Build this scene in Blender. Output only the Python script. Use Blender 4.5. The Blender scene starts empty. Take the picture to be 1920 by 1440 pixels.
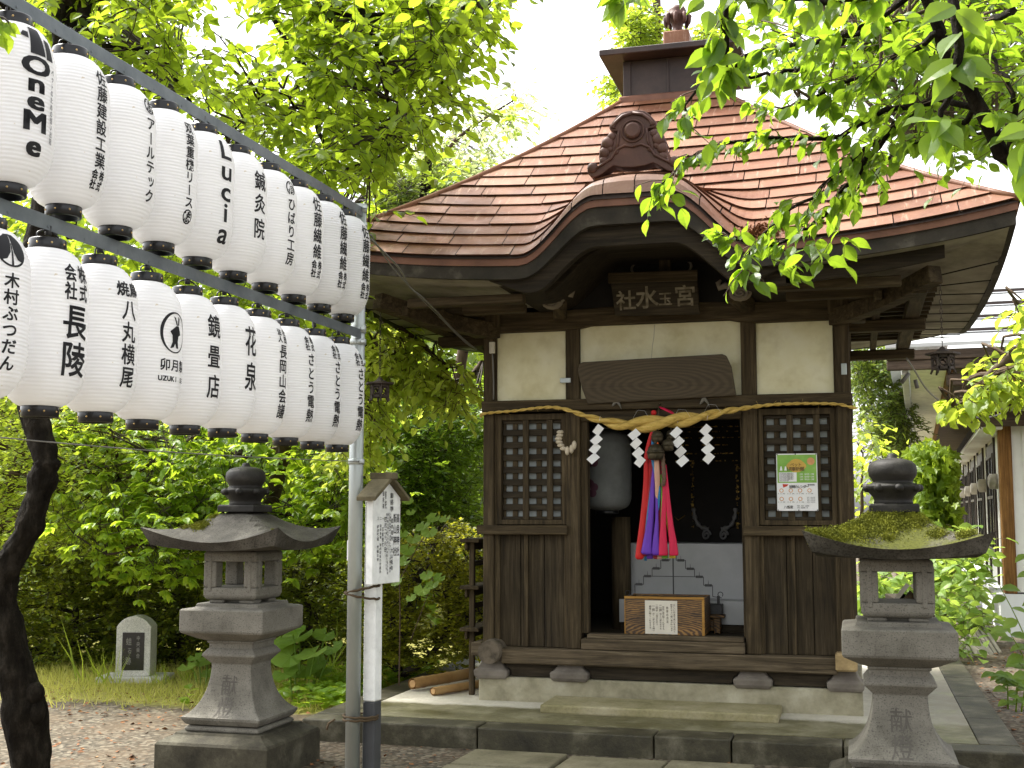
import bpy, bmesh, math, random
import numpy as np
from mathutils import Vector, Matrix
rng = np.random.default_rng(7)
random.seed(7)
SC = bpy.context.scene
COL = SC.collection
rad = math.radians

# ------------------------------------------------------------------ camera
FPX = 2308.0                       # focal length in pixels of the 1920 px wide frame
CP = math.atan(237 / FPX)          # pitch up
CY = rad(15.58)                    # yaw to the left of +Y
CAM = np.array([1.317, -8.77, 1.6])
_F0 = np.array([-math.sin(CY), math.cos(CY), 0.0])
CR = np.array([math.cos(CY), math.sin(CY), 0.0])
CF = _F0 * math.cos(CP) + np.array([0, 0, math.sin(CP)])
CU = -_F0 * math.sin(CP) + np.array([0, 0, math.cos(CP)])
cd = bpy.data.cameras.new('camera')
cam = bpy.data.objects.new('camera', cd)
COL.objects.link(cam)
cd.sensor_width = 36.0
cd.lens = FPX / 1920 * 36.0
cd.clip_start = 0.05
cd.clip_end = 800
cam.matrix_world = Matrix(((CR[0], CU[0], -CF[0], CAM[0]), (CR[1], CU[1], -CF[1], CAM[1]),
                           (CR[2], CU[2], -CF[2], CAM[2]), (0, 0, 0, 1)))
SC.camera = cam

def at(u, v, d):
    """a point of the place, d metres in front of the viewpoint"""
    return CAM + (CF + CR * (u - 960) / FPX + CU * (720 - v) / FPX) * d

# ------------------------------------------------------------------ world, sun, exposure
SUN_EL, SUN_AZ = rad(56), rad(-72)          # azimuth clockwise from +Y: sun behind the trees, to the left
w = bpy.data.worlds.new('World')
SC.world = w
w.use_nodes = True
nt = w.node_tree
bg = nt.nodes['Background']
sky = nt.nodes.new('ShaderNodeTexSky')
sky.sky_type = 'NISHITA'
sky.sun_disc = False
sky.sun_elevation = SUN_EL
sky.sun_rotation = SUN_AZ
sky.air_density = 1.0
sky.dust_density = 4.0
sky.ozone_density = 1.0
hs = nt.nodes.new('ShaderNodeHueSaturation')
hs.inputs['Saturation'].default_value = 0.12          # a white overcast sky
nt.links.new(sky.outputs[0], hs.inputs['Color'])
nt.links.new(hs.outputs[0], bg.inputs['Color'])
bg.inputs['Strength'].default_value = 0.15
sd = bpy.data.lights.new('sun', 'SUN')
sun = bpy.data.objects.new('sun', sd)
COL.objects.link(sun)
sd.energy = 2.4
sd.angle = rad(10)
sd.color = (1.0, 0.95, 0.86)
_sd = Vector((math.sin(SUN_AZ) * math.cos(SUN_EL), math.cos(SUN_AZ) * math.cos(SUN_EL), math.sin(SUN_EL)))
sun.rotation_euler = _sd.to_track_quat('Z', 'Y').to_euler()
sun.location = (0, 0, 20)
vs = SC.view_settings
vs.view_transform = 'Standard'
vs.look = 'None'
vs.gamma = 1
vs.use_curve_mapping = False
vs.exposure = 1.98
SC.render.engine = 'CYCLES'
SC.cycles.use_denoising = True
SC.cycles.max_bounces = 8
SC.cycles.transmission_bounces = 6
SC.cycles.transparent_max_bounces = 4

# ------------------------------------------------------------------ materials
def newmat(name):
    m = bpy.data.materials.new(name)
    m.use_nodes = True
    return m, m.node_tree, m.node_tree.nodes['Principled BSDF']

def _tex(nt, stretch, coord='Object'):
    tc = nt.nodes.new('ShaderNodeTexCoord')
    mp = nt.nodes.new('ShaderNodeMapping')
    mp.inputs['Scale'].default_value = stretch
    nt.links.new(tc.outputs[coord], mp.inputs['Vector'])
    return mp.outputs['Vector']

def _noise(nt, vec, scale, detail=6, rough=0.6, dist=0.0):
    n = nt.nodes.new('ShaderNodeTexNoise')
    n.inputs['Scale'].default_value = scale
    n.inputs['Detail'].default_value = detail
    n.inputs['Roughness'].default_value = rough
    n.inputs['Distortion'].default_value = dist
    if vec is not None:
        nt.links.new(vec, n.inputs['Vector'])
    return n.outputs['Fac']

def _ramp(nt, fac, stops):
    r = nt.nodes.new('ShaderNodeValToRGB')
    els = r.color_ramp.elements
    while len(els) < len(stops):
        els.new(0.5)
    for e, (p, c) in zip(els, stops):
        e.position = p
        e.color = (*c, 1) if len(c) == 3 else c
    nt.links.new(fac, r.inputs['Fac'])
    return r.outputs['Color']

def _mix(nt, fac, a, b, mode='MIX'):
    m = nt.nodes.new('ShaderNodeMix')
    m.data_type = 'RGBA'
    m.blend_type = mode
    for key, val in ((0, fac), (6, a), (7, b)):
        if isinstance(val, (int, float)):
            m.inputs[key].default_value = val
        elif isinstance(val, tuple):
            m.inputs[key].default_value = (*val, 1)
        else:
            nt.links.new(val, m.inputs[key])
    return m.outputs[2]

def _bump(nt, b, h, strength, dist=0.01):
    n = nt.nodes.new('ShaderNodeBump')
    n.inputs['Strength'].default_value = strength
    n.inputs['Distance'].default_value = dist
    nt.links.new(h, n.inputs['Height'])
    nt.links.new(n.outputs['Normal'], b.inputs['Normal'])
    return n

def g(x):
    return (x, x, x)

def mat_noise(name, stops, scale=6, stretch=(1, 1, 1), rough=0.75, bump=0.3, bscale=60, bdist=0.006,
              spec=0.3, metal=0.0, fine=None, fine_amt=0.5, island=0.0, dist=0.0, coord='Object'):
    m, nt, b = newmat(name)
    v = _tex(nt, stretch, coord)
    c = _ramp(nt, _noise(nt, v, scale, 8, 0.62, dist), stops)
    if fine:
        c = _mix(nt, fine_amt, c, _ramp(nt, _noise(nt, v, fine[0], 3, 0.6), fine[1]), 'MULTIPLY')
    if island:
        ge = nt.nodes.new('ShaderNodeNewGeometry')
        c = _mix(nt, island, c, _ramp(nt, ge.outputs['Random Per Island'], [(0, g(0.35)), (1, g(1.0))]), 'MULTIPLY')
    nt.links.new(c, b.inputs['Base Color'])
    b.inputs['Roughness'].default_value = rough
    b.inputs['Specular IOR Level'].default_value = spec
    b.inputs['Metallic'].default_value = metal
    if bump:
        _bump(nt, b, _noise(nt, v, bscale, 6, 0.65), bump, bdist)
    return m

def mat_plain(name, col, rough=0.6, spec=0.3, metal=0.0, var=0.12, scale=9, bump=0.1):
    d = tuple(max(0, x * (1 - var * 2)) for x in col)
    l = tuple(min(1, x * (1 + var)) for x in col)
    return mat_noise(name, [(0.3, d), (0.7, l)], scale, rough=rough, spec=spec, metal=metal, bump=bump, bscale=80)

def mat_wood(name, axis, dark, mid, light, scale=1.0, bump=0.6, rough=0.8):
    """weathered timber with the grain running along one axis"""
    m, nt, b = newmat(name)
    st = [11.0, 11.0, 11.0]
    st[axis] = 0.75
    v = _tex(nt, tuple(s * scale for s in st))
    grain = _noise(nt, v, 2.6, 9, 0.68, 0.6)
    st2 = [60.0, 60.0, 60.0]
    st2[axis] = 1.6
    v2 = _tex(nt, tuple(s * scale for s in st2))
    fib = _noise(nt, v2, 1.6, 5, 0.7, 0.2)
    c = _ramp(nt, grain, [(0.28, dark), (0.5, mid), (0.72, light)])
    c = _mix(nt, 0.75, c, _ramp(nt, fib, [(0.3, g(0.38)), (0.6, g(1.0))]), 'MULTIPLY')
    v3 = _tex(nt, (1, 1, 1))
    stain = _noise(nt, v3, 2.2, 5, 0.6)
    c = _mix(nt, 0.6, c, _ramp(nt, stain, [(0.3, g(0.45)), (0.62, g(1.0))]), 'MULTIPLY')
    ge = nt.nodes.new('ShaderNodeNewGeometry')
    c = _mix(nt, 0.5, c, _ramp(nt, ge.outputs['Random Per Island'], [(0, g(0.6)), (1, g(1.0))]), 'MULTIPLY')
    nt.links.new(c, b.inputs['Base Color'])
    b.inputs['Roughness'].default_value = rough
    b.inputs['Specular IOR Level'].default_value = 0.25
    mx = nt.nodes.new('ShaderNodeMath')
    mx.operation = 'ADD'
    nt.links.new(grain, mx.inputs[0])
    nt.links.new(fib, mx.inputs[1])
    _bump(nt, b, mx.outputs[0], bump, 0.006)
    return m

def mat_leaf(name, stops, trans, rough=0.42, tfac=0.45, spec=0.35, cl=1.2):
    """leaf blade: reflected colour varies leaf by leaf, light also comes through"""
    m, nt, b = newmat(name)
    ge = nt.nodes.new('ShaderNodeNewGeometry')
    c = _ramp(nt, ge.outputs['Random Per Island'], stops)
    v = _tex(nt, (1, 1, 1))
    c = _mix(nt, 0.55, c, _ramp(nt, _noise(nt, v, cl, 3, 0.5), [(0.35, g(0.58)), (0.65, g(1.0))]), 'MULTIPLY')
    nt.links.new(c, b.inputs['Base Color'])
    b.inputs['Roughness'].default_value = rough
    b.inputs['Specular IOR Level'].default_value = spec
    tr = nt.nodes.new('ShaderNodeBsdfTranslucent')
    t = _mix(nt, 0.5, trans, _ramp(nt, ge.outputs['Random Per Island'], [(0, g(0.55)), (1, g(1.0))]), 'MULTIPLY')
    nt.links.new(t, tr.inputs['Color'])
    mx = nt.nodes.new('ShaderNodeMixShader')
    mx.inputs[0].default_value = tfac
    nt.links.new(b.outputs[0], mx.inputs[1])
    nt.links.new(tr.outputs[0], mx.inputs[2])
    nt.links.new(mx.outputs[0], nt.nodes['Material Output'].inputs['Surface'])
    return m

M = {}
_d, _m, _l = (0.020, 0.014, 0.0062), (0.070, 0.049, 0.0235), (0.148, 0.110, 0.060)
M['wood_x'] = mat_wood('weathered timber along x', 0, _d, _m, _l)
M['wood_y'] = mat_wood('weathered timber along y', 1, _d, _m, _l)
M['wood_z'] = mat_wood('weathered timber along z', 2, _d, _m, _l)
M['sill'] = mat_wood('grey weathered sill timber', 0, (0.036, 0.027, 0.014), (0.115, 0.085, 0.050), (0.22, 0.175, 0.112))
M['board_z'] = mat_wood('dark wall boards', 2, (0.016, 0.011, 0.0048), (0.048, 0.034, 0.0165), (0.10, 0.075, 0.042))
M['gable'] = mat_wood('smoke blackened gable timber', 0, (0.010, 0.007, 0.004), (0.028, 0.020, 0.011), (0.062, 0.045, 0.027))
M['dark_x'] = mat_wood('dark plank along x', 0, (0.018, 0.014, 0.008), (0.048, 0.036, 0.021), (0.09, 0.069, 0.042))
M['fascia'] = mat_noise('smoke darkened fascia', [(0.3, (0.014, 0.012, 0.009)), (0.55, (0.034, 0.028, 0.021)), (0.8, (0.13, 0.115, 0.095))], 5, rough=0.8, bump=0.4)
M['soffit'] = mat_noise('grey soffit boards', [(0.3, (0.13, 0.115, 0.085)), (0.5, (0.26, 0.24, 0.19)), (0.75, (0.36, 0.34, 0.28))], 3.5, rough=0.85, bump=0.2, fine=(1.3, [(0.35, g(0.5)), (0.6, g(1))]))
M['end_grain'] = mat_noise('sawn end grain', [(0.3, (0.19, 0.13, 0.06)), (0.6, (0.40, 0.29, 0.14)), (0.8, (0.5, 0.4, 0.24))], 9, rough=0.8, bump=0.4)
M['log_end'] = mat_noise('grey cracked log end', [(0.3, (0.03, 0.024, 0.016)), (0.6, (0.13, 0.105, 0.075))], 12, rough=0.9, bump=0.6, bscale=30)
M['plaster'] = mat_noise('aged cream plaster', [(0.25, (0.56, 0.50, 0.28)), (0.5, (0.70, 0.66, 0.45)), (0.75, (0.77, 0.745, 0.585))], 2.6, rough=0.9, bump=0.2, fine=(6, [(0.28, (0.70, 0.66, 0.55)), (0.5, g(1))]))
M['black_iron'] = mat_noise('black iron', [(0.3, (0.012, 0.012, 0.012)), (0.7, (0.04, 0.04, 0.042))], 20, rough=0.5, spec=0.5, bump=0.15)
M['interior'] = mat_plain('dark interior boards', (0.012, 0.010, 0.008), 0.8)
M['gold'] = mat_noise('dull gilding', [(0.4, (0.10, 0.06, 0.015)), (0.65, (0.45, 0.30, 0.07))], 40, rough=0.4, metal=0.6, bump=0.2)
M['paper_pane'] = mat_noise('frosted pane', [(0.3, (0.20, 0.225, 0.225)), (0.7, (0.33, 0.355, 0.35))], 6, rough=0.5, bump=0.05)
M['concrete'] = mat_noise('render on the foundation', [(0.28, (0.13, 0.118, 0.075)), (0.5, (0.29, 0.265, 0.18)), (0.72, (0.43, 0.40, 0.30))], 3.4, rough=0.9, bump=0.35, bscale=90, fine=(30, [(0.3, g(0.75)), (0.6, g(1))]))
M['step'] = mat_noise('mossy concrete step', [(0.28, (0.15, 0.135, 0.06)), (0.5, (0.27, 0.24, 0.13)), (0.75, (0.38, 0.34, 0.23))], 3.5, rough=0.85, bump=0.4, bscale=100, fine=(45, [(0.3, g(0.6)), (0.55, g(1))]))
M['granite'] = mat_noise('grey lantern stone', [(0.25, (0.070, 0.065, 0.05)), (0.5, (0.165, 0.154, 0.127)), (0.78, (0.265, 0.25, 0.21))], 3.2, rough=0.85, bump=0.5, bscale=120, bdist=0.004, fine=(130, [(0.33, g(0.35)), (0.47, g(1.0))]), fine_amt=0.8)
M['granite_dark'] = mat_noise('wet dark lantern stone', [(0.3, (0.008, 0.007, 0.006)), (0.55, (0.019, 0.017, 0.014)), (0.78, (0.065, 0.06, 0.052))], 7, rough=0.6, bump=0.6, bscale=110, bdist=0.004, spec=0.3, fine=(120, [(0.33, g(0.5)), (0.47, g(1.0))]))
M['plinth'] = mat_noise('mossy dark plinth stone', [(0.3, (0.018, 0.016, 0.010)), (0.55, (0.058, 0.052, 0.034)), (0.78, (0.14, 0.13, 0.092))], 5, rough=0.85, bump=0.5, bscale=80, fine=(60, [(0.3, g(0.55)), (0.55, g(1))]))
M['moss'] = mat_noise('moss', [(0.3, (0.075, 0.085, 0.007)), (0.6, (0.17, 0.18, 0.013)), (0.8, (0.27, 0.27, 0.03))], 18, rough=0.95, bump=0.8, bscale=120)
M['galv'] = mat_noise('galvanised pipe', [(0.3, (0.27, 0.30, 0.29)), (0.7, (0.42, 0.45, 0.44))], 5, stretch=(1, 1, 0.3), rough=0.38, metal=0.55, spec=0.5, bump=0.05)
M['angle'] = mat_noise('grey painted angle steel', [(0.3, (0.085, 0.10, 0.11)), (0.7, (0.16, 0.18, 0.19))], 8, rough=0.45, metal=0.3, bump=0.1)
M['dark_paint'] = mat_plain('dark grey paint', (0.045, 0.047, 0.05), 0.5)
M['lantern'] = None
m, nt, b = newmat('white ribbed vinyl')
v = _tex(nt, (1, 1, 1))
c = _ramp(nt, _noise(nt, v, 7, 4, 0.5), [(0.3, (0.74, 0.74, 0.75)), (0.7, (0.80, 0.80, 0.81))])
c = _mix(nt, 1.0, c, _ramp(nt, _noise(nt, v, 38, 2, 0.4), [(0.755, g(1.0)), (0.79, (0.66, 0.52, 0.30))]), 'MULTIPLY')
nt.links.new(c, b.inputs['Base Color'])
b.inputs['Roughness'].default_value = 0.38
b.inputs['Specular IOR Level'].default_value = 0.35
tr = nt.nodes.new('ShaderNodeBsdfTranslucent')
tr.inputs['Color'].default_value = (0.82, 0.82, 0.82, 1)
mx = nt.nodes.new('ShaderNodeMixShader')
mx.inputs[0].default_value = 0.36
nt.links.new(b.outputs[0], mx.inputs[1])
nt.links.new(tr.outputs[0], mx.inputs[2])
nt.links.new(mx.outputs[0], nt.nodes['Material Output'].inputs['Surface'])
M['lantern'] = m
M['gloss_black'] = mat_plain('black lacquered cap', (0.006, 0.006, 0.007), 0.3, 0.4, bump=0)
M['brass'] = mat_plain('brass rivet', (0.55, 0.38, 0.16), 0.35, 0.5, 0.8, bump=0)
M['ink'] = mat_plain('black ink', (0.018, 0.018, 0.020), 0.6, 0.2, bump=0)
M['ink_grey'] = mat_plain('grey ink', (0.30, 0.30, 0.31), 0.6, 0.2, bump=0)
M['white_paper'] = mat_plain('white paper', (0.80, 0.80, 0.80), 0.8, 0.2, var=0.03, bump=0.05)
M['note_paper'] = mat_plain('notice paper', (0.62, 0.58, 0.49), 0.8, 0.2, var=0.04, bump=0.1)
M['white_paint'] = mat_noise('chalky white paint', [(0.25, (0.52, 0.53, 0.51)), (0.6, (0.74, 0.75, 0.73))], 5, rough=0.6, bump=0.1, fine=(30, [(0.25, g(0.75)), (0.5, g(1))]))
M['straw'] = mat_noise('rice straw rope', [(0.25, (0.26, 0.16, 0.03)), (0.5, (0.54, 0.37, 0.09)), (0.75, (0.70, 0.52, 0.18))], 22, stretch=(0.35, 3, 3), rough=0.75, bump=0.9, bscale=60, bdist=0.004)
M['rope_brown'] = mat_plain('brown hemp cord', (0.06, 0.04, 0.02), 0.9, bump=0.5)
M['bronze'] = mat_noise('dark bronze', [(0.3, (0.035, 0.03, 0.02)), (0.7, (0.12, 0.10, 0.065))], 12, rough=0.45, metal=0.7, bump=0.1)
M['bamboo'] = mat_noise('dry bamboo', [(0.25, (0.22, 0.12, 0.045)), (0.55, (0.42, 0.25, 0.10)), (0.8, (0.5, 0.34, 0.16))], 5, rough=0.45, spec=0.4, bump=0.15)
M['cloth'] = mat_plain('white altar cloth', (0.45, 0.455, 0.455), 0.9, 0.1, var=0.04, bump=0.15)
M['wire'] = mat_plain('grey cable', (0.16, 0.155, 0.14), 0.5)
M['iron_lamp'] = mat_noise('rusty cast iron', [(0.3, (0.02, 0.016, 0.014)), (0.7, (0.075, 0.055, 0.045))], 14, rough=0.7, bump=0.4)
M['bark'] = mat_noise('dark cherry bark', [(0.3, (0.004, 0.003, 0.002)), (0.52, (0.011, 0.009, 0.006)), (0.68, (0.028, 0.023, 0.017)), (0.78, (0.12, 0.11, 0.085))], 16, stretch=(1, 1, 0.45), rough=0.95, bump=1.0, bscale=24, bdist=0.035, spec=0.1)
M['twig'] = mat_plain('dark twig bark', (0.035, 0.026, 0.017), 0.85, bump=0.4)
M['twig_brown'] = mat_plain('brown twig bark', (0.075, 0.05, 0.03), 0.85, bump=0.4)
M['cedar_bark'] = mat_noise('reddish cedar bark', [(0.3, (0.04, 0.026, 0.018)), (0.7, (0.12, 0.08, 0.055))], 6, stretch=(3, 3, 0.4), rough=0.9, bump=0.8, bscale=20)

# leaves: reflected stops, transmitted colour
M['leaf_cherry'] = mat_leaf('cherry leaf', [(0, (0.040, 0.095, 0.014)), (0.5, (0.07, 0.14, 0.018)), (1, (0.13, 0.21, 0.033))], (0.37, 0.56, 0.03), 0.42, 0.52, cl=2.0)
M['leaf_top'] = mat_leaf('canopy leaf', [(0, (0.04, 0.09, 0.006)), (0.5, (0.08, 0.15, 0.010)), (1, (0.15, 0.23, 0.020))], (0.50, 0.66, 0.035), 0.5, 0.55, cl=0.8)
M['leaf_light'] = mat_leaf('light young leaf', [(0, (0.11, 0.19, 0.015)), (0.5, (0.16, 0.25, 0.022)), (1, (0.23, 0.31, 0.04))], (0.62, 0.74, 0.07), 0.45, 0.52)
M['leaf_elm'] = mat_leaf('thin bright young leaf', [(0, (0.20, 0.31, 0.03)), (0.5, (0.28, 0.39, 0.04)), (1, (0.38, 0.46, 0.07))], (0.80, 0.88, 0.12), 0.4, 0.5)
M['leaf_palm'] = mat_leaf('palmate leaf', [(0, (0.09, 0.185, 0.014)), (0.5, (0.15, 0.26, 0.020)), (1, (0.23, 0.33, 0.035))], (0.58, 0.76, 0.05), 0.45, 0.5)
M['leaf_hedge'] = mat_leaf('hedge leaf', [(0, (0.045, 0.08, 0.006)), (0.6, (0.10, 0.135, 0.010)), (1, (0.25, 0.26, 0.02))], (0.36, 0.42, 0.025), 0.55, 0.4)
M['leaf_azalea'] = mat_leaf('azalea leaf', [(0, (0.09, 0.125, 0.008)), (0.5, (0.18, 0.205, 0.014)), (1, (0.31, 0.30, 0.025))], (0.55, 0.55, 0.04), 0.5, 0.48)
M['leaf_laurel'] = mat_leaf('evergreen leaf', [(0, (0.035, 0.09, 0.012)), (0.6, (0.08, 0.165, 0.018)), (1, (0.19, 0.30, 0.032))], (0.36, 0.54, 0.035), 0.36, 0.42, 0.5)
M['leaf_wood'] = mat_leaf('far wood leaf', [(0, (0.06, 0.115, 0.008)), (0.6, (0.10, 0.17, 0.012)), (1, (0.16, 0.23, 0.02))], (0.42, 0.56, 0.04), 0.5, 0.48, cl=0.5)
M['leaf_pale'] = mat_leaf('pale distant leaf', [(0, (0.22, 0.28, 0.09)), (1, (0.36, 0.42, 0.17))], (0.6, 0.7, 0.28), 0.5, 0.55)
M['leaf_cedar'] = mat_leaf('cedar spray', [(0, (0.04, 0.085, 0.018)), (0.6, (0.08, 0.135, 0.024)), (1, (0.19, 0.20, 0.035))], (0.30, 0.40, 0.05), 0.5, 0.4)
M['leaf_ivy'] = mat_leaf('ivy leaf', [(0, (0.10, 0.18, 0.012)), (1, (0.19, 0.28, 0.022))], (0.50, 0.64, 0.05), 0.45, 0.48)
M['leaf_big'] = mat_leaf('broad herb leaf', [(0, (0.12, 0.22, 0.03)), (1, (0.20, 0.31, 0.06))], (0.46, 0.62, 0.09), 0.5, 0.45)
M['grass'] = mat_leaf('grass blade', [(0, (0.28, 0.31, 0.04)), (0.6, (0.42, 0.42, 0.08)), (1, (0.56, 0.50, 0.18))], (0.7, 0.68, 0.16), 0.6, 0.45)
M['litter'] = mat_noise('fallen leaves', [(0.3, (0.16, 0.06, 0.025)), (0.55, (0.28, 0.12, 0.045)), (0.8, (0.42, 0.28, 0.10))], 9, rough=0.8, bump=0.2, island=0.7)
# ------------------------------------------------------------------ mesh helpers
def wloc(o):
    v = Vector((0, 0, 0))
    while o is not None:
        v += o.location
        o = o.parent
    return v

def link_mesh(name, me, mat, parent=None):
    o = bpy.data.objects.new(name, me)
    COL.objects.link(o)
    if mat is not None:
        me.materials.append(mat)
    if parent is not None:
        o.parent = parent
    return o

def np_mesh(name, V, faces_flat, sizes, smooth=False):
    me = bpy.data.meshes.new(name)
    V = np.asarray(V, dtype=np.float32)
    faces_flat = np.asarray(faces_flat, dtype=np.int32)
    sizes = np.asarray(sizes, dtype=np.int32)
    me.vertices.add(len(V))
    me.vertices.foreach_set('co', V.ravel())
    me.loops.add(len(faces_flat))
    me.loops.foreach_set('vertex_index', faces_flat)
    me.polygons.add(len(sizes))
    st = np.zeros(len(sizes), dtype=np.int32)
    st[1:] = np.cumsum(sizes)[:-1]
    me.polygons.foreach_set('loop_start', st)
    me.polygons.foreach_set('loop_total', sizes)
    me.polygons.foreach_set('use_smooth', np.full(len(sizes), smooth, dtype=bool))
    me.update(calc_edges=True)
    return me

class MB:
    """collects shapes and links them as one mesh object"""
    def __init__(self):
        self.v, self.f, self.s = [], [], []

    def add(self, vs, fs, smooth=False):
        o = len(self.v)
        self.v.extend([tuple(map(float, p)) for p in vs])
        self.f.extend([tuple(i + o for i in f) for f in fs])
        self.s.extend([smooth] * len(fs))
        return self

    def box(self, x0, x1, y0, y1, z0, z1, jit=0.0):
        if x0 > x1: x0, x1 = x1, x0
        if y0 > y1: y0, y1 = y1, y0
        if z0 > z1: z0, z1 = z1, z0
        vs = [(x, y, z) for z in (z0, z1) for y in (y0, y1) for x in (x0, x1)]
        if jit:
            vs = [tuple(c + random.uniform(-jit, jit) for c in p) for p in vs]
        return self.add(vs, [(0, 2, 3, 1), (4, 5, 7, 6), (0, 1, 5, 4), (2, 6, 7, 3), (0, 4, 6, 2), (1, 3, 7, 5)])

    def bar(self, a, b, w, h, up=(0, 0, 1)):
        """rectangular bar from a to b"""
        a, b = Vector(a), Vector(b)
        d = (b - a).normalized()
        u = Vector(up)
        s = d.cross(u)
        if s.length < 1e-4:
            s = d.cross(Vector((1, 0, 0)))
        s.normalize()
        u = s.cross(d)
        vs = []
        for p in (a, b):
            for i, j in ((-1, -1), (1, -1), (1, 1), (-1, 1)):
                vs.append(p + s * (i * w / 2) + u * (j * h / 2))
        return self.add(vs, [(0, 1, 2, 3), (7, 6, 5, 4), (0, 4, 5, 1), (1, 5, 6, 2), (2, 6, 7, 3), (3, 7, 4, 0)])

    def tube(self, pts, radii, n=8, cap=True, smooth=True, flat=1.0):
        pts = [Vector(p) for p in pts]
        if not hasattr(radii, '__len__'):
            radii = [radii] * len(pts)
        vs, fs = [], []
        prev = None
        for i, p in enumerate(pts):
            d = (pts[min(i + 1, len(pts) - 1)] - pts[max(i - 1, 0)])
            if d.length < 1e-9:
                d = Vector((0, 0, 1))
            d.normalize()
            if prev is None:
                s = d.cross(Vector((0, 0, 1)) if abs(d.z) < 0.9 else Vector((1, 0, 0)))
            else:
                s = prev - d * prev.dot(d)
            s.normalize()
            prev = s
            t = d.cross(s)
            for k in range(n):
                a = 2 * math.pi * k / n
                vs.append(p + (s * math.cos(a) + t * math.sin(a) * flat) * radii[i])
        for i in range(len(pts) - 1):
            for k in range(n):
                fs.append((i * n + k, i * n + (k + 1) % n, (i + 1) * n + (k + 1) % n, (i + 1) * n + k))
        self.add(vs, fs, smooth)
        if cap:
            o = len(self.v) - len(vs)
            self.f.append(tuple(o + k for k in reversed(range(n)))); self.s.append(False)
            self.f.append(tuple(o + (len(pts) - 1) * n + k for k in range(n))); self.s.append(False)
        return self

    def lathe(self, prof, c=(0, 0), n=24, smooth=True, cap=True):
        """profile [(r, z)] turned about the vertical through c"""
        vs, fs = [], []
        for r, z in prof:
            for k in range(n):
                a = 2 * math.pi * k / n
                vs.append((c[0] + r * math.cos(a), c[1] + r * math.sin(a), z))
        for i in range(len(prof) - 1):
            for k in range(n):
                fs.append((i * n + k, i * n + (k + 1) % n, (i + 1) * n + (k + 1) % n, (i + 1) * n + k))
        self.add(vs, fs, smooth)
        if cap:
            o = len(self.v) - len(vs)
            self.f.append(tuple(o + k for k in reversed(range(n)))); self.s.append(False)
            self.f.append(tuple(o + (len(prof) - 1) * n + k for k in range(n))); self.s.append(False)
        return self

    def prism(self, outline, y0, y1, plane='xz'):
        """outline pushed along the third axis; outline may be concave (filled by triangulation later)"""
        n = len(outline)
        def P(p, t):
            return {'xz': (p[0], t, p[1]), 'yz': (t, p[0], p[1]), 'xy': (p[0], p[1], t)}[plane]
        vs = [P(p, y0) for p in outline] + [P(p, y1) for p in outline]
        fs = [tuple(range(n)), tuple(reversed(range(n, 2 * n)))]
        fs += [(i, n + i, n + (i + 1) % n, (i + 1) % n) for i in range(n)]
        return self.add(vs, fs)

    def sq(self, secs, c=(0, 0), n=1, smooth=False, cap=True):
        """square sections [(half width, z)] lofted; n cuts per side"""
        vs, fs = [], []
        ring = []
        for k in range(n): ring.append((-1 + 2 * k / n, -1))
        for k in range(n): ring.append((1, -1 + 2 * k / n))
        for k in range(n): ring.append((1 - 2 * k / n, 1))
        for k in range(n): ring.append((-1, 1 - 2 * k / n))
        R = len(ring)
        for h, z in secs:
            for a, b in ring:
                vs.append((c[0] + a * h, c[1] + b * h, z))
        for i in range(len(secs) - 1):
            for k in range(R):
                fs.append((i * R + k, i * R + (k + 1) % R, (i + 1) * R + (k + 1) % R, (i + 1) * R + k))
        if cap:
            fs.append(tuple(reversed(range(R))))
            fs.append(tuple((len(secs) - 1) * R + k for k in range(R)))
        return self.add(vs, fs, smooth)

    def grid(self, fn, nu, nv, smooth=True, flip=False):
        vs = [fn(i / nu, j / nv) for j in range(nv + 1) for i in range(nu + 1)]
        fs = []
        for j in range(nv):
            for i in range(nu):
                a = j * (nu + 1) + i
                q = (a, a + 1, a + nu + 2, a + nu + 1)
                fs.append(tuple(reversed(q)) if flip else q)
        return self.add(vs, fs, smooth)

    def ball(self, c, r, n=10, m=6, sc=(1, 1, 1)):
        prof = []
        vs, fs = [], []
        for j in range(m + 1):
            t = math.pi * j / m
            for k in range(n):
                a = 2 * math.pi * k / n
                vs.append((c[0] + r * sc[0] * math.sin(t) * math.cos(a), c[1] + r * sc[1] * math.sin(t) * math.sin(a), c[2] - r * sc[2] * math.cos(t)))
        for j in range(m):
            for k in range(n):
                fs.append((j * n + k, j * n + (k + 1) % n, (j + 1) * n + (k + 1) % n, (j + 1) * n + k))
        return self.add(vs, fs, True)

    def build(self, name, mat, parent=None, bevel=0.0, seg=1, local=False):
        off = Vector((0, 0, 0)) if local or parent is None else wloc(parent)
        V = np.array(self.v, dtype=np.float64) - np.array(off)
        flat = [i for f in self.f for i in f]
        me = np_mesh(name, V, flat, [len(f) for f in self.f])
        me.polygons.foreach_set('use_smooth', np.array(self.s, dtype=bool))
        o = link_mesh(name, me, mat, parent)
        if bevel:
            m = o.modifiers.new('bevel', 'BEVEL')
            m.width = bevel
            m.segments = seg
            m.limit_method = 'ANGLE'
            m.angle_limit = rad(40)
        return o

def tag(o, label=None, cat=None, group=None, kind=None):
    if label: o['label'] = label
    if cat: o['category'] = cat
    if group: o['group'] = group
    if kind: o['kind'] = kind
    return o

def thing(name, label, cat, loc=(0, 0, 0), rz=0.0, group=None):
    o = bpy.data.objects.new(name, None)
    COL.objects.link(o)
    o.empty_display_size = 0.2
    o.location = loc
    o.rotation_euler = (0, 0, rz)
    return tag(o, label, cat, group)

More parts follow.
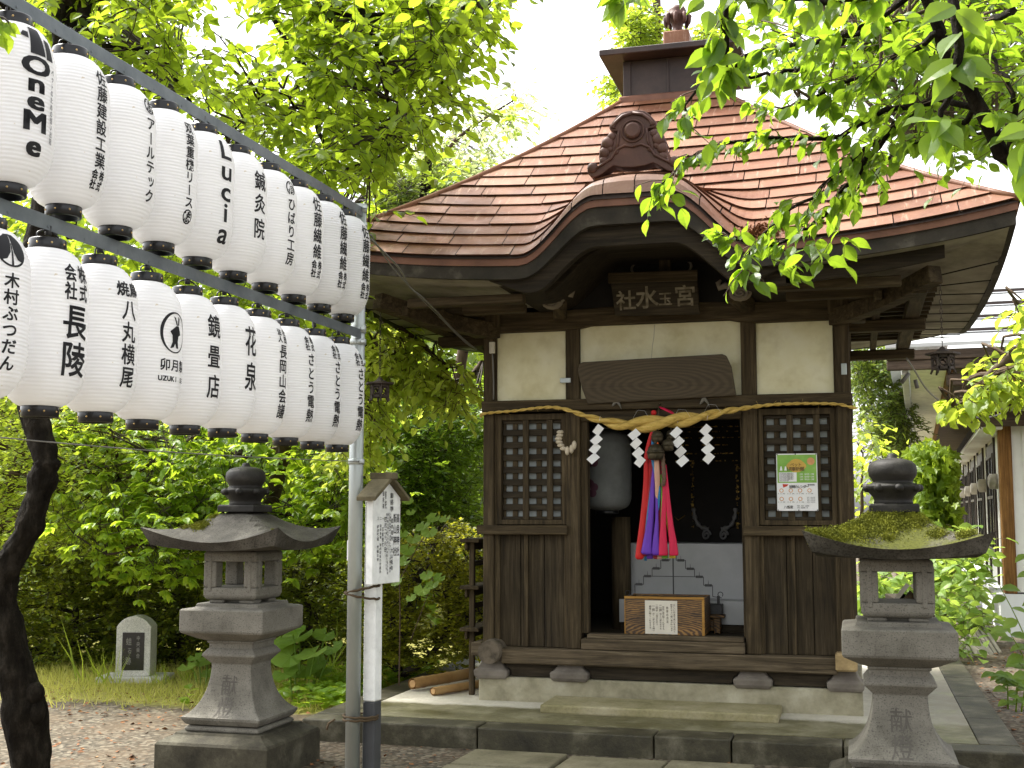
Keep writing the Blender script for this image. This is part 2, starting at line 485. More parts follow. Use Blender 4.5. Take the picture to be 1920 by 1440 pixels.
# ------------------------------------------------------------------ lettering
_glyphs = {}
def glyph(ch, bold=0.012, cut=True):
    key = (ch, bold, cut)
    if key in _glyphs:
        return _glyphs[key]
    c = bpy.data.curves.new('glyph', 'FONT')
    c.body = ch
    c.size = 1.0
    c.resolution_u = 3
    c.offset = bold
    o = bpy.data.objects.new('glyph', c)
    COL.objects.link(o)
    dg = bpy.context.evaluated_depsgraph_get()
    me = bpy.data.meshes.new_from_object(o.evaluated_get(dg))
    bm = bmesh.new()
    bm.from_mesh(me)
    if cut:
        for i in range(1, 10):
            x = -0.1 + i * 0.13
            geo = bm.verts[:] + bm.edges[:] + bm.faces[:]
            bmesh.ops.bisect_plane(bm, geom=geo, plane_co=(x, 0, 0), plane_no=(1, 0, 0))
        for i in range(6):
            geo = bm.verts[:] + bm.edges[:] + bm.faces[:]
            bmesh.ops.bisect_plane(bm, geom=geo, plane_co=(0, -0.3 + i * 0.25, 0), plane_no=(0, 1, 0))
    V = np.array([tuple(p.co) for p in bm.verts]) if len(bm.verts) else np.zeros((0, 3))
    bm.verts.index_update()
    F = [tuple(p.index for p in f.verts) for f in bm.faces]
    bm.free()
    COL.objects.unlink(o)
    bpy.data.objects.remove(o)
    bpy.data.curves.remove(c)
    bpy.data.meshes.remove(me)
    if len(V):
        wide = ord(ch) > 0x2000
        if wide:            # full width: em box centred on (0.5, 0.36)
            V[:, 0] -= 0.5
            V[:, 1] -= 0.36
        else:
            V[:, 0] -= (V[:, 0].min() + V[:, 0].max()) / 2
            V[:, 1] -= 0.36
    _glyphs[key] = (V, F)
    return _glyphs[key]

def vert_col(text, x, ztop, zbot, wid=None, hfrac=1.0, bold=0.012, cut=True):
    """characters one below the other; returns list of (V2d, F) in the plane (x, z)"""
    out = []
    n = len(text)
    step = (ztop - zbot) / n
    for i, ch in enumerate(text):
        if ch in ' 　':
            continue
        V, F = glyph(ch, bold, cut)
        if not len(V):
            continue
        V = V.copy()
        if ch in 'ー〜':
            V[:, [0, 1]] = V[:, [1, 0]]
            V[:, 0] *= -1
        if ch in 'ッャュョっゃゅょ':
            V[:, 0] += 0.1
            V[:, 1] += 0.1
        w = wid if wid else step * hfrac
        out.append((np.stack([x + V[:, 0] * w, ztop - step * (i + 0.5) + V[:, 1] * step * hfrac], 1), F))
    return out

def horiz_row(text, x0, z, size, adv=None, bold=0.01, cut=True):
    out = []
    x = x0
    for ch in text:
        a = (adv if adv else (1.0 if ord(ch) > 0x2000 else 0.62)) * size
        if ch not in ' 　':
            V, F = glyph(ch, bold, cut)
            if len(V):
                out.append((np.stack([x + a / 2 + V[:, 0] * size, z + V[:, 1] * size], 1), F))
        x += a
    return out

def flat_lettering(name, items, origin, right, up, mat, parent, lift=0.0015):
    origin, right, up = np.array(origin), np.array(right), np.array(up)
    nrm = np.cross(right, up)
    b = MB()
    for V, F in items:
        P = origin + V[:, :1] * right + V[:, 1:] * up + nrm * lift
        b.add([tuple(p) for p in P], F)
    return b.build(name, mat, parent)

# ------------------------------------------------------------------ foliage helpers
# leaf templates: (x across, y along, z up), faces
T_DIAM = (np.array([(0, 0, 0), (0.30, 0.45, 0.06), (0, 1, -0.05), (-0.30, 0.45, 0.06)]), [(0, 1, 2), (0, 2, 3)])
T_NARROW = (np.array([(0, 0, 0), (0.15, 0.45, 0.03), (0, 1, -0.06), (-0.15, 0.45, 0.03)]), [(0, 1, 2), (0, 2, 3)])
T_LEAF = (np.array([(0, 0, 0), (0, .33, .0), (0, .68, -.05), (0, 1, -.16),
                    (.20, .16, .05), (.30, .42, .07), (.21, .72, .0), (-.20, .16, .05), (-.30, .42, .07), (-.21, .72, .0)]),
          [(0, 4, 5, 1), (1, 5, 6, 2), (2, 6, 3), (0, 1, 8, 7), (1, 2, 9, 8), (2, 3, 9)])
T_CHERRY = (np.array([(0, 0, 0), (0, .18, .0), (0, .45, .0), (0, .72, -.04), (0, .9, -.10), (0, 1.04, -.17),
                      (.15, .12, .03), (.27, .32, .06), (.29, .52, .06), (.22, .72, .02), (.09, .89, -.06),
                      (-.15, .12, .03), (-.27, .32, .06), (-.29, .52, .06), (-.22, .72, .02), (-.09, .89, -.06)]),
            [(0, 6, 1), (1, 6, 7, 2), (2, 7, 8), (2, 8, 9, 3), (3, 9, 10, 4), (4, 10, 5),
             (0, 1, 11), (1, 2, 12, 11), (2, 13, 12), (2, 3, 14, 13), (3, 4, 15, 14), (4, 5, 15)])
T_BLADE = (np.array([(-.05, 0, 0), (.05, 0, 0), (.04, .5, .05), (-.04, .5, .05), (0, 1, .25)]), [(0, 1, 2, 3), (3, 2, 4)])
def _round():
    V = [(0, 0, 0)]
    for k in range(13):
        a = rad(-160 + k * 320 / 12)
        r = 0.5 * (1 + 0.06 * (-1) ** k)
        V.append((math.sin(a) * r, 0.12 + math.cos(a) * r, 0.10 - 0.05 * (k % 2)))
    return np.array(V), [(0, i, i + 1) for i in range(1, 13)]
T_ROUND = _round()
def _ivy():
    V = [(0, 0, 0), (.32, -.12, .03), (.28, .28, .05), (.5, .45, 0), (.2, .6, .02), (0, 1, -.06), (-.2, .6, .02), (-.5, .45, 0), (-.28, .28, .05), (-.32, -.12, .03)]
    return np.array(V), [(0, i, i + 1) for i in range(1, 9)]
T_IVY = _ivy()

def unit(a):
    return a / np.maximum(np.linalg.norm(a, axis=-1, keepdims=True), 1e-9)

class Leaves:
    def __init__(self):
        self.P, self.D, self.N, self.S = [], [], [], []

    def add(self, P, D, N, S):
        P, D, N = np.atleast_2d(P), np.atleast_2d(D), np.atleast_2d(N)
        self.P.append(P); self.D.append(D); self.N.append(N)
        self.S.append(np.broadcast_to(np.asarray(S, dtype=float), (len(P),)).copy())

    def count(self):
        return sum(len(p) for p in self.P)

    def build(self, name, mat, parent, tmpl, wid=1.0):
        P, D, N, S = np.concatenate(self.P), unit(np.concatenate(self.D)), np.concatenate(self.N), np.concatenate(self.S)
        X = unit(np.cross(D, N))
        Z = np.cross(X, D)
        T, F = tmpl
        V = (P[:, None, :] + S[:, None, None] * (T[None, :, 0:1] * wid * X[:, None, :] + T[None, :, 1:2] * D[:, None, :] + T[None, :, 2:3] * Z[:, None, :]))
        n, k = len(P), len(T)
        V = V.reshape(-1, 3) - (np.array(wloc(parent)) if parent is not None else 0)
        flat = np.array([i for f in F for i in f])
        sizes = np.array([len(f) for f in F])
        FF = (flat[None, :] + (np.arange(n) * k)[:, None]).ravel()
        me = np_mesh(name, V, FF, np.tile(sizes, n), smooth=False)
        return link_mesh(name, me, mat, parent)

def rand_dirs(n, up=0.0):
    d = rng.normal(size=(n, 3))
    d[:, 2] += up
    return unit(d)

def in_poly(poly, n, r=None):
    """n random points inside a polygon"""
    r = r or rng
    P = np.array(poly, dtype=float)
    lo, hi = P.min(0), P.max(0)
    out = np.zeros((0, 2))
    while len(out) < n:
        q = lo + (hi - lo) * r.random((max(64, n * 2), 2))
        ins = np.zeros(len(q), dtype=bool)
        j = len(P) - 1
        for i in range(len(P)):
            c = ((P[i, 1] > q[:, 1]) != (P[j, 1] > q[:, 1]))
            with np.errstate(divide='ignore', invalid='ignore'):
                xx = (P[j, 0] - P[i, 0]) * (q[:, 1] - P[i, 1]) / (P[j, 1] - P[i, 1]) + P[i, 0]
            ins ^= c & (q[:, 0] < xx)
            j = i
        out = np.concatenate([out, q[ins]])
    return out[:n]

def at_many(uv, d):
    d = np.asarray(d)[:, None]
    return CAM + (CF + CR * ((uv[:, :1] - 960) / FPX) + CU * ((720 - uv[:, 1:]) / FPX)) * d

def curve_pts(ctrl, n):
    """Catmull-Rom through control points"""
    c = np.array([ctrl[0]] + list(ctrl) + [ctrl[-1]], dtype=float)
    out = []
    segs = len(c) - 3
    for k in range(n + 1):
        t = k / n * segs
        i = min(int(t), segs - 1)
        f = t - i
        p0, p1, p2, p3 = c[i:i + 4]
        out.append(0.5 * (2 * p1 + (p2 - p0) * f + (2 * p0 - 5 * p1 + 4 * p2 - p3) * f * f + (3 * p1 - p0 - 3 * p2 + p3) * f ** 3))
    return np.array(out)

def limb(b, ctrl, r0, r1, n=10, k=6, wob=0.0):
    P = curve_pts(ctrl, n)
    if wob:
        P[1:-1] += rng.normal(size=P[1:-1].shape) * wob
    R = np.linspace(r0, r1, len(P))
    b.tube(P, list(R), k)
    return P

def spray(L, tw, c, r, n, size, droop=0.3, mode='twig', ntw=5, axis=None, flat=0.45, jit=0.25, twr=0.0035):
    """a clump: small twigs out of its centre with leaves set along them"""
    c = np.asarray(c)
    per = max(2, n // ntw)
    for _ in range(ntw):
        d = rng.normal(size=3)
        d[2] = d[2] * flat - droop * 0.4
        if axis is not None:
            d += np.asarray(axis) * 1.6
        d /= np.linalg.norm(d)
        a = c + rng.normal(size=3) * r * 0.22
        ln = r * rng.uniform(0.7, 1.2)
        t = (np.arange(per) + 0.6) / per
        P = a + d * (t * ln)[:, None]
        P[:, 2] -= droop * ln * t ** 2 * 0.6
        if tw is not None:
            e = a + d * ln - np.array([0, 0, droop * ln * 0.6])
            mpt = a + d * ln * 0.5 - np.array([0, 0, droop * ln * 0.15])
            tw.tube([a, mpt, e], [twr, twr * 0.8, twr * 0.4], 3, cap=False)
        side = np.cross(d, (0, 0, 1.0))
        side /= max(np.linalg.norm(side), 1e-6)
        sg = np.where(np.arange(per) % 2 == 0, 1.0, -1.0)[:, None]
        D = d * 0.7 + side * sg * 0.9 + rng.normal(size=(per, 3)) * jit
        D[:, 2] -= droop * rng.uniform(0.3, 1.3, per)
        N = rng.normal(size=(per, 3)) * 0.45 + np.array([0, 0, 1.0])
        L.add(P, D, N, size * rng.uniform(0.65, 1.15, per))
# ------------------------------------------------------------------ ground
GZ = 0.09
def build_ground():
    m, nt, b = newmat('gravel with leaf litter')
    v = _tex(nt, (1, 1, 1))
    vor = nt.nodes.new('ShaderNodeTexVoronoi')
    vor.inputs['Scale'].default_value = 36
    nt.links.new(v, vor.inputs['Vector'])
    stones = _ramp(nt, vor.outputs['Color'], [(0.1, (0.035, 0.029, 0.020)), (0.5, (0.098, 0.083, 0.060)), (0.9, (0.23, 0.20, 0.15))])
    shade = _ramp(nt, vor.outputs['Distance'], [(0.0, g(1.0)), (0.55, g(0.75)), (0.9, g(0.35))])
    c = _mix(nt, 0.9, stones, shade, 'MULTIPLY')
    n1 = _noise(nt, v, 1.3, 8, 0.7)
    n2 = _noise(nt, v, 26, 4, 0.7)
    lit = _ramp(nt, n2, [(0.60, g(0)), (0.68, g(0.8))])
    c = _mix(nt, lit, c, (0.15, 0.068, 0.03))
    c = _mix(nt, _ramp(nt, n1, [(0.42, g(0)), (0.68, g(0.7))]), c, (0.105, 0.074, 0.045))
    # moss and grass towards the wood on the left
    sp = nt.nodes.new('ShaderNodeSeparateXYZ')
    nt.links.new(v, sp.inputs[0])
    mr = nt.nodes.new('ShaderNodeMapRange')
    mr.inputs[1].default_value = -0.4
    mr.inputs[2].default_value = 0.5
    nt.links.new(sp.outputs[1], mr.inputs[0])
    ad = nt.nodes.new('ShaderNodeMath'); ad.operation = 'ADD'
    mr2 = nt.nodes.new('ShaderNodeMapRange')
    mr2.inputs[1].default_value = -1.6
    mr2.inputs[2].default_value = -2.6
    nt.links.new(sp.outputs[0], mr2.inputs[0])
    mu = nt.nodes.new('ShaderNodeMath'); mu.operation = 'MULTIPLY'
    nt.links.new(mr.outputs[0], mu.inputs[0]); nt.links.new(mr2.outputs[0], mu.inputs[1])
    nt.links.new(mu.outputs[0], ad.inputs[0])
    nt.links.new(_noise(nt, v, 3.5, 6, 0.7), ad.inputs[1])
    gm = _ramp(nt, ad.outputs[0], [(0.72, g(0)), (1.0, g(1))])
    grass = _ramp(nt, _noise(nt, v, 18, 5, 0.7), [(0.3, (0.20, 0.18, 0.045)), (0.6, (0.33, 0.31, 0.08)), (0.8, (0.42, 0.37, 0.15))])
    c = _mix(nt, gm, c, grass)
    nt.links.new(c, b.inputs['Base Color'])
    b.inputs['Roughness'].default_value = 0.9
    b.inputs['Specular IOR Level'].default_value = 0.2
    _bump(nt, b, vor.outputs['Distance'], -0.7, 0.012)
    bd = MB()
    xs = [-300, -60, -20, -12, -8, -5, -3, -1, 1, 3, 5, 8, 14, 30, 80, 300]
    ys = [-120, -40, -14, -9, -6, -3, -1, 0, 1, 2, 3, 5, 8, 14, 30, 80, 300]
    V, F = [], []
    for y in ys:
        for x in xs:
            V.append((x, y, GZ))
    for j in range(len(ys) - 1):
        for i in range(len(xs) - 1):
            a = j * len(xs) + i
            F.append((a, a + 1, a + 1 + len(xs), a + len(xs)))
    bd.add(V, F)
    tag(bd.build('ground', m), 'gravel yard with fallen leaves and moss towards the wood', 'ground', kind='structure')
build_ground()

# wet and dry concrete apron round the hall
def build_platform():
    m, nt, b = newmat('apron concrete, wet outside the drip line')
    v = _tex(nt, (1, 1, 1))
    sp = nt.nodes.new('ShaderNodeSeparateXYZ')
    nt.links.new(v, sp.inputs[0])
    ad = nt.nodes.new('ShaderNodeMath'); ad.operation = 'MULTIPLY_ADD'
    nt.links.new(_noise(nt, v, 2.5, 7, 0.65), ad.inputs[0])
    ad.inputs[1].default_value = 0.42
    nt.links.new(sp.outputs[1], ad.inputs[2])
    dry = _ramp(nt, ad.outputs[0], [(0.50, g(0)), (0.60, g(1))])
    # object space: y shifted so that 0 lies on the drip line
    wet = _ramp(nt, _noise(nt, v, 3.2, 8, 0.65), [(0.3, (0.07, 0.062, 0.026)), (0.5, (0.13, 0.118, 0.058)), (0.72, (0.235, 0.215, 0.135))])
    pale = _ramp(nt, _noise(nt, v, 4, 6, 0.6), [(0.3, (0.42, 0.39, 0.32)), (0.7, (0.58, 0.55, 0.47))])
    mrx = nt.nodes.new('ShaderNodeMapRange'); mrx.inputs[1].default_value = 1.75; mrx.inputs[2].default_value = 1.25
    nt.links.new(sp.outputs[0], mrx.inputs[0])
    mdx = nt.nodes.new('ShaderNodeMath'); mdx.operation = 'MULTIPLY'
    nt.links.new(dry, mdx.inputs[0]); nt.links.new(mrx.outputs[0], mdx.inputs[1])
    damp = _mix(nt, dry, wet, (0.24, 0.22, 0.165))
    c = _mix(nt, mdx.outputs[0], damp, pale)
    c = _mix(nt, 0.5, c, _ramp(nt, _noise(nt, v, 60, 3, 0.6), [(0.3, g(0.6)), (0.55, g(1))]), 'MULTIPLY')
    nt.links.new(c, b.inputs['Base Color'])
    rr = _ramp(nt, _noise(nt, v, 3, 4, 0.6), [(0.35, g(0.35)), (0.6, g(0.8))])
    nt.links.new(rr, b.inputs['Roughness'])
    _bump(nt, b, _noise(nt, v, 90, 5, 0.6), 0.25, 0.006)
    kerb = mat_noise('dark mossy kerb stone', [(0.3, (0.016, 0.014, 0.007)), (0.52, (0.050, 0.044, 0.024)), (0.74, (0.16, 0.145, 0.10))], 4, rough=0.6, bump=0.7, bscale=50, spec=0.35, fine=(70, [(0.3, g(0.5)), (0.55, g(1))]))
    root = thing('stone_pavement', 'low concrete pavement with dark mossy kerb stones round the wooden hall', 'pavement', (0, -0.62, 0))
    root['kind'] = 'structure'
    bd = MB()
    bd.box(-2.03, 1.97, -0.87, 3.6, GZ - 0.05, 0.229)
    bd.build('apron_slab', m, root)
    xs = [-2.27, -1.05, 0.08, 0.55, 1.2, 2.2]
    for i in range(len(xs) - 1):
        MB().box(xs[i] + 0.004, xs[i + 1] - 0.004, -1.11, -0.875, GZ - 0.06, 0.23 + random.uniform(-0.004, 0.003)).build('kerb_stone', kerb, root, bevel=0.012, seg=2)
    for sx0, sx1 in ((-2.27, -2.035), (1.975, 2.2)):
        ys = [-0.872, 0.1, 1.1, 2.2, 3.6]
        for i in range(4):
            MB().box(sx0, sx1, ys[i] + 0.004, ys[i + 1] - 0.004, GZ - 0.06, 0.232 + random.uniform(-0.004, 0.003)).build('kerb_stone', kerb, root, bevel=0.012, seg=2)
build_platform()

def build_path():
    m = mat_noise('worn path slab', [(0.3, (0.10, 0.088, 0.05)), (0.55, (0.20, 0.18, 0.115)), (0.78, (0.31, 0.28, 0.2))], 3.5, rough=0.8, bump=0.6, bscale=60, island=0.35, fine=(55, [(0.3, g(0.55)), (0.55, g(1))]))
    bd = MB()
    y = -1.22
    r = random.Random(5)
    while y > -8.2:
        d = r.uniform(0.34, 0.55)
        x = -1.05
        while x < 0.72:
            wd = min(r.uniform(0.35, 0.7), 0.75 - x)
            if wd < 0.15: break
            sk = r.uniform(-0.03, 0.03)
            vs = [(x + .008, y - d + .008, 0), (x + wd - .008, y - d + .008 + sk, 0), (x + wd - .008 + sk, y - .008, 0), (x + .008 + sk, y - .008, 0)]
            z = GZ + 0.022 + r.uniform(-.004, .006)
            bd.add([(p[0], p[1], GZ - .03) for p in vs] + [(p[0], p[1], z) for p in vs],
                   [(3, 2, 1, 0), (4, 5, 6, 7), (0, 1, 5, 4), (1, 2, 6, 5), (2, 3, 7, 6), (3, 0, 4, 7)])
            x += wd
        y -= d
    tag(bd.build('stone_path', m, bevel=0.01, seg=2), 'path of worn stone slabs leading to the hall', 'path', kind='structure')
build_path()

# ------------------------------------------------------------------ the hall
hall = thing('shrine_hall', 'small dark timber shrine hall with red shingled pyramid roof and curved front gable', 'shrine', (0, 0, 0.23))
W = M
M['padstone'] = mat_noise('pad stone', [(0.3, (0.10, 0.085, 0.07)), (0.7, (0.21, 0.185, 0.155))], 6, rough=0.9, bump=0.4)
def bx(name, mat, *boxes, bevel=0.006, parent=None, jit=0.0):
    out = [MB().box(*q, jit=jit).build(name, mat, parent or hall, bevel=bevel) for q in boxes]
    return out[0]
def frame_ring(x0, x1, z0, z1, wl, wb, wt, y0, y1):
    """a rectangular frame in one piece"""
    b = MB()
    o = [(x0, z0), (x1, z0), (x1, z1), (x0, z1)]
    i = [(x0 + wl, z0 + wb), (x1 - wl, z0 + wb), (x1 - wl, z1 - wt), (x0 + wl, z1 - wt)]
    vs = [(p[0], y, p[1]) for y in (y0, y1) for p in o + i]
    fs = []
    for k in range(4):
        q = (k + 1) % 4
        fs += [(k, q, 4 + q, 4 + k), (8 + q, 8 + k, 12 + k, 12 + q), (k, 8 + k, 8 + q, q), (4 + k, 4 + q, 12 + q, 12 + k)]
    return b.add(vs, fs)

bx('foundation', W['concrete'], (-1.372, 1.322, -.03, 2.18, .20, .40), bevel=.008)
for x, wd in ((-1.275, .255), (-.69, .28), (.598, .265), (1.212, .245)):   # carved pad stones
    b = MB()
    h = wd / 2
    prof = [(h * .86, .385), (h * .98, .41), (h, .438), (h * .98, .450), (h * .80, .463), (h * .66, .49), (h * .60, .522)]
    vs, fs = [], []
    for hw, z in prof:
        dp = hw * .8
        for a, c_ in ((-1, -1), (1, -1), (1, 1), (-1, 1)):
            vs.append((x + a * hw, .04 + c_ * dp, z))
    for i in range(len(prof) - 1):
        for k in range(4):
            fs.append((i * 4 + k, i * 4 + (k + 1) % 4, i * 4 + 4 + (k + 1) % 4, i * 4 + 4 + k))
    fs += [(3, 2, 1, 0), tuple(len(prof) * 4 - 4 + k for k in range(4))]
    b.add(vs, fs)
    b.build('base_stone', mat_noise('pad stone', [(0.3, (0.10, 0.085, 0.07)), (0.7, (0.21, 0.185, 0.155))], 6, rough=0.9, bump=0.4) if 'padstone' not in M else M['padstone'], hall, bevel=.006)
# skirt boards between the pads, cut to the pads' curve
def skirt(x0, x1, z0=.408, z1=.5):
    c = .05
    return [(x0, z0), (x1, z0), (x1 + .005, z0 + .03), (x1 + c * .3, z0 + .05), (x1 + c, z1 - .02), (x1 + c + .02, z1), (x0 - c - .02, z1), (x0 - c, z1 - .02), (x0 - c * .3, z0 + .05), (x0 - .005, z0 + .03)]
b = MB()
for x0, x1 in ((-1.13, -.84), (-.54, .45), (.74, 1.08)):
    b.prism(skirt(x0, x1), .0, .04)
b.build('skirt_board', W['dark_x'], hall)
bx('sill_beam', W['sill'], (-1.19, 1.165, -.085, .12, .502, .612), bevel=.010)
bx('rear_sill', W['sill'], (-1.19, 1.165, 1.98, 2.13, .502, .612))
b = MB()      # the cross beams of the two sides, their ends showing in front
b.tube([(-1.262, -.15, .585), (-1.262, -.02, .585), (-1.262, 2.2, .585)], [.082, .088, .088], 18)
b.build('cross_beam', W['log_end'], hall)
bx('cross_beam', W['end_grain'], (1.15, 1.292, -.13, 2.2, .53, .648), bevel=.012)
bx('side_sill', W['sill'], (-1.43, -1.352, -.03, 2.3, .545, .64))
# posts
for x0, x1 in ((-1.345, -1.262), (-.716, -.612), (.555, .660), (1.196, 1.298)):
    bx('post', W['wood_z'], (x0, x1, -.02, .13, .612, 2.96), bevel=.007)
for x0, x1 in ((-1.345, -1.23), (1.18, 1.298)):
    bx('rear_post', W['wood_z'], (x0, x1, 1.98, 2.12, .612, 2.96))
bx('post_strip', W['wood_z'], (-1.262, -1.246, .004, .09, .63, 2.93), (1.186, 1.196, .004, .09, .63, 2.93), (-.612, -.563, .02, .10, .722, 2.30), (.538, .555, .02, .10, .722, 2.30), bevel=.003)
# beams across the front
b = MB()      # the top beam, hollowed a little underneath in the middle
n = 40
top = [(x, 3.062 + .03 * max(0, 1 - abs(x) / .75)) for x in np.linspace(-1.34, 1.29, n)]
bot = []
for x in np.linspace(1.29, -1.34, n):
    q = min(1, max(0, (.66 - abs(x + .02)) / .2))
    bot.append((x, 2.918 + .03 * q * q * (3 - 2 * q)))
b.prism(top + bot, -.045, .12)
b.build('top_beam', W['wood_x'], hall, bevel=.006)
bx('lintel_beam', W['wood_x'], (-1.352, 1.302, -.045, .11, 2.325, 2.408), bevel=.006)
bx('lintel_beam', W['wood_x'], (-.612, .555, .0, .10, 2.245, 2.325), bevel=.006)
bx('mid_rail', W['wood_x'], (-1.385, -.70, -.052, .06, 1.425, 1.492), bevel=.006)
bx('mid_rail', W['wood_x'], (.55, 1.30, -.052, .06, 1.425, 1.492), bevel=.006)
bx('threshold', W['sill'], (-.602, .548, -.06, .12, .614, .690), (-.565, .54, -.03, .10, .690, .722), bevel=.006)
# plaster
for x0, x1 in ((-1.246, -.718), (-.610, .553), (.662, 1.186)):
    bx('plaster_panel', W['plaster'], (x0, x1, .018, .06, 2.41, 2.945), bevel=0)
b = MB()      # a crack down the middle panel
P = [(-.06, .0165, 2.94), (-.066, .0165, 2.85), (-.078, .0165, 2.78), (-.084, .0165, 2.70), (-.095, .0165, 2.65)]
b.tube(P, .0012, 4)
b.build('plaster_crack', W['ink_grey'], hall)
# lower boards
for x0, x1 in ((-1.25, -.712), (.660, 1.19)):
    b = MB()
    e = np.linspace(x0, x1, 4)
    for i in range(3):
        b.box(e[i] + .002, e[i + 1] - .002, .03 + .004 * (i % 2), .06, .615, 1.43)
    b.build('wall_board', W['board_z'], hall, bevel=.003)
    for xb in (x0 + (x1 - x0) * .42, x0 + .012, x1 - .012):
        bx('batten', W['wood_z'], (xb - .014, xb + .014, .008, .034, .615, 1.428), bevel=.003)
# lattice windows
def lattice(x0, x1, z0, z1):
    root = frame_ring(x0 - .001, x1 + .001, z0, z1, .034, .035, .045, .002, .050).build('lattice_window', W['wood_z'], hall, bevel=.003)
    ix0, ix1, iz0, iz1 = x0 + .034, x1 - .034, z0 + .035, z1 - .045
    bx('pane', W['paper_pane'], (ix0, ix1, .070, .074, iz0, iz1), bevel=0, parent=root)
    b = MB()
    pit = (iz1 - iz0) / 8
    for k in range(9):
        zc = iz0 + k * pit
        b.box(ix0, ix1, .034, .050, max(iz0, zc - pit * .26), min(iz1, zc + pit * .26))
    b.build('lattice_bars', W['dark_x'], root, bevel=.003)
    b = MB()
    pw = (ix1 - ix0) / 5
    for k in range(6):
        xc = ix0 + k * pw
        if k in (2, 4):
            b.box(xc - .023, xc + .023, .010, .033, iz0, iz1)
        else:
            b.box(max(ix0, xc - .020), min(ix1, xc + .020), .051, .066, iz0, iz1)
    b.build('lattice_bars', W['wood_z'], root, bevel=.003)
lattice(-1.243, -.72, 1.497, 2.31)
lattice(.664, 1.186, 1.497, 2.31)
# side and rear walls, floor, ceiling
for x0, x1 in ((-1.335, -1.30), (1.255, 1.288)):
    bx('side_wall', W['board_z'], (x0, x1, .13, 1.98, .612, 2.40), bevel=0)
    bx('side_plaster', W['plaster'], (x0 + .004, x1 - .004, .13, 1.98, 2.41, 2.95), bevel=0)
    bx('side_rail', W['wood_y'], (x0 - .02, x1 + .02, .13, 1.98, 2.33, 2.42), (x0 - .02, x1 + .02, .13, 1.98, 2.94, 3.04))
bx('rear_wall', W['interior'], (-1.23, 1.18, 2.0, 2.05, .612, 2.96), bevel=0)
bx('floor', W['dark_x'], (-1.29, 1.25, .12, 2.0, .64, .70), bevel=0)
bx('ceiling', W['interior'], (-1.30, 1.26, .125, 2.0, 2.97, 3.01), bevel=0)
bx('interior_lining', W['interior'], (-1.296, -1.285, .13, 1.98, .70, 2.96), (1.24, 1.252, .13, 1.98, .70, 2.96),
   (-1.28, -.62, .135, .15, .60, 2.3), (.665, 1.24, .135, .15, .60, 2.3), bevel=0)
# fittings on the posts
b = MB(); b.box(-1.293, -1.252, -.045, -.02, 2.765, 2.85); b.box(-1.284, -1.260, -.049, -.045, 2.78, 2.835)
o = b.build('socket_box', mat_plain('ivory plastic', (0.62, 0.58, 0.48), 0.5), hall, bevel=.004)
b = MB(); b.tube([(-1.272, -.03, 2.765), (-1.268, -.03, 2.72), (-1.262, -.03, 2.55), (-1.262, -.03, 2.42)], .006, 6); b.build('conduit', W['wire'], hall)
bx('metal_bracket', W['galv'], (-.755, -.675, -.03, -.018, 2.53, 2.565), bevel=.002)
bx('switch_plate', W['galv'], (1.238, 1.275, -.03, -.018, 2.53, 2.61), bevel=.003)
for x in (-.33, .30):
    b = MB(); b.prism([(x - .035, 2.345), (x - .02, 2.385), (x + .005, 2.40), (x + .03, 2.355), (x + .036, 2.32), (x + .022, 2.345), (x, 2.37), (x - .02, 2.35)], -.07, -.046)
    b.build('leaf_hook', W['granite'], hall, bevel=.003)

# ---- roof
RY, E, R0 = 1.03, 2.28, 0.36
ZE, ZT = 3.21, 4.86
def kbell(x):
    t = np.clip((.74 - np.abs(x)) / .50, 0, 1)
    return t * t * (3 - 2 * t)
def kroll(x):
    return math.cos(min(abs(x), .78) * math.pi / (2 * .78)) ** 2
def roof_pt(face, x, t, lift=0.0):
    hw = E - (E - R0) * t
    x = max(-hw, min(hw, x))
    z = ZE + (ZT - ZE) * (t - .025 * math.sin(math.pi * t)) + .18 * (abs(x) / hw) ** 2.7 * max(0, 1 - t) ** 2.2
    if face == 0:
        dist = (E - R0) * t
        k = float(kbell(x + .02 * 0))
        if abs(x) < .78:
            q = min(dist / .22, 1)
            S = max(0, 1 - dist / .66)
            z += (k * .36 + .19 * kroll(x) * math.sqrt(max(0, 1 - (1 - q) ** 2))) * S
    z += lift
    return {0: (x, RY - hw, z), 1: (hw, RY + x, z), 2: (-x, RY + hw, z), 3: (-hw, RY - x, z)}[face]

m, nt, b_ = newmat('weathered red copper shingle')
v = _tex(nt, (1, 1, 1))
ge = nt.nodes.new('ShaderNodeNewGeometry')
c = _ramp(nt, ge.outputs['Random Per Island'], [(0, (0.150, 0.063, 0.034)), (0.5, (0.21, 0.090, 0.050)), (1, (0.28, 0.140, 0.088))])
c = _mix(nt, 0.8, c, _ramp(nt, _noise(nt, v, 5, 8, 0.7), [(0.3, (0.55, 0.50, 0.45)), (0.6, g(1.0))]), 'MULTIPLY')
streak = _noise(nt, _tex(nt, (9, 1.2, 1.2)), 3.0, 5, 0.7)
c = _mix(nt, _ramp(nt, streak, [(0.57, g(0)), (0.70, g(0.6))]), c, (0.40, 0.27, 0.20))
c = _mix(nt, _ramp(nt, _noise(nt, v, 1.7, 6, 0.6), [(0.52, g(0)), (0.7, g(0.35))]), c, (0.26, 0.145, 0.07))
sx = nt.nodes.new('ShaderNodeSeparateXYZ'); nt.links.new(v, sx.inputs[0])
def _mth(op, a, b):
    n = nt.nodes.new('ShaderNodeMath'); n.operation = op
    for k, q in enumerate((a, b)):
        if isinstance(q, (int, float)): n.inputs[k].default_value = q
        else: nt.links.new(q, n.inputs[k])
    return n.outputs[0]
ex = _mth('ADD', _mth('MULTIPLY', _mth('ABSOLUTE', sx.outputs[0], 0), 1.0), _mth('MULTIPLY', _mth('ADD', sx.outputs[1], 1.25), 1.6))
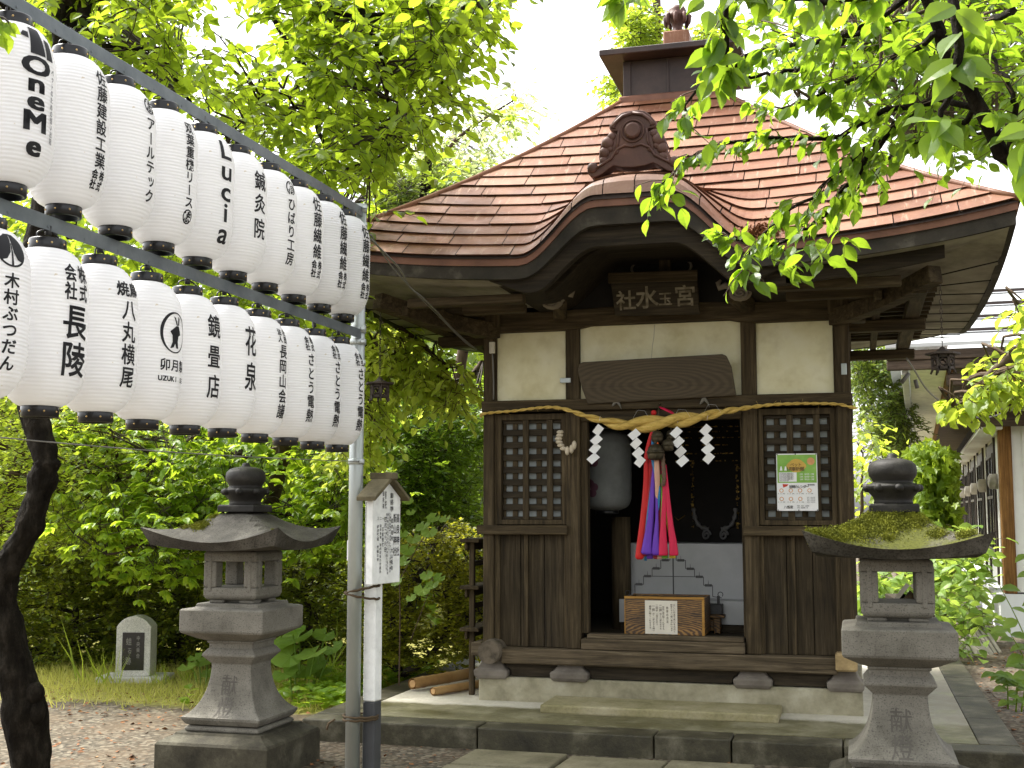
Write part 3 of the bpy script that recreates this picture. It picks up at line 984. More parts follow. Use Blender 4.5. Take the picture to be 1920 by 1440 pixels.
ex = _mth('ADD', ex, _mth('MULTIPLY', _noise(nt, v, 4, 5, .65), .9))
pat = _ramp(nt, ex, [(0.75, g(0.45)), (1.22, g(0.0))])
pat = _mix(nt, 1.0, pat, _ramp(nt, _mth('ADD', sx.outputs[1], 1.75), [(.0, g(1)), (.85, g(1)), (1.0, g(.0))]), 'MULTIPLY')
c = _mix(nt, pat, c, (0.21, 0.155, 0.13))
nt.links.new(c, b_.inputs['Base Color'])
nt.links.new(_ramp(nt, _noise(nt, v, 3, 5, 0.6), [(0.35, g(0.45)), (0.65, g(0.7))]), b_.inputs['Roughness'])
b_.inputs['Specular IOR Level'].default_value = 0.22
b_.inputs['Metallic'].default_value = 0.0
_bump(nt, b_, _noise(nt, v, 8, 5, 0.6), 0.25, 0.02)
M['shingle'] = m
M['copper_edge'] = mat_noise('copper eave edge', [(0.3, (0.10, 0.045, 0.03)), (0.7, (0.22, 0.10, 0.065))], 5, rough=0.5, bump=0.2, metal=0.1)
M['copper_dark'] = mat_noise('dark oxidised copper', [(0.3, (0.045, 0.022, 0.018)), (0.6, (0.095, 0.045, 0.034)), (0.8, (0.17, 0.075, 0.05))], 5, rough=0.55, bump=0.2, metal=0.1)

tiles = MB()
NR = 16
r_ = random.Random(11)
for face in range(4):
    for i in range(NR):
        t0 = i / NR
        t1 = (i + 1) / NR + .012
        hw0 = E - (E - R0) * t0
        wt = .37
        off = (i % 2) * wt * .5 + r_.uniform(-.05, .05)
        x = -hw0 - off
        while x < hw0:
            wq = wt * .55 if (face == 0 and i < 2 and abs(x + wt * .4) < .85) else wt
            xa, xb = x + .0035, x + wq - .0035
            x += wq
            if xb < -hw0 or xa > hw0: continue
            tilt = r_.uniform(-.003, .003)
            lift0 = .021 + r_.uniform(-.003, .003)
            near = face == 0 and min(abs(xa), abs(xb)) < .9 and i < 7
            nu = 8 if near else 3
            nv = 6 if (near and i < 2) else 2
            def fn(u, vv):
                xx = xa + (xb - xa) * u
                tt = t0 + (t1 - t0) * max(0, vv)
                return roof_pt(face, xx, tt, lift0 * (1 - vv) + .003 + tilt * (u - .5))
            rows = []
            low = [roof_pt(face, xa + (xb - xa) * u / nu, t0 + .018, lift0 - .026) for u in range(nu + 1)]
            vs = low + [fn(u / nu, j / nv) for j in range(nv + 1) for u in range(nu + 1)]
            fs = []
            for j in range(nv + 1):
                for u in range(nu):
                    a = j * (nu + 1) + u
                    fs.append((a, a + 1, a + nu + 2, a + nu + 1))
            tiles.add(vs, fs, False)
roof = tiles.build('roof', M['shingle'], hall)
b = MB()
for face in range(4):
    b.grid(lambda u, v_: roof_pt(face, (u * 2 - 1) * E, v_, -.006), 72, 30)
b.build('roof_underlay', mat_plain('dark gap under the shingles', (0.035, 0.022, 0.018), 0.8), roof)
b = MB()
for sx, sy in ((-1, -1), (1, -1), (1, 1), (-1, 1)):
    pts = []
    for k in range(15):
        t = k / 14
        hw = E - (E - R0) * t
        z = roof_pt(1, hw, t)[2]
        pts.append((sx * hw, RY + sy * hw, z + .012))
    b.tube(pts, .022, 6)
b.build('hip_roll', M['shingle'], roof)

def ribbon(b, face, xa, xb, out0, out1, zt, zb, n=80, taper=False):
    """a board hung under the eave, following its line: outer/inner offset from the eave edge"""
    vs, fs = [], []
    for i in range(n + 1):
        x = xa + (xb - xa) * i / n
        z = roof_pt(face, x, 0)[2]
        for o, dz in ((out0, zt), (out1, zt), (out1, zb), (out0, zb)):
            hw = E - o
            xx = x * hw / E if abs(x) > 1.0 else x
            p = {0: (xx, RY - hw), 1: (hw, RY + xx), 2: (-xx, RY + hw), 3: (-hw, RY - xx)}[face]
            kk = float(kbell(x)) if face == 0 else 0
            d0 = dz[0]
            if taper and dz is zb: d0 = zt[0] + (zb[0] - zt[0]) * min(1, max(.12, (1.02 - abs(x)) / .42))
            vs.append((p[0], p[1], z + d0 + dz[1] * kk))
    for i in range(n):
        for k in range(4):
            fs.append((i * 4 + k, i * 4 + (k + 1) % 4, i * 4 + 4 + (k + 1) % 4, i * 4 + 4 + k))
    fs += [(3, 2, 1, 0), (n * 4, n * 4 + 1, n * 4 + 2, n * 4 + 3)]
    b.add(vs, fs)
b = MB()
for f in range(4): ribbon(b, f, -E, E, .012, .06, (-.004, 0), (-.05, 0))
b.build('eave_edge', M['copper_edge'], hall)
b = MB()
for f in range(4): ribbon(b, f, -E, E, .026, .075, (-.05, 0), (-.135, -.03))
b.build('fascia', M['fascia'], hall)
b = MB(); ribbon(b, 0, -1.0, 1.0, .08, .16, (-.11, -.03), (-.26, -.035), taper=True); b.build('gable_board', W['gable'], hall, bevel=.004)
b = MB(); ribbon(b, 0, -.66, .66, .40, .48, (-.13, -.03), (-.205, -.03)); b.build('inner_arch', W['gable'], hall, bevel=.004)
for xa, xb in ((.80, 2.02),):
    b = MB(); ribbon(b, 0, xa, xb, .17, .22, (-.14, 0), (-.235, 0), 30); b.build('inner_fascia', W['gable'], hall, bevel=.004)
# soffit
b = MB()
ZW = 3.10
def sof(face, xo0, xo1, xi0, xi1, oo, oi):
    def fn(u, v_):
        x = (xo0 + (xo1 - xo0) * u) * (1 - v_) + (xi0 + (xi1 - xi0) * u) * v_
        hw = oo + (oi - oo) * v_
        zo = roof_pt(face, (xo0 + (xo1 - xo0) * u), 0)[2] - .130
        z = zo * (1 - v_) + ZW * v_
        return {0: (x, RY - hw, z), 1: (hw, RY + x, z), 2: (-x, RY + hw, z), 3: (-hw, RY - x, z)}[face]
    b.grid(fn, 14, 6, smooth=False, flip=True)
sof(0, -E + .06, -.88, -1.32, -.88, E - .06, RY); sof(0, .88, E - .06, .88, 1.28, E - .06, RY)
sof(1, -E + .06, E - .06, -1.03, 1.03, E - .06, 1.27); sof(3, -E + .06, E - .06, -1.03, 1.03, E - .06, 1.32); sof(2, -E + .06, E - .06, -1.3, 1.3, E - .06, RY)
b.build('soffit', M['soffit'], hall)
b = MB()      # board joints of the soffit
for sx in (-1, 1):
    for k in range(9):
        y = -.75 + k * .42
        zo = ZE - .138
        b.bar((sx * 2.2, y, zo - .004 + .17 * min(1, abs(y - RY) / E) ** 4), (sx * 1.36, min(max(y, 0), 2.05), ZW - .012), .007, .007)
b.build('soffit_lines', W['interior'], hall)
b = MB()
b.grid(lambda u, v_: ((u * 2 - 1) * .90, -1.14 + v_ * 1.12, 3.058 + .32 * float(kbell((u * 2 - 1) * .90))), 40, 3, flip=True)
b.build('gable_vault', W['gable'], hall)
b = MB()
xs = np.linspace(-.9, .9, 31)
b.prism([(x, 3.05) for x in xs] + [(x, 3.062 + .32 * float(kbell(x))) for x in xs[::-1]], -.03, -.01)
b.build('gable_wall', W['interior'], hall)
b = MB(); b.box(.0, .085, -.14, -.09, 3.05, 3.40); b.build('gable_strut', W['wood_z'], hall, bevel=.005)
for cx, cz, s in ((-.17, 3.33, -1), (.20, 3.33, 1)):      # pale crescents of the gable carving
    pts = [(cx + .030 * math.cos(a) * s, -.12, cz + .030 * math.sin(a)) for a in np.linspace(-1.5, 1.5, 9)]
    MB().tube(pts, [.003, .006, .009, .011, .012, .011, .009, .006, .003], 6).build('gable_carving', M['padstone'], hall)
# carved nosings: scroll ends
for x, s in ((-.70, -1), (.56, 1)):
    b = MB()
    b.bar((x - s * .02, -.34, 3.075), (x + s * .06, .0, 3.04), .10, .11)
    b.build('carved_nosing', W['wood_y'], hall, bevel=.02, seg=2)
    par = hall.children[-1] if False else None
    b = MB()
    for q in (0, 1):
        c0 = (x - s * q * -.0, 3.085)
    pts = []
    for k in range(40):
        a = k / 39 * 2 * math.pi * 2.3
        r = .062 * (1 - k / 39 * .88)
        pts.append((x + s * .03 + r * math.cos(a) * 1.25, -.365 - .012 * k / 39, 3.075 + r * math.sin(a) * .85))
    b.tube(pts, [.016 * (1 - .5 * k / 39) for k in range(40)], 6)
    b.ball((x + s * .03, -.352, 3.075), .066, 14, 6, (1.2, .25, .85))
    b.tube([(x - s * .02, -.36, 3.11), (x - s * .07, -.36, 3.135), (x - s * .11, -.35, 3.12), (x - s * .12, -.35, 3.155), (x - s * .10, -.35, 3.175)], [.02, .026, .022, .018, .008], 7)
    b.build('nosing_scroll', mat_plain('pale weathered scroll', (0.20, 0.17, 0.13), 0.8, bump=0.3), hall)
# purlins, arms, hip rafters
bx('eave_purlin', W['wood_x'], (-1.62, -.80, -.92, -.83, 2.985, 3.045), bevel=.005)
bx('eave_purlin', W['wood_x'], (.80, 1.62, -.92, -.83, 2.985, 3.045), bevel=.005)
bx('eave_purlin', W['wood_x'], (-1.36, -.9, -.5, -.42, 2.99, 3.05), (.9, 1.5, -.5, -.42, 2.99, 3.05), bevel=.005)
for s in (-1, 1):
    b = MB()
    P = curve_pts([(s * 1.22 - .02, -.02, 2.93), (s * 1.4 - .02, -.25, 2.945), (s * 1.62 - .02, -.55, 2.985), (s * 1.84 - .02, -.86, 3.05)], 8)
    for i in range(8):
        b.bar(P[i], P[i + 1] + (P[i + 1] - P[i]) * .04, .10, .11)
    b.build('hip_rafter', W['wood_x'], hall, bevel=.004)
    bx('bracket_block', W['wood_z'], (s * 1.27 - .09 - .02, s * 1.27 + .09 - .02, -.10, .12, 2.955, 3.06), (s * 1.27 - .12 - .02, s * 1.27 + .12 - .02, -.06, .10, 2.885, 2.955) if False else (s * 1.38 - .05 - .02, s * 1.38 + .05 - .02, -.05, .10, 2.90, 3.0), bevel=.005)
    for y in (.36, 2.08):
        bx('eave_arm', W['wood_x'], (s * 1.25, s * 1.82, y - .05, y + .05, 2.875, 2.955), bevel=.006)
    bx('eave_stringer', W['wood_y'], (s * 1.46, s * 1.51, -.62, 2.12, 2.957, 3.01), (s * 1.68, s * 1.78, -.75, 2.3, 2.957, 3.03), bevel=.005)
    for k in range(13):
        y = -.35 + k * .19
        MB().bar((s * 1.30, y, 3.045), (s * 1.86, y, 3.05), .05, .05).build('rafter', W['wood_x'], hall)
# ornament on the gable crest
SC_ = 926.0
half = [(570, 103), (530, 105), (500, 112), (470, 135), (455, 152), (425, 190), (428, 210), (445, 222), (480, 225), (484, 248), (455, 232), (430, 238), (400, 258), (380, 285), (366, 320), (374, 340), (360, 372), (364, 405), (362, 426), (352, 432), (340, 408), (310, 405), (287, 440), (290, 468), (306, 490), (330, 500), (360, 492), (385, 478), (410, 460), (450, 436), (500, 450), (535, 452), (570, 455)]
def opt(x, y): return ((x - 570) / SC_ - .02, (500 - y) / SC_ + 3.765)
outl = [opt(x, y) for x, y in half] + [opt(1140 - x, y) for x, y in reversed(half[1:-1])]
orn = MB().prism(outl, -1.05, -.93).build('crest_ornament', M['copper_dark'], hall, bevel=.008, seg=2)
b = MB()
cx, cz = opt(570, 232)
b.tube([(cx, -1.05, cz), (cx, -1.072, cz), (cx, -1.08, cz)], [.056, .054, .04], 20)
b.tube([(cx + .072 * math.cos(a), -1.052, cz + .072 * math.sin(a)) for a in np.linspace(0, 2 * math.pi, 25)], .008, 6, cap=False)
for sgn in (-1, 1):
    for px, py, r in ((415, 295, 40), (440, 255, 26), (395, 350, 34), (425, 330, 24), (390, 400, 26), (322, 440, 34), (465, 350, 20)):
        q = opt(570 + sgn * (570 - px), py)
        b.ball((q[0], -1.05, q[1]), r / SC_, 10, 6, (1, .5, 1))
    b.tube([tuple([opt(570 + sgn * d, y)[0], -1.055, opt(570, y)[1]]) for d, y in ((0, 122), (60, 135), (100, 168), (125, 200), (105, 206))], [.012, .013, .013, .012, .006], 6)
    b.tube([tuple([opt(570 + sgn * d, y)[0], -1.055, opt(570, y)[1]]) for d, y in ((0, 330), (50, 318), (100, 340), (130, 390), (180, 420), (230, 450))], [.008, .009, .010, .010, .010, .008], 6)
    b.tube([tuple([opt(570 + sgn * d, y)[0], -1.055, opt(570, y)[1]]) for d, y in ((85, 225), (88, 260), (90, 300), (110, 350))], [.008] * 4, 6)
b.build('ornament_relief', M['copper_dark'], orn)
bx('ornament_base', M['copper_dark'], (-.30, .26, -1.0, -.6, 3.70, 3.80), bevel=.02)
# top box, slab and jewel
M['box_metal'] = mat_noise('dark grey brown sheet metal', [(0.3, (0.025, 0.017, 0.016)), (0.6, (0.055, 0.036, 0.032)), (0.8, (0.095, 0.062, 0.052))], 4, rough=0.5, bump=0.2)
fin = bx('roof_box', M['box_metal'], (-.38, .38, RY - .38, RY + .38, 4.78, 5.17), bevel=.006)
bx('box_batten', M['box_metal'], (-.385, -.325, RY - .392, RY - .381, 4.86, 5.165), (.325, .385, RY - .392, RY - .381, 4.86, 5.165), (-.04, -.02, RY - .390, RY - .381, 4.88, 5.165), bevel=.003, parent=fin)
bx('base_flashing', M['copper_edge'], (-.42, .42, RY - .42, RY + .42, 4.80, 4.875), bevel=.012, parent=fin)
bx('box_slab', M['box_metal'], (-.55, .55, RY - .55, RY + .55, 5.171, 5.222), bevel=.006, parent=fin)
jw = bx('jewel_pedestal', M['shingle'], (-.105, .105, RY - .105, RY + .105, 5.223, 5.50), bevel=.01)
b = MB().lathe([(.07, 5.501), (.06, 5.515), (.042, 5.530), (.04, 5.560), (.055, 5.600), (.085, 5.640), (.088, 5.660), (.072, 5.675), (.075, 5.700), (.06, 5.730), (.0, 5.745)], (0, RY), 18)
b.build('jewel', M['copper_dark'], jw)
b = MB()
for k in range(8):
    a = k * math.pi / 4
    d = Vector((math.cos(a), math.sin(a), 0))
    b.tube([Vector((0, RY, 5.665)) + d * .08, Vector((0, RY, 5.645)) + d * .1, Vector((0, RY, 5.590)) + d * .095, Vector((0, RY, 5.560)) + d * .085], [.012, .022, .018, .003], 5)
b.build('jewel_petal', M['copper_dark'], jw)
b = MB()
r_ = random.Random(3)
L = Leaves()
for k in range(900):
    x, dd = .80 + r_.gauss(0, .055), .03 + abs(r_.gauss(0, .045))
    z = roof_pt(0, x, dd / (E - R0))[2] + .025 + abs(r_.gauss(0, .018)) * (1 if abs(x - .8) < .08 else .3)
    p = np.array([x, RY - E + dd, z]); d = np.array([r_.gauss(0, 1), r_.gauss(0, 1), r_.gauss(0, .5)])
    L.add(p, d, np.array([r_.gauss(0, .6), r_.gauss(0, .6), 1.0]), r_.uniform(.012, .035))
tag(L.build('leaf_litter_clump', M['litter'], None, T_DIAM), 'brown clump of dead leaves caught in the roof valley right of the gable', 'leaf clump')
# ------------------------------------------------------------------ things on and in the hall
tag(MB().box(-.80, .79, -.47, -.034, .225, .285).build('concrete_step', M['step'], bevel=.012, seg=2), 'long flat concrete step in front of the hall doorway', 'step')

# sacred straw rope
def straw_rope():
    ctrl = [(-1.36, -.02, 2.29), (-1.326, -.06, 2.313), (-1.101, -.075, 2.327), (-.779, -.09, 2.345), (-.503, -.11, 2.262), (-.27, -.125, 2.205), (-.02, -.14, 2.215), (.262, -.125, 2.248), (.485, -.10, 2.295), (.815, -.085, 2.332), (1.172, -.07, 2.328), (1.294, -.06, 2.303), (1.33, -.02, 2.30)]
    root = thing('straw_rope', 'thick twisted golden straw rope hung across the front of the hall', 'straw rope', (0, -.1, 2.3))
    N = 260
    C = curve_pts(ctrl, N)
    b = MB()
    ph = 0
    offs = [[], []]
    Rs = []
    for i in range(N + 1):
        s = i / N
        env = math.exp(-((C[i][0] + .02) / .42) ** 2)
        R = .0095 + .043 * env
        ph += 2 * math.pi * (1 / 260) * (1 / (R * 9.0)) * 2.8 if False else (C[i][0] - C[max(0, i - 1)][0]) / (R * 5.5 + .012) * 2 * math.pi / 1.9
        t = C[min(i + 1, N)] - C[max(i - 1, 0)]
        t = t / np.linalg.norm(t)
        up = np.array([0, 0, 1.0]); sd = np.cross(t, up); sd /= np.linalg.norm(sd); up = np.cross(sd, t)
        for k in (0, 1):
            a = ph + k * math.pi
            offs[k].append(C[i] + (sd * math.cos(a) + up * math.sin(a)) * R * .56)
        Rs.append(R * .66)
    for k in (0, 1):
        b.tube(offs[k], Rs, 10)
    b.build('rope_strand', M['straw'], root)
    # loose straw ends
    b = MB()
    r_ = random.Random(2)
    for _ in range(90):
        i = r_.randrange(30, N - 30)
        p = Vector(C[i]); d = Vector((r_.gauss(0, 1), -abs(r_.gauss(0, .6)), r_.gauss(0, .7))).normalized()
        q = p + d * Rs[i] * 1.2
        b.tube([q, q + Vector((r_.gauss(0, .02), -.004, r_.gauss(-.006, .015)))], .0008, 3)
    b.build('straw_fibre', M['straw'], root)
    b = MB()
    for x, z in ((.34, 2.30), (.13, 2.27), (-.16, 2.27)):
        b.tube([(x - .04, -.15, z - .03), (x, -.17, z + .035), (x + .05, -.165, z + .03), (x + .08, -.15, z - .02)], .0006, 4)
    b.build('tie_string', M['white_paper'], root)
straw_rope()

# zigzag paper streamers
for i, (x, z, lb) in enumerate(((-.445, 2.215, 'white zigzag paper streamer nearest the string of pale stones'),
                              (-.185, 2.185, 'white zigzag paper streamer between the hanging paper lantern and the coloured ribbons'),
                              (.112, 2.19, 'white zigzag paper streamer hanging close beside the small bronze bells'),
                              (.318, 2.205, 'white zigzag paper streamer nearest the green and white poster'))):
    b = MB()
    s = .051
    dirx = 1 if i > 0 else -1
    px, pz = x, z
    drift = (-.012, .013, .014, .006)[i]
    for k in range(4):
        a = rad(48 + random.uniform(-5, 5))
        ux, uz = math.cos(a) * s, math.sin(a) * s
        wx, wz = math.sin(a) * s * 1.05, -math.cos(a) * s * 1.05
        y0 = -.165 - .006 * (k % 2)
        cx = px + drift * k
        P = [(cx - ux * .75, pz), (cx + ux * .75, pz + uz * 1.5 * .9), (cx + ux * .75 + wx, pz + uz * 1.35 + wz), (cx - ux * .75 + wx, pz + wz)]
        cxm = sum(p[0] for p in P) / 4
        tw = random.uniform(-.018, .018)
        vs = [(p[0] - (cxm - cx), y0 + tw * (1 if j in (1, 2) else -1), p[1] - .055) for j, p in enumerate(P)]
        vs2 = [(p[0], p[1] + .0012, p[2]) for p in vs]
        b.add(vs + vs2, [(0, 1, 2, 3), (7, 6, 5, 4), (0, 4, 5, 1), (1, 5, 6, 2), (2, 6, 7, 3), (3, 7, 4, 0)])
        pz -= .066
    b.tube([(x + .01, -.165, z + .02), (x + .015, -.16, z + .055)], .001, 4)
    tag(b.build('paper_streamer', M['white_paper']), lb, 'paper streamer', 'zigzag paper streamers on the straw rope')

# bell cord with bells and coloured ribbons
def bell_cord():
    root = thing('bell_cord', 'bundle of red, purple, blue and green ribbons hanging with bronze bells in the doorway', 'bell cord', (-.03, -.13, 2.25))
    cols = {'red': (.55, .012, .012), 'crimson': (.60, .008, .06), 'purple': (.13, .035, .42), 'maroon': (.28, .01, .03), 'blue': (.02, .20, .42), 'peach': (.62, .35, .24), 'green': (.16, .42, .04), 'yellow': (.60, .48, .03), 'orange': (.75, .13, .015), 'brown': (.12, .07, .04)}
    mats = {k: mat_noise(k + ' ribbon cloth', [(0.3, tuple(x * .72 for x in c_)), (0.7, c_)], 9, stretch=(6, 6, .8), rough=0.55, bump=.35, bscale=14, spec=.35) for k, c_ in cols.items()}
    def rib(name, col, pts, wid, thick=.45):
        P = curve_pts(pts, 18)
        n = len(P)
        R = [np.interp(i / (n - 1), [0, .5, .8, .95, 1], (list(wid) + [wid[-1]])[:5]) * .92 for i in range(n)]
        b = MB(); b.tube(P, [r * thick for r in R], 12, flat=1 / thick)
        o = b.build(name, mats[col], root)
        return o
    y = -.15
    rib('ribbon', 'red', [(-.055, y, 2.17), (-.10, y - .01, 2.0), (-.108, y, 1.8), (-.13, y, 1.55), (-.155, y, 1.35), (-.160, y, 1.258)], [.012, .022, .028, .034, .020])
    rib('ribbon', 'red', [(-.05, y + .02, 2.17), (-.085, y + .01, 2.0), (-.09, y + .01, 1.8), (-.10, y, 1.6)], [.010, .026, .026, .022, .010])
    rib('ribbon', 'maroon', [(-.05, y, 2.1), (-.07, y, 1.85), (-.09, y - .01, 1.6), (-.118, y, 1.4), (-.125, y, 1.28)], [.008, .014, .018, .022, .012])
    rib('ribbon', 'blue', [(-.045, y, 2.16), (-.055, y - .015, 2.05), (-.05, y, 1.9), (-.075, y - .02, 1.7), (-.11, y - .01, 1.45), (-.12, y + .02, 1.25)], [.013, .010, .007, .010, .01])
    rib('ribbon', 'purple', [(-.04, y - .01, 1.95), (-.055, y - .02, 1.8), (-.075, y - .025, 1.55), (-.098, y - .03, 1.38), (-.105, y - .03, 1.295)], [.010, .022, .036, .045, .034])
    rib('ribbon', 'purple', [(-.03, y - .01, 1.95), (-.03, y - .02, 1.8), (-.030, y - .025, 1.55), (-.038, y - .03, 1.4), (-.040, y - .03, 1.29)], [.010, .012, .026, .034, .026])
    rib('ribbon', 'purple', [(-.05, y + .03, 1.9), (-.07, y + .03, 1.6), (-.085, y + .02, 1.4), (-.09, y + .02, 1.262)], [.008, .02, .03, .032, .02])
    rib('ribbon', 'peach', [(-.03, y - .02, 2.02), (-.025, y - .03, 1.9), (-.022, y - .03, 1.78), (-.028, y - .02, 1.66)], [.018, .022, .018, .01, .004])
    rib('ribbon', 'peach', [(-.02, y + .02, 1.8), (-.015, y + .02, 1.5), (-.022, y + .01, 1.33), (-.022, y + .01, 1.262)], [.008, .010, .018, .024, .016])
    rib('ribbon', 'blue', [(-.05, y - .02, 2.02), (-.055, y - .02, 1.96), (-.03, y - .03, 1.84), (-.012, y - .03, 1.75), (-.02, y - .02, 1.6)], [.014, .012, .010, .008, .005])
    rib('ribbon', 'orange', [(-.03, y, 2.09), (-.02, y - .03, 2.07), (-.02, y - .03, 2.045)], [.006, .018, .022, .02, .012])
    rib('ribbon', 'green', [(.0, y - .01, 1.85), (.006, y - .02, 1.65), (.0, y - .02, 1.45), (.015, y + .01, 1.33), (.018, y + .01, 1.266)], [.006, .007, .012, .026, .02])
    rib('ribbon', 'yellow', [(.01, y + .02, 1.8), (.03, y + .02, 1.55), (.065, y + .01, 1.35), (.070, y + .01, 1.268)], [.006, .008, .018, .027, .02])
    rib('ribbon', 'maroon', [(-.01, y + .01, 1.98), (.0, y, 1.75), (-.03, y + .01, 1.4), (-.048, y + .01, 1.262)], [.01, .012, .016, .024, .016])
    rib('ribbon', 'crimson', [(.01, y - .01, 1.95), (.025, y - .02, 1.75), (.015, y - .03, 1.5), (.012, y - .03, 1.37), (.012, y - .03, 1.288)], [.010, .022, .035, .038, .034])
    rib('ribbon', 'crimson', [(.03, y - .01, 1.92), (.045, y - .02, 1.72), (.066, y - .03, 1.5), (.082, y - .03, 1.37), (.086, y - .03, 1.288)], [.010, .022, .032, .036, .032])
    b = MB()
    P = curve_pts([(.01, y - .02, 2.02), (.022, y - .035, 1.92), (.026, y - .04, 1.82), (.015, y - .035, 1.77)], 30)
    b.tube(P, [.015 + .003 * math.sin(k * 2.0) for k in range(31)], 8)
    b.build('twisted_cord', mats['brown'], root)
    def bell(x, z, r, yy):
        b = MB()
        prof = [(0, z + r * 1.02), (r * .45, z + r * .95), (r * .8, z + r * .66), (r * .97, z + r * .25), (r * 1.0, z + r * .12), (r * 1.09, z + r * .10), (r * 1.09, z - r * .02), (r * 1.0, z - r * .04), (r * .99, z - r * .3), (r * .92, z - r * .72), (r * .7, z - r * .92), (0, z - r * 1.0)]
        b.lathe(prof[::-1], (x, yy), 22, cap=False)
        b.tube([(x, yy, z + r), (x, yy, z + r * 1.35)], r * .16, 8)
        b.ball((x + r * .2, yy - r * .93, z - r * .45), r * .12, 8, 6)
        b.build('bronze_bell', M['bronze'], root)
    bell(-.03, 2.005, .058, y - .05)
    bell(-.02, 2.115, .042, y - .02)
    bell(.052, 2.055, .044, y - .015)
    bell(.07, 2.125, .038, y + .03)
    b = MB(); b.ball((-.055, -.10, 2.29), .020, 12, 8, (1, .7, 1.0)); b.build('red_knot', mats['red'], root)
    b = MB(); b.tube([(-.01, -.10, 2.33), (.02, -.12, 2.315), (.07, -.13, 2.29), (.11, -.12, 2.265)], [.012, .02, .02, .008], 8, flat=.4); b.build('ribbon', mats['crimson'], root)
    b = MB(); b.tube([(-.015, -.06, 2.35), (-.015, -.10, 2.345), (-.02, -.11, 2.25), (-.025, -.13, 2.15)], .008, 8); b.build('hanging_hook', M['bronze'], root)
bell_cord()

# carved name board under the gable, blank board below it
root = thing('name_board', 'dark carved name board with pale brushed characters hung under the gable', 'sign board', (-.025, -.17, 2.98))
P = [(-.31, 2.985), (.292, 2.972), (.283, 3.262), (-.336, 3.274)]
b = MB()
vs = [(p[0], -.20 if p[1] < 3.1 else -.25, p[1]) for p in P] + [(p[0], -.16 if p[1] < 3.1 else -.21, p[1]) for p in P]
b.add(vs, [(0, 1, 2, 3), (7, 6, 5, 4), (0, 4, 5, 1), (1, 5, 6, 2), (2, 6, 7, 3), (3, 7, 4, 0)])
b.build('board', M['dark_x'], root, bevel=.006)
b = MB(); b.bar((-.345, -.255, 3.245), (.29, -.255, 3.235), .02, .075); b.build('top_batten', M['wood_x'], root, bevel=.004)
items = []
for ch, x, z, s in (('宮', .195, 3.10, .155), ('玉', .055, 3.085, .10), ('水', -.075, 3.10, .165), ('社', -.225, 3.085, .145)):
    V, F = glyph(ch, .018, False)
    items.append((np.stack([x + V[:, 0] * s, z - 2.98 + V[:, 1] * s], 1), F))
nrm = np.array([0, -.05, .29]); nrm /= np.linalg.norm(nrm)
flat_lettering('lettering', items, (0, -.20, 2.98), (1, 0, 0), tuple(nrm), mat_noise('chalky worn paint', [(0.35, (.10, .08, .05)), (0.6, (.27, .235, .17))], 18, rough=.9), root, .003)

b = MB()
P = [(-.60, 2.60), (-.585, 2.655), (-.56, 2.664), (.44, 2.688), (.468, 2.675), (.50, 2.60), (.525, 2.40), (-.54, 2.365), (-.575, 2.47)]
vs = [(x, -.07 - (z - 2.365) * .26, z) for x, z in P] + [(x, -.045 - (z - 2.365) * .26, z) for x, z in P]
n = len(P)
b.add(vs, [tuple(range(n)), tuple(reversed(range(n, 2 * n)))] + [(i, n + i, n + (i + 1) % n, (i + 1) % n) for i in range(n)])
m, nt, b_ = newmat('old board with oval grain')
v = _tex(nt, (1.1, 1, 4.2))
mp = nt.nodes.new('ShaderNodeVectorMath'); mp.operation = 'SUBTRACT'
mp.inputs[1].default_value = (.0, 0, 10.45)
nt.links.new(v, mp.inputs[0])
wv = nt.nodes.new('ShaderNodeTexWave'); wv.wave_type = 'RINGS'; wv.rings_direction = 'Y'
wv.inputs['Scale'].default_value = 4.0; wv.inputs['Distortion'].default_value = 3.5; wv.inputs['Detail'].default_value = 4; wv.inputs['Detail Scale'].default_value = 1.2
nt.links.new(mp.outputs[0], wv.inputs['Vector'])
c = _ramp(nt, wv.outputs['Fac'], [(.1, (.062, .045, .024)), (.6, (.076, .056, .031)), (.95, (.086, .064, .037))])
c = _mix(nt, .7, c, _ramp(nt, _noise(nt, _tex(nt, (1.2, 5, 26)), 3, 6, .7), [(.3, g(.5)), (.65, g(1))]), 'MULTIPLY')
nt.links.new(c, b_.inputs['Base Color']); b_.inputs['Roughness'].default_value = .75
o = b.build('plain_board', m, None, bevel=.008, seg=2)
o.location = (0, 0, 0)
tag(o, 'wide blank weathered board with oval grain hung over the doorway', 'board')

# string of pale stones on the left post
root = thing('pale_stone_string', 'curved string of pale smooth stones hung on a door post', 'stone string', (-.70, -.06, 2.05))
b = MB()
for k, (u, v_) in enumerate(((1057, 812), (1056, 818), (1054, 824), (1055, 830), (1058, 836), (1063, 842), (1070, 846), (1078, 843), (1083, 836))):
    x, z = -.742 + (u - 1057) * .0040, 2.165 - (v_ - 812) * .0040
    a = k * .28 - .2
    b.ball((x, -.085, z), .024, 10, 6, (1.15 - .4 * (k > 5), .7, .62 + .75 * (k > 5)))
    b.build if False else None
b.build('pale_stone', mat_plain('pale pebble', (.52, .45, .34), .6, bump=.2), root)
b = MB(); b.tube([(-.74, -.05, 2.20), (-.745, -.075, 2.16), (-.75, -.08, 2.09), (-.70, -.08, 2.03), (-.64, -.08, 2.06)], .003, 5); b.build('cord', M['rope_brown'], root)

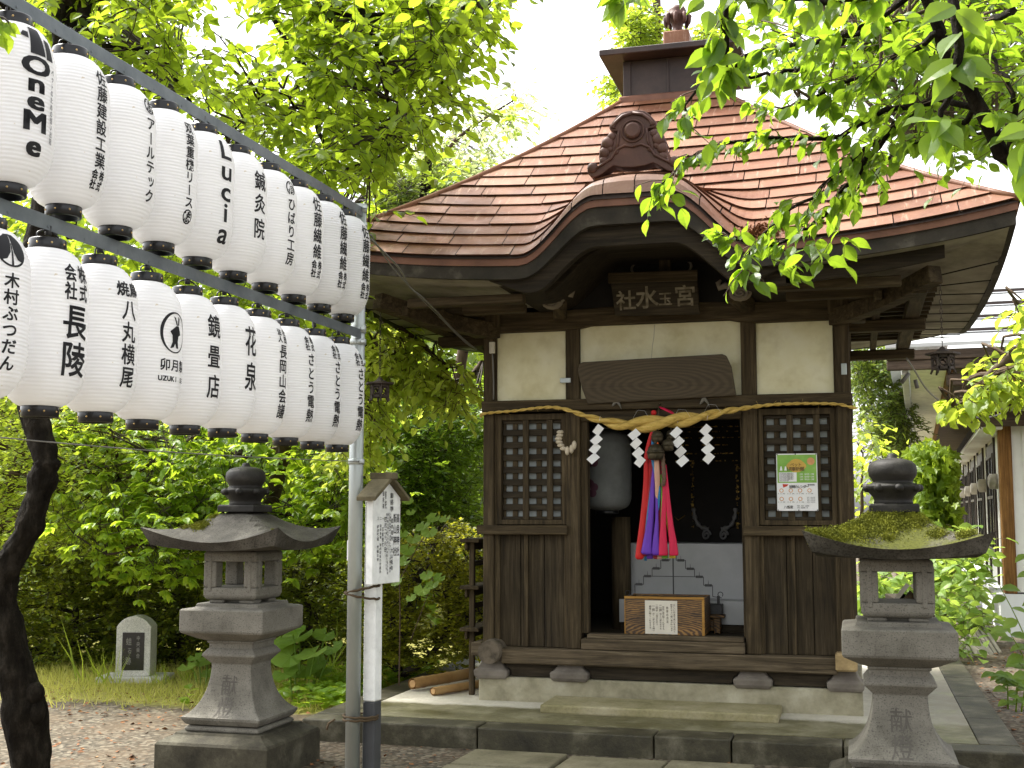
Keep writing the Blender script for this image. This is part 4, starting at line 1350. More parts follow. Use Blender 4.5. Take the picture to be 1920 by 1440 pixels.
# poster on the right lattice
root = thing('poster', 'green and white notice poster pinned on a lattice window', 'poster', (.923, -.02, 1.6))
PX0, PX1, PZ0, PZ1 = .785, 1.061, 1.597, 1.992
YP = -.012
bx('paper_sheet', M['white_paper'], (PX0, PX1, YP - .002, YP, PZ0, PZ1), bevel=0, parent=root)
mg = mat_noise('printed green', [(.3, (.17, .36, .05)), (.6, (.25, .47, .09)), (.8, (.38, .58, .2))], 9, rough=.5, bump=0)
bx('green_print', mg, (PX0 + .006, PX1 - .006, YP - .0030, YP - .0022, 1.79, PZ1 - .008), bevel=0, parent=root)
mo = mat_plain('printed orange', (.62, .40, .08), .5, bump=0)
b = MB(); cx = .92
b.prism([(cx + .062 * math.cos(a) * (1 + .1 * math.cos(4 * a)), 1.905 + .045 * math.sin(a) * (1.1 if math.sin(a) > 0 else .95)) for a in np.linspace(0, 2 * math.pi, 28)[:-1]], YP - .0036, YP - .0031)
b.build('orange_badge', mo, root)
b = MB(); b.prism([(1.018 + .026 * math.cos(a), 1.938 + .026 * math.sin(a)) for a in np.linspace(0, 2 * math.pi, 20)[:-1]], YP - .0036, YP - .0031)
for ix in range(4):
    for iz in range(2):
        if ix == 3 and iz == 1: continue
        qx, qz = PX0 + .031 + ix * .063, 1.737 - iz * .058
        b.prism([(qx + .0145 * math.cos(a), qz + .0145 * math.sin(a)) for a in np.linspace(0, 2 * math.pi, 16)[:-1]], YP - .0036, YP - .0024)
b.build('orange_dot', mat_plain('printed salmon', (.66, .33, .14), .5, bump=0), root)
b = MB()
for ix in range(4):
    for iz in range(2):
        if ix == 3 and iz == 1: continue
        qx, qz = PX0 + .031 + ix * .063, 1.737 - iz * .058
        b.prism([(qx + .0095 * math.cos(a), qz + .0095 * math.sin(a)) for a in np.linspace(0, 2 * math.pi, 12)[:-1]], YP - .0042, YP - .0037)
b.box(PX0 + .016, PX0 + .136, YP - .0036, YP - .0031, 1.798, 1.862)
for ex in (PX0 + .022, PX0 + .052):
    b.prism([(ex, 1.875), (ex + .018, 1.875), (ex + .016, 1.893), (ex + .013, 1.905), (ex + .006, 1.903), (ex + .003, 1.888)], YP - .0036, YP - .0031)
b.build('white_print', M['white_paper'], root)
b = MB(); b.prism([(PX0 + .040, 1.782), (PX0 + .080, 1.779), (PX0 + .068, 1.766), (PX0 + .043, 1.757)], YP - .0030, YP - .0022); b.build('red_flag', mat_plain('printed red', (.55, .05, .03), .5, bump=0), root)
items = horiz_row('ペット', -.04, .318, .028, .9) + horiz_row('健康祈願', -.064, .288, .032, .92)
flat_lettering('lettering', items, (cx, YP - .0036, PZ0), (1, 0, 0), (0, 0, 1), mat_plain('printed brown', (.12, .07, .03), .5, bump=0), root)
items = horiz_row('祈祷カレンダー', -.05, .166, .024, .78) + horiz_row('要予約制', .074, .178, .013, .9)
for k in range(6):
    items += horiz_row('大切な家族の健康を願う'[:11 - (k == 5) * 4], -.117, .2575 - k * .0098, .0092, .98, 0)
for ix in range(4):
    for iz in range(2):
        if ix == 3 and iz == 1:
            for q in range(4): items += horiz_row('受付 午前九時', .068, .092 - q * .011, .008, .95, 0)
        else:
            items += horiz_row('月 日 祈祷', -.128 + ix * .063, .118 - iz * .058, .0088, .9, 0)
items += horiz_row('八幡宮', -.09, .026, .022, .95) + horiz_row('電話 受付 社務所', .0, .034, .010, .9, 0) + horiz_row('境内 駐車場 有', .0, .021, .010, .9, 0)
flat_lettering('lettering', items, (cx, YP - .0036, PZ0), (1, 0, 0), (0, 0, 1), M['ink'], root)
items = [q for k in range(3) for q in horiz_row('日時 毎月第一日曜', .022, .252 - k * .018, .013, .82, 0)]
flat_lettering('lettering', items, (cx, YP - .0032, PZ0), (1, 0, 0), (0, 0, 1), M['white_paper'], root)
b = MB()
for x, z in ((PX0 + .006, PZ1 - .006), (PX0 + .13, PZ1 - .004), (PX1 - .006, PZ1 - .005), (PX0 + .006, PZ0 + .005), (PX0 + .145, PZ0 + .005), (PX1 - .005, PZ0 + .005)):
    b.tube([(x, YP - .008, z), (x, YP, z)], .004, 8)
b.build('pin', M['ink'], root)

# offertory box
root = thing('offertory_box', 'scorched wooden offertory box with pasted notice just inside the doorway', 'offertory box', (-.02, .2, .722))
m, nt, b_ = newmat('scorched cedar')
v = _tex(nt, (1.3, 2, 4.5))
wv = nt.nodes.new('ShaderNodeTexWave'); wv.wave_type = 'RINGS'; wv.rings_direction = 'Y'
wv.inputs['Scale'].default_value = 5.5; wv.inputs['Distortion'].default_value = 7; wv.inputs['Detail'].default_value = 4; wv.inputs['Detail Scale'].default_value = 1.4
nt.links.new(v, wv.inputs['Vector'])
c = _ramp(nt, wv.outputs['Fac'], [(.15, (.05, .024, .008)), (.55, (.15, .075, .020)), (.9, (.27, .14, .035))])
c = _mix(nt, .8, c, _ramp(nt, _noise(nt, v, 2.2, 4, .6), [(.35, g(.25)), (.6, g(1))]), 'MULTIPLY')
nt.links.new(c, b_.inputs['Base Color']); b_.inputs['Roughness'].default_value = .5
M['scorched'] = m
M['amber'] = mat_noise('amber edge wood', [(.3, (.24, .12, .02)), (.7, (.42, .22, .045))], 12, stretch=(.6, 4, 4), rough=.5)
bx('front_board', m, (-.305, .262, .052, .072, .722, .985), bevel=.003, parent=root)
bx('back_board', m, (-.305, .262, .40, .42, .722, .985), bevel=.003, parent=root)
bx('end_board', m, (-.305, -.285, .073, .399, .722, .98), (.242, .262, .073, .399, .722, .98), bevel=.003, parent=root)
bx('edge_strip', M['amber'], (-.307, .264, .046, .0515, .973, .990), (.246, .264, .046, .0515, .722, .972), (-.307, -.300, .046, .0515, .722, .972), bevel=.002, parent=root)
b = MB()
for k in range(9): b.box(-.283, .24, .09 + k * .035, .105 + k * .035, .955, .972)
b.build('slat', M['dark_x'], root)
b = MB(); b.box(-.158, .072, .049, .0515, .728, .962); b.build('notice_sheet', M['note_paper'], root)
items = []
for t, x, z0, z1, wd in (('正しい作法で真心を込めて', .094, .212, .012, None), ('御参り下さい願い事が叶います', .074, .212, .02, None), ('参拝の作法', .044, .195, .075, None), ('神前に進み軽く一礼をする', .016, .196, .03, None), ('二拝', -.004, .208, .155, .022), ('深く二度礼をする', -.004, .148, .03, None), ('二拍手', -.030, .208, .155, .020), ('二度手を打つ', -.030, .148, .06, None), ('一拝', -.054, .208, .155, .022), ('深く一度礼をする願い', -.054, .148, .018, None), ('最後に軽く一礼をする', -.078, .200, .035, None)):
    items += vert_col(t, x, z0, z1, wd or .0165, .92, .004, False)
flat_lettering('lettering', items, (-.043, .049, .728), (1, 0, 0), (0, 0, 1), mat_plain('faded ink', (.06, .045, .035), .7, bump=0), root)

# altar steps under white cloth, candle stand, hanging lantern, gilded shrine in the dark
root = thing('altar', 'stepped altar covered in white cloth inside the hall', 'altar', (.1, .9, .70))
b = MB()
def cl(x0, x1, y0, y1, z0, z1):
    b.grid(lambda u, v_: (x0 + (x1 - x0) * u, y0 + .008 * math.sin(u * 17) * (1 - v_), z0 + (z1 - z0) * v_), 40, 6, flip=False)
    b.grid(lambda u, v_: (x0 + (x1 - x0) * u, y0 + (y1 - y0) * v_ + .008 * math.sin(u * 17) * 0, z1 + .002 * math.sin(u * 9)), 20, 4)
    b.grid(lambda u, v_: (x0, y0 + (y1 - y0) * u, z0 + (z1 - z0) * v_), 6, 6, flip=True)
cl(-.44, .95, .56, .80, .76, .93)
cl(-.42, .95, .80, 1.25, .93, 1.345)
b.build('altar_cloth', M['cloth'], root)
bx('altar_step', M['dark_x'], (-.43, .94, .58, .79, .70, .925), (-.41, .94, .82, 1.24, .70, 1.335), bevel=0, parent=root)

root = thing('gilded_shrine', 'dark miniature shrine with dull gold carving at the back of the hall', 'miniature shrine', (.2, 1.6, 1.35))
bx('cabinet', M['interior'], (-.25, .70, 1.40, 1.9, .70, 2.4), bevel=0, parent=root)
b = MB()
r_ = random.Random(9)
for k in range(150):
    row = r_.choice((2.28, 2.24, 2.19, 2.13, 2.06, 2.0))
    x = r_.uniform(-.12, .52)
    b.box(x, x + r_.uniform(.006, .03), 1.385, 1.396, row, row + r_.uniform(.004, .010), jit=.002)
for k in range(90):
    s = r_.choice((.0, .36))
    z = r_.uniform(1.45, 2.0)
    b.box(.02 + s + r_.gauss(0, .008), .026 + s + r_.gauss(0, .008), 1.385, 1.396, z, z + r_.uniform(.006, .018), jit=.003)
for s in (-1, 1):
    b.tube([(.2 + s * .24, 1.385, 1.56), (.2 + s * .30, 1.385, 1.52), (.2 + s * .33, 1.385, 1.55)], .004, 5)
b.build('gilt_carving', M['gold'], root)
b = MB()
for s in (-1, 1):
    b.tube(curve_pts([(.2 + s * .17, 1.38, 1.62), (.2 + s * .16, 1.38, 1.54), (.2 + s * .12, 1.38, 1.47), (.2 + s * .05, 1.38, 1.45)], 12), [.016 + .006 * math.sin(k * 2.1) for k in range(13)], 8)
    b.tube([(.2 + s * .07 + .035 * (1 - k / 30) * math.cos(k * .4), 1.375, 1.40 + .045 * (1 - k / 30) * math.sin(k * .4)) for k in range(26)], .010, 6)
b.build('cloud_carving', mat_plain('dusty grey carving', (.16, .155, .15), .8, bump=.2), root)

root = thing('candle_stand', 'black iron stepped candle stand on a low table behind the offertory box', 'candle stand', (.0, .46, .70))
YS = .46
bx('low_table', M['scorched'], (-.36, .36, .45, .55, .815, .838), (-.33, -.28, .46, .54, .702, .814), (.28, .33, .46, .54, .702, .814), (-.28, .28, .48, .53, .72, .80), bevel=.004, parent=root)
bx('drip_tray', M['black_iron'], (-.335, .345, .452, .548, .839, .915), bevel=.004, parent=root)
b = MB()
cx = -.012
def X(u): return cx + (u - 1260) * .00385
def Zv(v_): return 1.0 + (1118 - v_) * .00385
b.bar((cx, YS, .916), (cx, YS, 1.27), .009, .009, (0, 1, 0))
b.bar((X(1217), YS, Zv(1089)), (X(1303), YS, Zv(1089)), .005, .008, (0, 1, 0))
for s in (-1, 1):
    st = [(6, 1050), (6, 1058), (24, 1058), (24, 1074), (41, 1074), (41, 1089), (58, 1089), (58, 1105), (75, 1105), (75, 1126), (92, 1128)]
    pts = [(cx + s * d * .00385, YS, Zv(q)) for d, q in st]
    for p, q in zip(pts, pts[1:]):
        b.bar(p, q, .005, .004, (0, 1, 0))
    for d, q in ((15, 1058), (33, 1074), (50, 1089), (67, 1105)):
        x = cx + s * d * .00385
        b.bar((x - .026, YS, Zv(q)), (x + .026, YS, Zv(q)), .018, .006, (0, 1, 0))
        b.tube([(x, YS, Zv(q)), (x, YS, Zv(q) + .036)], [.003, .0008], 5)
    b.tube([(cx + s * (.345 - .018 * math.cos(a)), YS, .985 + .018 * math.sin(a)) for a in np.linspace(-.5, 4, 12)] , .003, 5)
    b.bar((cx + s * .33, YS, .916), (cx + s * .33, YS, .975), .02, .02, (0, 1, 0))
b.build('iron_frame', M['black_iron'], root)

root = thing('hanging_paper_lantern', 'large grey white paper lantern with dark purple flowers hanging inside the doorway', 'paper lantern', (-.50, .42, 1.57))
lx, ly = -.50, .42
prof = [(.09, 1.60), (.15, 1.625), (.178, 1.67), (.185, 1.75), (.185, 2.05), (.178, 2.12), (.15, 2.17), (.09, 2.20)]
PP = curve_pts([(r, 0, z) for r, z in prof], 60)
b = MB().lathe([(p[0] + .0016 * (k % 2), p[2]) for k, p in enumerate(PP)], (lx, ly), 36)
b.build('lantern_body', mat_plain('grey paper', (.12, .125, .12), .8, bump=.1), root)
b = MB().lathe([(.085, 1.575), (.088, 1.578), (.088, 1.602), (.0, 1.602)], (lx, ly), 24); b.lathe([(.088, 2.2), (.088, 2.235), (.0, 2.236)], (lx, ly), 24); b.build('lantern_cap', M['gloss_black'], root)
b = MB()
for fz, sc_, a0 in ((1.98, 1.0, -2.0), (1.76, 1.1, -2.1)):
    for k in range(5):
        ang = k * 2 * math.pi / 5 + .3
        pts = []
        for q in range(14):
            t = q / 14 * 2 * math.pi
            dx, dz = .032 * math.cos(t) + .034 * math.cos(ang), .028 * math.sin(t) + .036 * math.sin(ang)
            a = a0 + dx * sc_ / .187
            pts.append((lx + .1885 * math.cos(a), ly + .1885 * math.sin(a), fz + dz * sc_))
        b.add(pts, [tuple(range(14))])
b.build('flower_print', mat_plain('dark purple print', (.07, .025, .04), .8, bump=0), root)
tag(MB().tube([(-.44, .66, .70), (-.44, .66, 1.55)], .075, 20).build('inner_pillar', M['wood_z']), 'round dark timber pillar standing inside the hall below the paper lantern', 'pillar')

# bamboo poles and a shelf rack beside the hall, trays on the right
for lb, a, c_, r in (('thickest dry bamboo pole lying on the pavement beside the hall', (-1.985, .24, .285), (-1.50, 1.4, .30), .042), ('short dry bamboo pole lying nearest the hall foundation', (-1.755, .06, .262), (-1.39, .86, .262), .030), ('thin split bamboo pole lying between the two thicker ones', (-1.80, .20, .245), (-1.42, 1.1, .25), .014)):
    a, c_ = Vector(a), Vector(c_)
    b = MB()
    n = 40
    pts = [a.lerp(c_, k / n) for k in range(n + 1)]
    b.tube(pts, [r * (1.10 if k % 9 == 4 else 1.0) for k in range(n + 1)], 14, cap=False)
    b.tube([pts[0], pts[1], pts[-1]], [r * .68] * 3, 14)
    o = b.build('bamboo_pole', M['bamboo'])
    tag(o, lb, 'bamboo pole', 'bamboo poles on the pavement')
root = thing('shelf_rack', 'narrow wooden shelf rack standing against the side of the hall near the bamboo poles', 'rack', (-1.5, .5, .23))
bx('rack_post', M['wood_z'], (-1.515, -1.475, .18, .22, .229, 1.36), (-1.515, -1.475, .88, .92, .229, 1.36), bevel=.004, parent=root)
for z in (1.36, 1.01, .70):
    bx('rack_shelf', M['wood_y'], (-1.57, -1.42, .12, 1.0, z, z + .028), (-1.54, -1.52, .15, .98, z - .06, z - .001), bevel=.004, parent=root)
bx('rack_rail', M['wood_y'], (-1.512, -1.49, .22, .88, .52, .56), (-1.512, -1.49, .22, .88, .86, .90), (-1.512, -1.49, .22, .88, 1.18, 1.22), bevel=.004, parent=root)
for k, (x, y, lb) in enumerate(((1.62, 1.05, 'black plastic seedling tray behind the mossy stone lantern, the nearer one'), (1.60, 1.45, 'black plastic seedling tray behind the mossy stone lantern, the farther one'))):
    b = MB()
    for q in range(5): b.box(x - .13, x + .13, y - .16 + q * .08 - .006, y - .16 + q * .08 + .006, .232, .30)
    for q in range(4): b.box(x - .13 + q * .083, x - .118 + q * .083, y - .154, y + .166, .234, .302)
    b.box(x - .14, x + .14, y - .175, y + .18, .30, .308)
    tag(b.build('seedling_tray', M['ink'], bevel=.003), lb, 'tray', 'plastic trays beside the hall')

# iron lanterns hung on chains from the corners
def iron_lantern(p, top, lb, s=1.0):
    root = thing('iron_lantern', lb, 'iron lantern', p, 0, 'small cast iron lanterns hung from the eaves')
    x, y, z = p
    b = MB()
    b.lathe([(.0, z + .10 * s), (.012 * s, z + .095 * s), (.03 * s, z + .075 * s), (.075 * s, z + .055 * s), (.105 * s, z + .058 * s), (.105 * s, z + .046 * s), (.0, z + .044 * s)][::-1], (x, y), 6, smooth=False)
    b.build('lantern_roof', M['iron_lamp'], root)
    b = MB()
    R = .062 * s
    for k in range(6):
        a0, a1 = k * math.pi / 3, (k + 1) * math.pi / 3
        A = Vector((x + R * math.cos(a0), y + R * math.sin(a0), 0)); B = Vector((x + R * math.cos(a1), y + R * math.sin(a1), 0))
        zt, zb = z + .044 * s, z - .045 * s
        for q0, q1 in (((A, zt), (A, zb)), ((A, zt - .008 * s), (B, zt - .008 * s)), ((A, zb + .008 * s), (B, zb + .008 * s))):
            b.bar((q0[0].x, q0[0].y, q0[1]), (q1[0].x, q1[0].y, q1[1]), .012 * s, .016 * s)
        mid = (A + B) / 2
        b.tube([(mid.x + .02 * s * math.cos(t) * (B - A).normalized().x, mid.y + .02 * s * math.cos(t) * (B - A).normalized().y, z + .02 * s * math.sin(t)) for t in np.linspace(0, 2 * math.pi, 11)], .005 * s, 5, cap=False)
        b.tube([(A.x, A.y, zb), (A.x + .012 * s * math.cos(a0), A.y + .012 * s * math.sin(a0), zb - .028 * s)], [.008 * s, .006 * s], 5)
    b.build('lantern_body', M['iron_lamp'], root)
    b = MB()
    n = max(4, int((top - z - .1) / .028))
    for k in range(n):
        zz = z + .10 * s + (top - z - .10 * s) * (k + .5) / n
        hl = (top - z - .1 * s) / n * .62
        pts = []
        for t in np.linspace(0, 2 * math.pi, 9):
            dx, dz = .007 * math.cos(t), hl * math.sin(t)
            pts.append((x + (dx if k % 2 else 0), y + (0 if k % 2 else dx), zz + dz))
        b.tube(pts, .0022, 4, cap=False)
    b.build('chain', M['iron_lamp'], root)
iron_lantern((-1.873, -.772, 2.43), 3.03, 'small iron lantern on a chain at the hall eave corner near the metal pole')
iron_lantern((1.853, -.786, 2.51), 3.02, 'small iron lantern on a chain at the hall eave corner above the mossy stone lantern')
# loose cable hanging from the left eave to the pole, lamp holder
b = MB()
cab = [at(695, 448, 6.32), at(722, 475, 6.9), at(750, 505, 7.4), at(768, 538, 7.9), at(790, 556, 8.1), at(815, 580, 8.4), at(850, 618, 8.8), at(880, 645, 9.0), tuple(at(893, 655, 9.2))]
b.tube(curve_pts(cab, 40), .006, 5)
cab2 = [at(695, 440, 6.32), at(735, 500, 7.4), at(775, 545, 8.0), at(820, 590, 8.5), at(870, 640, 9.0), at(893, 655, 9.2)]
b.tube(curve_pts(cab2, 40), .004, 5)
tag(b.build('loose_cable', M['wire']), 'thin grey cable running from the metal pole to the eave of the hall', 'cable')
# ------------------------------------------------------------------ frame with two rows of white paper lanterns
BX = -1.088
def lantern_frame():
    root = thing('lantern_frame', 'galvanised pole frame with two long angle steel rails carrying the white lanterns', 'frame', (-1.10, -2.98, GZ))
    for y0 in (-2.98, -7.5):
        x = -1.115
        b = MB()
        b.tube([(x, y0, .34), (x, y0, 3.17)], .036, 20)
        b.build('pole', M['galv'], root)
        b = MB(); b.tube([(x, y0, GZ - .05), (x, y0, .34)], .0365, 20); b.build('pole_foot', M['dark_paint'], root)
        for z0, z1, r in ((3.125, 3.17, .041), (3.04, 3.075, .0415), (2.985, 3.03, .040), (2.50, 2.54, .0425), (2.44, 2.47, .043), (2.335, 2.36, .0415), (2.30, 2.325, .0425), (1.83, 1.86, .041)):
            b = MB()
            b.tube([(x, y0, z0), (x, y0, z1)], r, 20)
            b.bar((x + .03, y0 - .03, (z0 + z1) / 2), (x + .056, y0 - .035, (z0 + z1) / 2), .012, .02)
            b.build('clamp', M['galv'], root, bevel=.003)
    b = MB(); b.box(-1.150, -1.138, -3.0, -2.985, 1.35, 1.45); b.build('paper_tag', M['white_paper'], root)
    for z in (3.125, 2.492):
        b = MB()
        b.box(BX - .003, BX + .001, -7.47, -2.99, z - .024, z + .024)
        b.box(BX - .042, BX - .0032, -7.47, -2.99, z + .020, z + .024)
        for k in range(15):
            yy = -5.72 + k * .19
            b.tube([(BX + .003, yy, z - .012), (BX + .001, yy, z - .012)], .005, 6)
        b.build('rail', M['angle'], root, bevel=.001)
    b = MB()
    pts = [(BX, y, 1.845 - .035 * math.sin(math.pi * (y + 7.5) / 4.5)) for y in np.linspace(-7.5, -2.98, 20)]
    b.tube(pts, .0022, 5); b.build('stay_wire', M['wire'], root)
lantern_frame()

# one lantern: ribbed vinyl body, black caps with rivets, hook
RB = .128
def body_r(t):
    """radius at height fraction t of the vinyl body (0 bottom .. 1 top)"""
    q = min(t, 1 - t)
    e = .30
    if q >= e: return RB
    k = (e - q) / e
    return .053 + (RB - .053) * max(0, 1 - k ** 2.2) ** .58
HB0, HB1 = -.245, .245
NRIB = 42
prof = []
for i in range(NRIB * 4 + 1):
    t = i / (NRIB * 4)
    prof.append((body_r(t) + .0012 * math.cos(i * math.pi / 2), HB0 + (HB1 - HB0) * t))
body_me = MB().lathe(prof, (0, 0), 48, cap=False)
_b = body_me.build('lantern_body', M['lantern']); BODY = _b.data; bpy.data.objects.remove(_b)
def capmesh(s):
    b = MB()
    z = HB1 - .006 if s > 0 else HB0 + .006
    b.lathe([(.0, z), (.055, z), (.0565, z + s * .003), (.0565, z + s * .036), (.0545, z + s * .039), (.046, z + s * .039), (.044, z + s * .010), (0, z + s * .010)][::-s], (0, 0), 32, cap=False)
    nf = len(b.f)
    for k in range(8):
        a = k * math.pi / 4 + .2
        b.ball((.0565 * math.cos(a), .0565 * math.sin(a), z + s * .022), .0036, 6, 4)
    o = b.build('lantern_cap', M['gloss_black']); me = o.data; bpy.data.objects.remove(o)
    me.materials.append(M['brass'])
    me.polygons.foreach_set('material_index', np.array([0] * nf + [1] * (len(me.polygons) - nf), dtype=np.int32))
    return me
CAPT = capmesh(1)
CAPB = capmesh(-1)
b = MB()
b.tube(curve_pts([(-.045, 0, .272), (-.042, 0, .295), (0, 0, .308), (.042, 0, .295), (.045, 0, .272)], 16), .003, 5)
b.tube([(0, 0, .292), (0, 0, .322)], .010, 8)
b.tube(curve_pts([(0, 0, .322), (.010, 0, .330), (.008, 0, .346), (-.004, 0, .348), (-.008, 0, .338)], 12), .002, 5)
o = b.build('hanging_hook', M['black_iron']); HOOK = o.data; bpy.data.objects.remove(o)

BOLD = .0016
def wrap(items):
    """map (x across, z up) onto the body; x in metres along the surface, text faces +X"""
    b = MB()
    for V, F in [(V + np.array(o), F) for V, F in items for o in ((0, 0), (BOLD, 0), (0, BOLD), (BOLD, BOLD))]:
        P = []
        for x, z in V:
            t = min(.985, max(.015, (z - HB0) / (HB1 - HB0)))
            R = body_r(t) + .0030
            a = x / RB
            P.append((R * math.cos(a), R * math.sin(a), z))
        b.add(P, F)
    return b

ZT_, ZB_ = .264, -.264         # cap centres: fraction 0 and 1 of the measured heights
def fz(f): return ZT_ + (ZB_ - ZT_) * f
def col(text, f0, f1, x=0.0, wid=.05, bold=.006, hf=.98):
    return vert_col(text, x, fz(f0), fz(f1), wid, hf, bold)
def ring(fc, r, th, n=40):
    z = fz(fc); V = []; F = []
    for k in range(n):
        a = 2 * math.pi * k / n
        V += [(r * math.cos(a), z + r * math.sin(a)), ((r - th) * math.cos(a), z + (r - th) * math.sin(a))]
    for k in range(n):
        F.append((2 * k, 2 * ((k + 1) % n), 2 * ((k + 1) % n) + 1, 2 * k + 1))
    return [(np.array(V), F)]
def poly(pts, fc):
    """a filled shape, as a fan of strips fine enough to bend with the body"""
    z = fz(fc)
    bm = bmesh.new()
    vs = [bm.verts.new((p[0], p[1], 0)) for p in pts]
    f = bm.faces.new(vs)
    bmesh.ops.triangulate(bm, faces=[f])
    for i in range(-9, 10):
        bmesh.ops.bisect_plane(bm, geom=bm.verts[:] + bm.edges[:] + bm.faces[:], plane_co=(i * .009, 0, 0), plane_no=(1, 0, 0))
    for i in range(-10, 11):
        bmesh.ops.bisect_plane(bm, geom=bm.verts[:] + bm.edges[:] + bm.faces[:], plane_co=(0, i * .008, 0), plane_no=(0, 1, 0))
    bm.verts.index_update()
    V = np.array([(p.co.x, p.co.y + z) for p in bm.verts]); F = [tuple(q.index for q in f.verts) for f in bm.faces]
    bm.free()
    return [(V, F)]
def disc(fc, r, n=36):
    return poly([(r * math.cos(2 * math.pi * k / n), r * 1.12 * math.sin(2 * math.pi * k / n)) for k in range(n)], fc)

KS = lambda a, b_, dx=.017, w_=.027: col('会社', a, b_, -dx, w_, .012) + col('株式', a, b_, dx, w_, .012)
UP = [
    ('oneme', 33, 'first lantern of the upper row, lettered One Me below a black house emblem'),
    ('sato', 52, 'upper row lantern lettered 佐藤建設工業, beside the One Me lantern'),
    ('art', 57, 'upper row lantern lettered アールテック in katakana'),
    ('futaba', 50, 'upper row lantern lettered 双葉重機リース'),
    ('lucia', 48, 'upper row lantern with the bold Latin letters Lucia'),
    ('hari', 50, 'upper row lantern with three large characters 鍼灸院'),
    ('hibari', 54, 'upper row lantern lettered ひばり工房 under a circled mark'),
    ('fiber', 52, 'upper row lantern lettered 佐藤繊維, third from the metal pole'),
    ('fiber', 57, 'upper row lantern lettered 佐藤繊維, second from the metal pole'),
    ('fiber', 57, 'upper row lantern lettered 佐藤繊維, touching the metal pole'),
]
LOW = [
    ('kimura', 35, 'first lantern of the lower row, with a black round emblem over 木村ぶつだん'),
    ('choryo', 46, 'lower row lantern with the two huge characters 長陵'),
    ('yakitori', 49, 'lower row lantern lettered 八丸横尾 below small 焼鳥'),
    ('uzuki', 50, 'lower row lantern with a round rabbit and crescent emblem'),
    ('tatami', 52, 'lower row lantern with the three characters 鏡畳店'),
    ('kasen', 57, 'lower row lantern with the two brushed characters 花泉'),
    ('nagaoka', 57, 'lower row lantern lettered 長岡山会議'),
    ('netsu', 56, 'lower row lantern lettered さとう電熱, third from the metal pole'),
    ('netsu', 59, 'lower row lantern lettered さとう電熱, second from the metal pole'),
    ('netsu', 58, 'lower row lantern lettered さとう電熱, touching the metal pole'),
]
def lettering(key):
    if key == 'oneme':
        it = col('One', .265, .565, 0, .120, .0, 1.45) + col('Me', .565, .84, 0, .105, .0, 1.15)
        it = [(V + np.array((dx, dy)), F) for V, F in it for dx in (-.0038, -.0013, .0013, .0038) for dy in (-.0012, .0012)]
        it += poly([(-.022, -.045), (.028, -.045), (.020, .040), (-.018, .045)], .165)
        it += poly([(.034, -.050), (.062, -.050), (.056, .010), (.034, .014)], .165)
        it += poly([(-.05, .010), (-.026, .002), (-.026, .022), (-.042, .024)], .165)
        return it, col('ペットのための想い出箱', .30, .74, .062, .014, 0)
    if key == 'sato': return col('佐藤建設工業', .135, .75, 0, .052) + KS(.755, .875), None
    if key == 'art': return col('㊑', .12, .235, 0, .056, .012) + col('アールテック', .25, .82, 0, .052), None
    if key == 'futaba': return col('双葉重機リース', .13, .74, 0, .045) + col('㊑', .745, .85, 0, .050, .012), None
    if key == 'lucia': return col('Lucia', .10, .87, 0, .135, .010, 1.30), None
    if key == 'hari': return col('鍼', .19, .35, 0, .070) + col('灸', .37, .53, 0, .070) + col('院', .56, .73, 0, .070), None
    if key == 'hibari': return col('㊒', .13, .265, 0, .065, .015) + col('ひばり工房', .275, .83, 0, .056), None
    if key == 'fiber': return col('佐藤繊維', .13, .675, 0, .062) + KS(.68, .83, .020, .032), None
    if key == 'kimura':
        it = ring(.175, .049, .004)
        it += poly([(-.046, .0), (-.038, .03), (-.018, .048), (-.002, .048), (-.002, .03), (-.006, -.005), (-.018, -.026), (-.036, -.032)], .175)
        it += poly([(.046, .0), (.038, .03), (.018, .048), (.002, .048), (.002, .03), (.006, -.005), (.018, -.026), (.036, -.032)], .175)
        it += poly([(-.003, -.046), (.003, -.046), (.001, .02), (-.001, .02)], .175)
        return it + col('木村ぶつだん', .30, .835, 0, .050), None
    if key == 'choryo': return KS(.14, .36, .026, .044) + col('長陵', .375, .81, 0, .105, .010), None
    if key == 'yakitori': return horiz_row('焼鳥', -.052, fz(.205), .052, 1.0, .014) + col('八丸横尾', .265, .825, 0, .066), None
    if key == 'uzuki':
        n = 48; z = fz(.39); V = []; F = []
        for k in range(n):
            a = 2 * math.pi * k / n
            th = .0028 + .0075 * max(0, -math.cos(a + .25)) ** 1.5
            V += [(.062 * math.cos(a), z + .072 * math.sin(a)), ((.062 - th) * math.cos(a), z + (.072 - th) * math.sin(a))]
            F.append((2 * k, 2 * ((k + 1) % n), 2 * ((k + 1) % n) + 1, 2 * k + 1))
        it = [(np.array(V), F)]
        # a running hare with long ears
        it += poly([(-.020, -.056), (-.006, -.052), (.002, -.036), (.010, -.054), (.020, -.054), (.016, -.030), (.020, -.010), (.032, -.004), (.030, .002), (.020, .000), (.026, .012), (.020, .024), (.008, .024), (.000, .010), (-.010, .000), (-.022, .002), (-.012, -.010), (-.010, -.034)], .39)
        it += poly([(.008, .028), (.014, .026), (.002, .052), (-.006, .056)], .39) + poly([(.016, .028), (.022, .028), (.024, .050), (.018, .058)], .39)
        return it, horiz_row('卯月製', -.062, fz(.61), .044, 1.05, .004) + horiz_row('UZUKI SEI', -.066, fz(.70), .024, .72, .006)
    if key == 'tatami': return col('鏡', .185, .36, 0, .076) + col('畳', .40, .575, 0, .076) + col('店', .61, .79, 0, .076), None
    if key == 'kasen': return col('花', .20, .44, 0, .084) + col('泉', .47, .70, 0, .084), None
    if key == 'nagaoka': return col('法人', .135, .25, -.019, .028, .008) + col('社団', .135, .25, .019, .028, .008) + col('長岡山会議', .26, .85, 0, .058), None
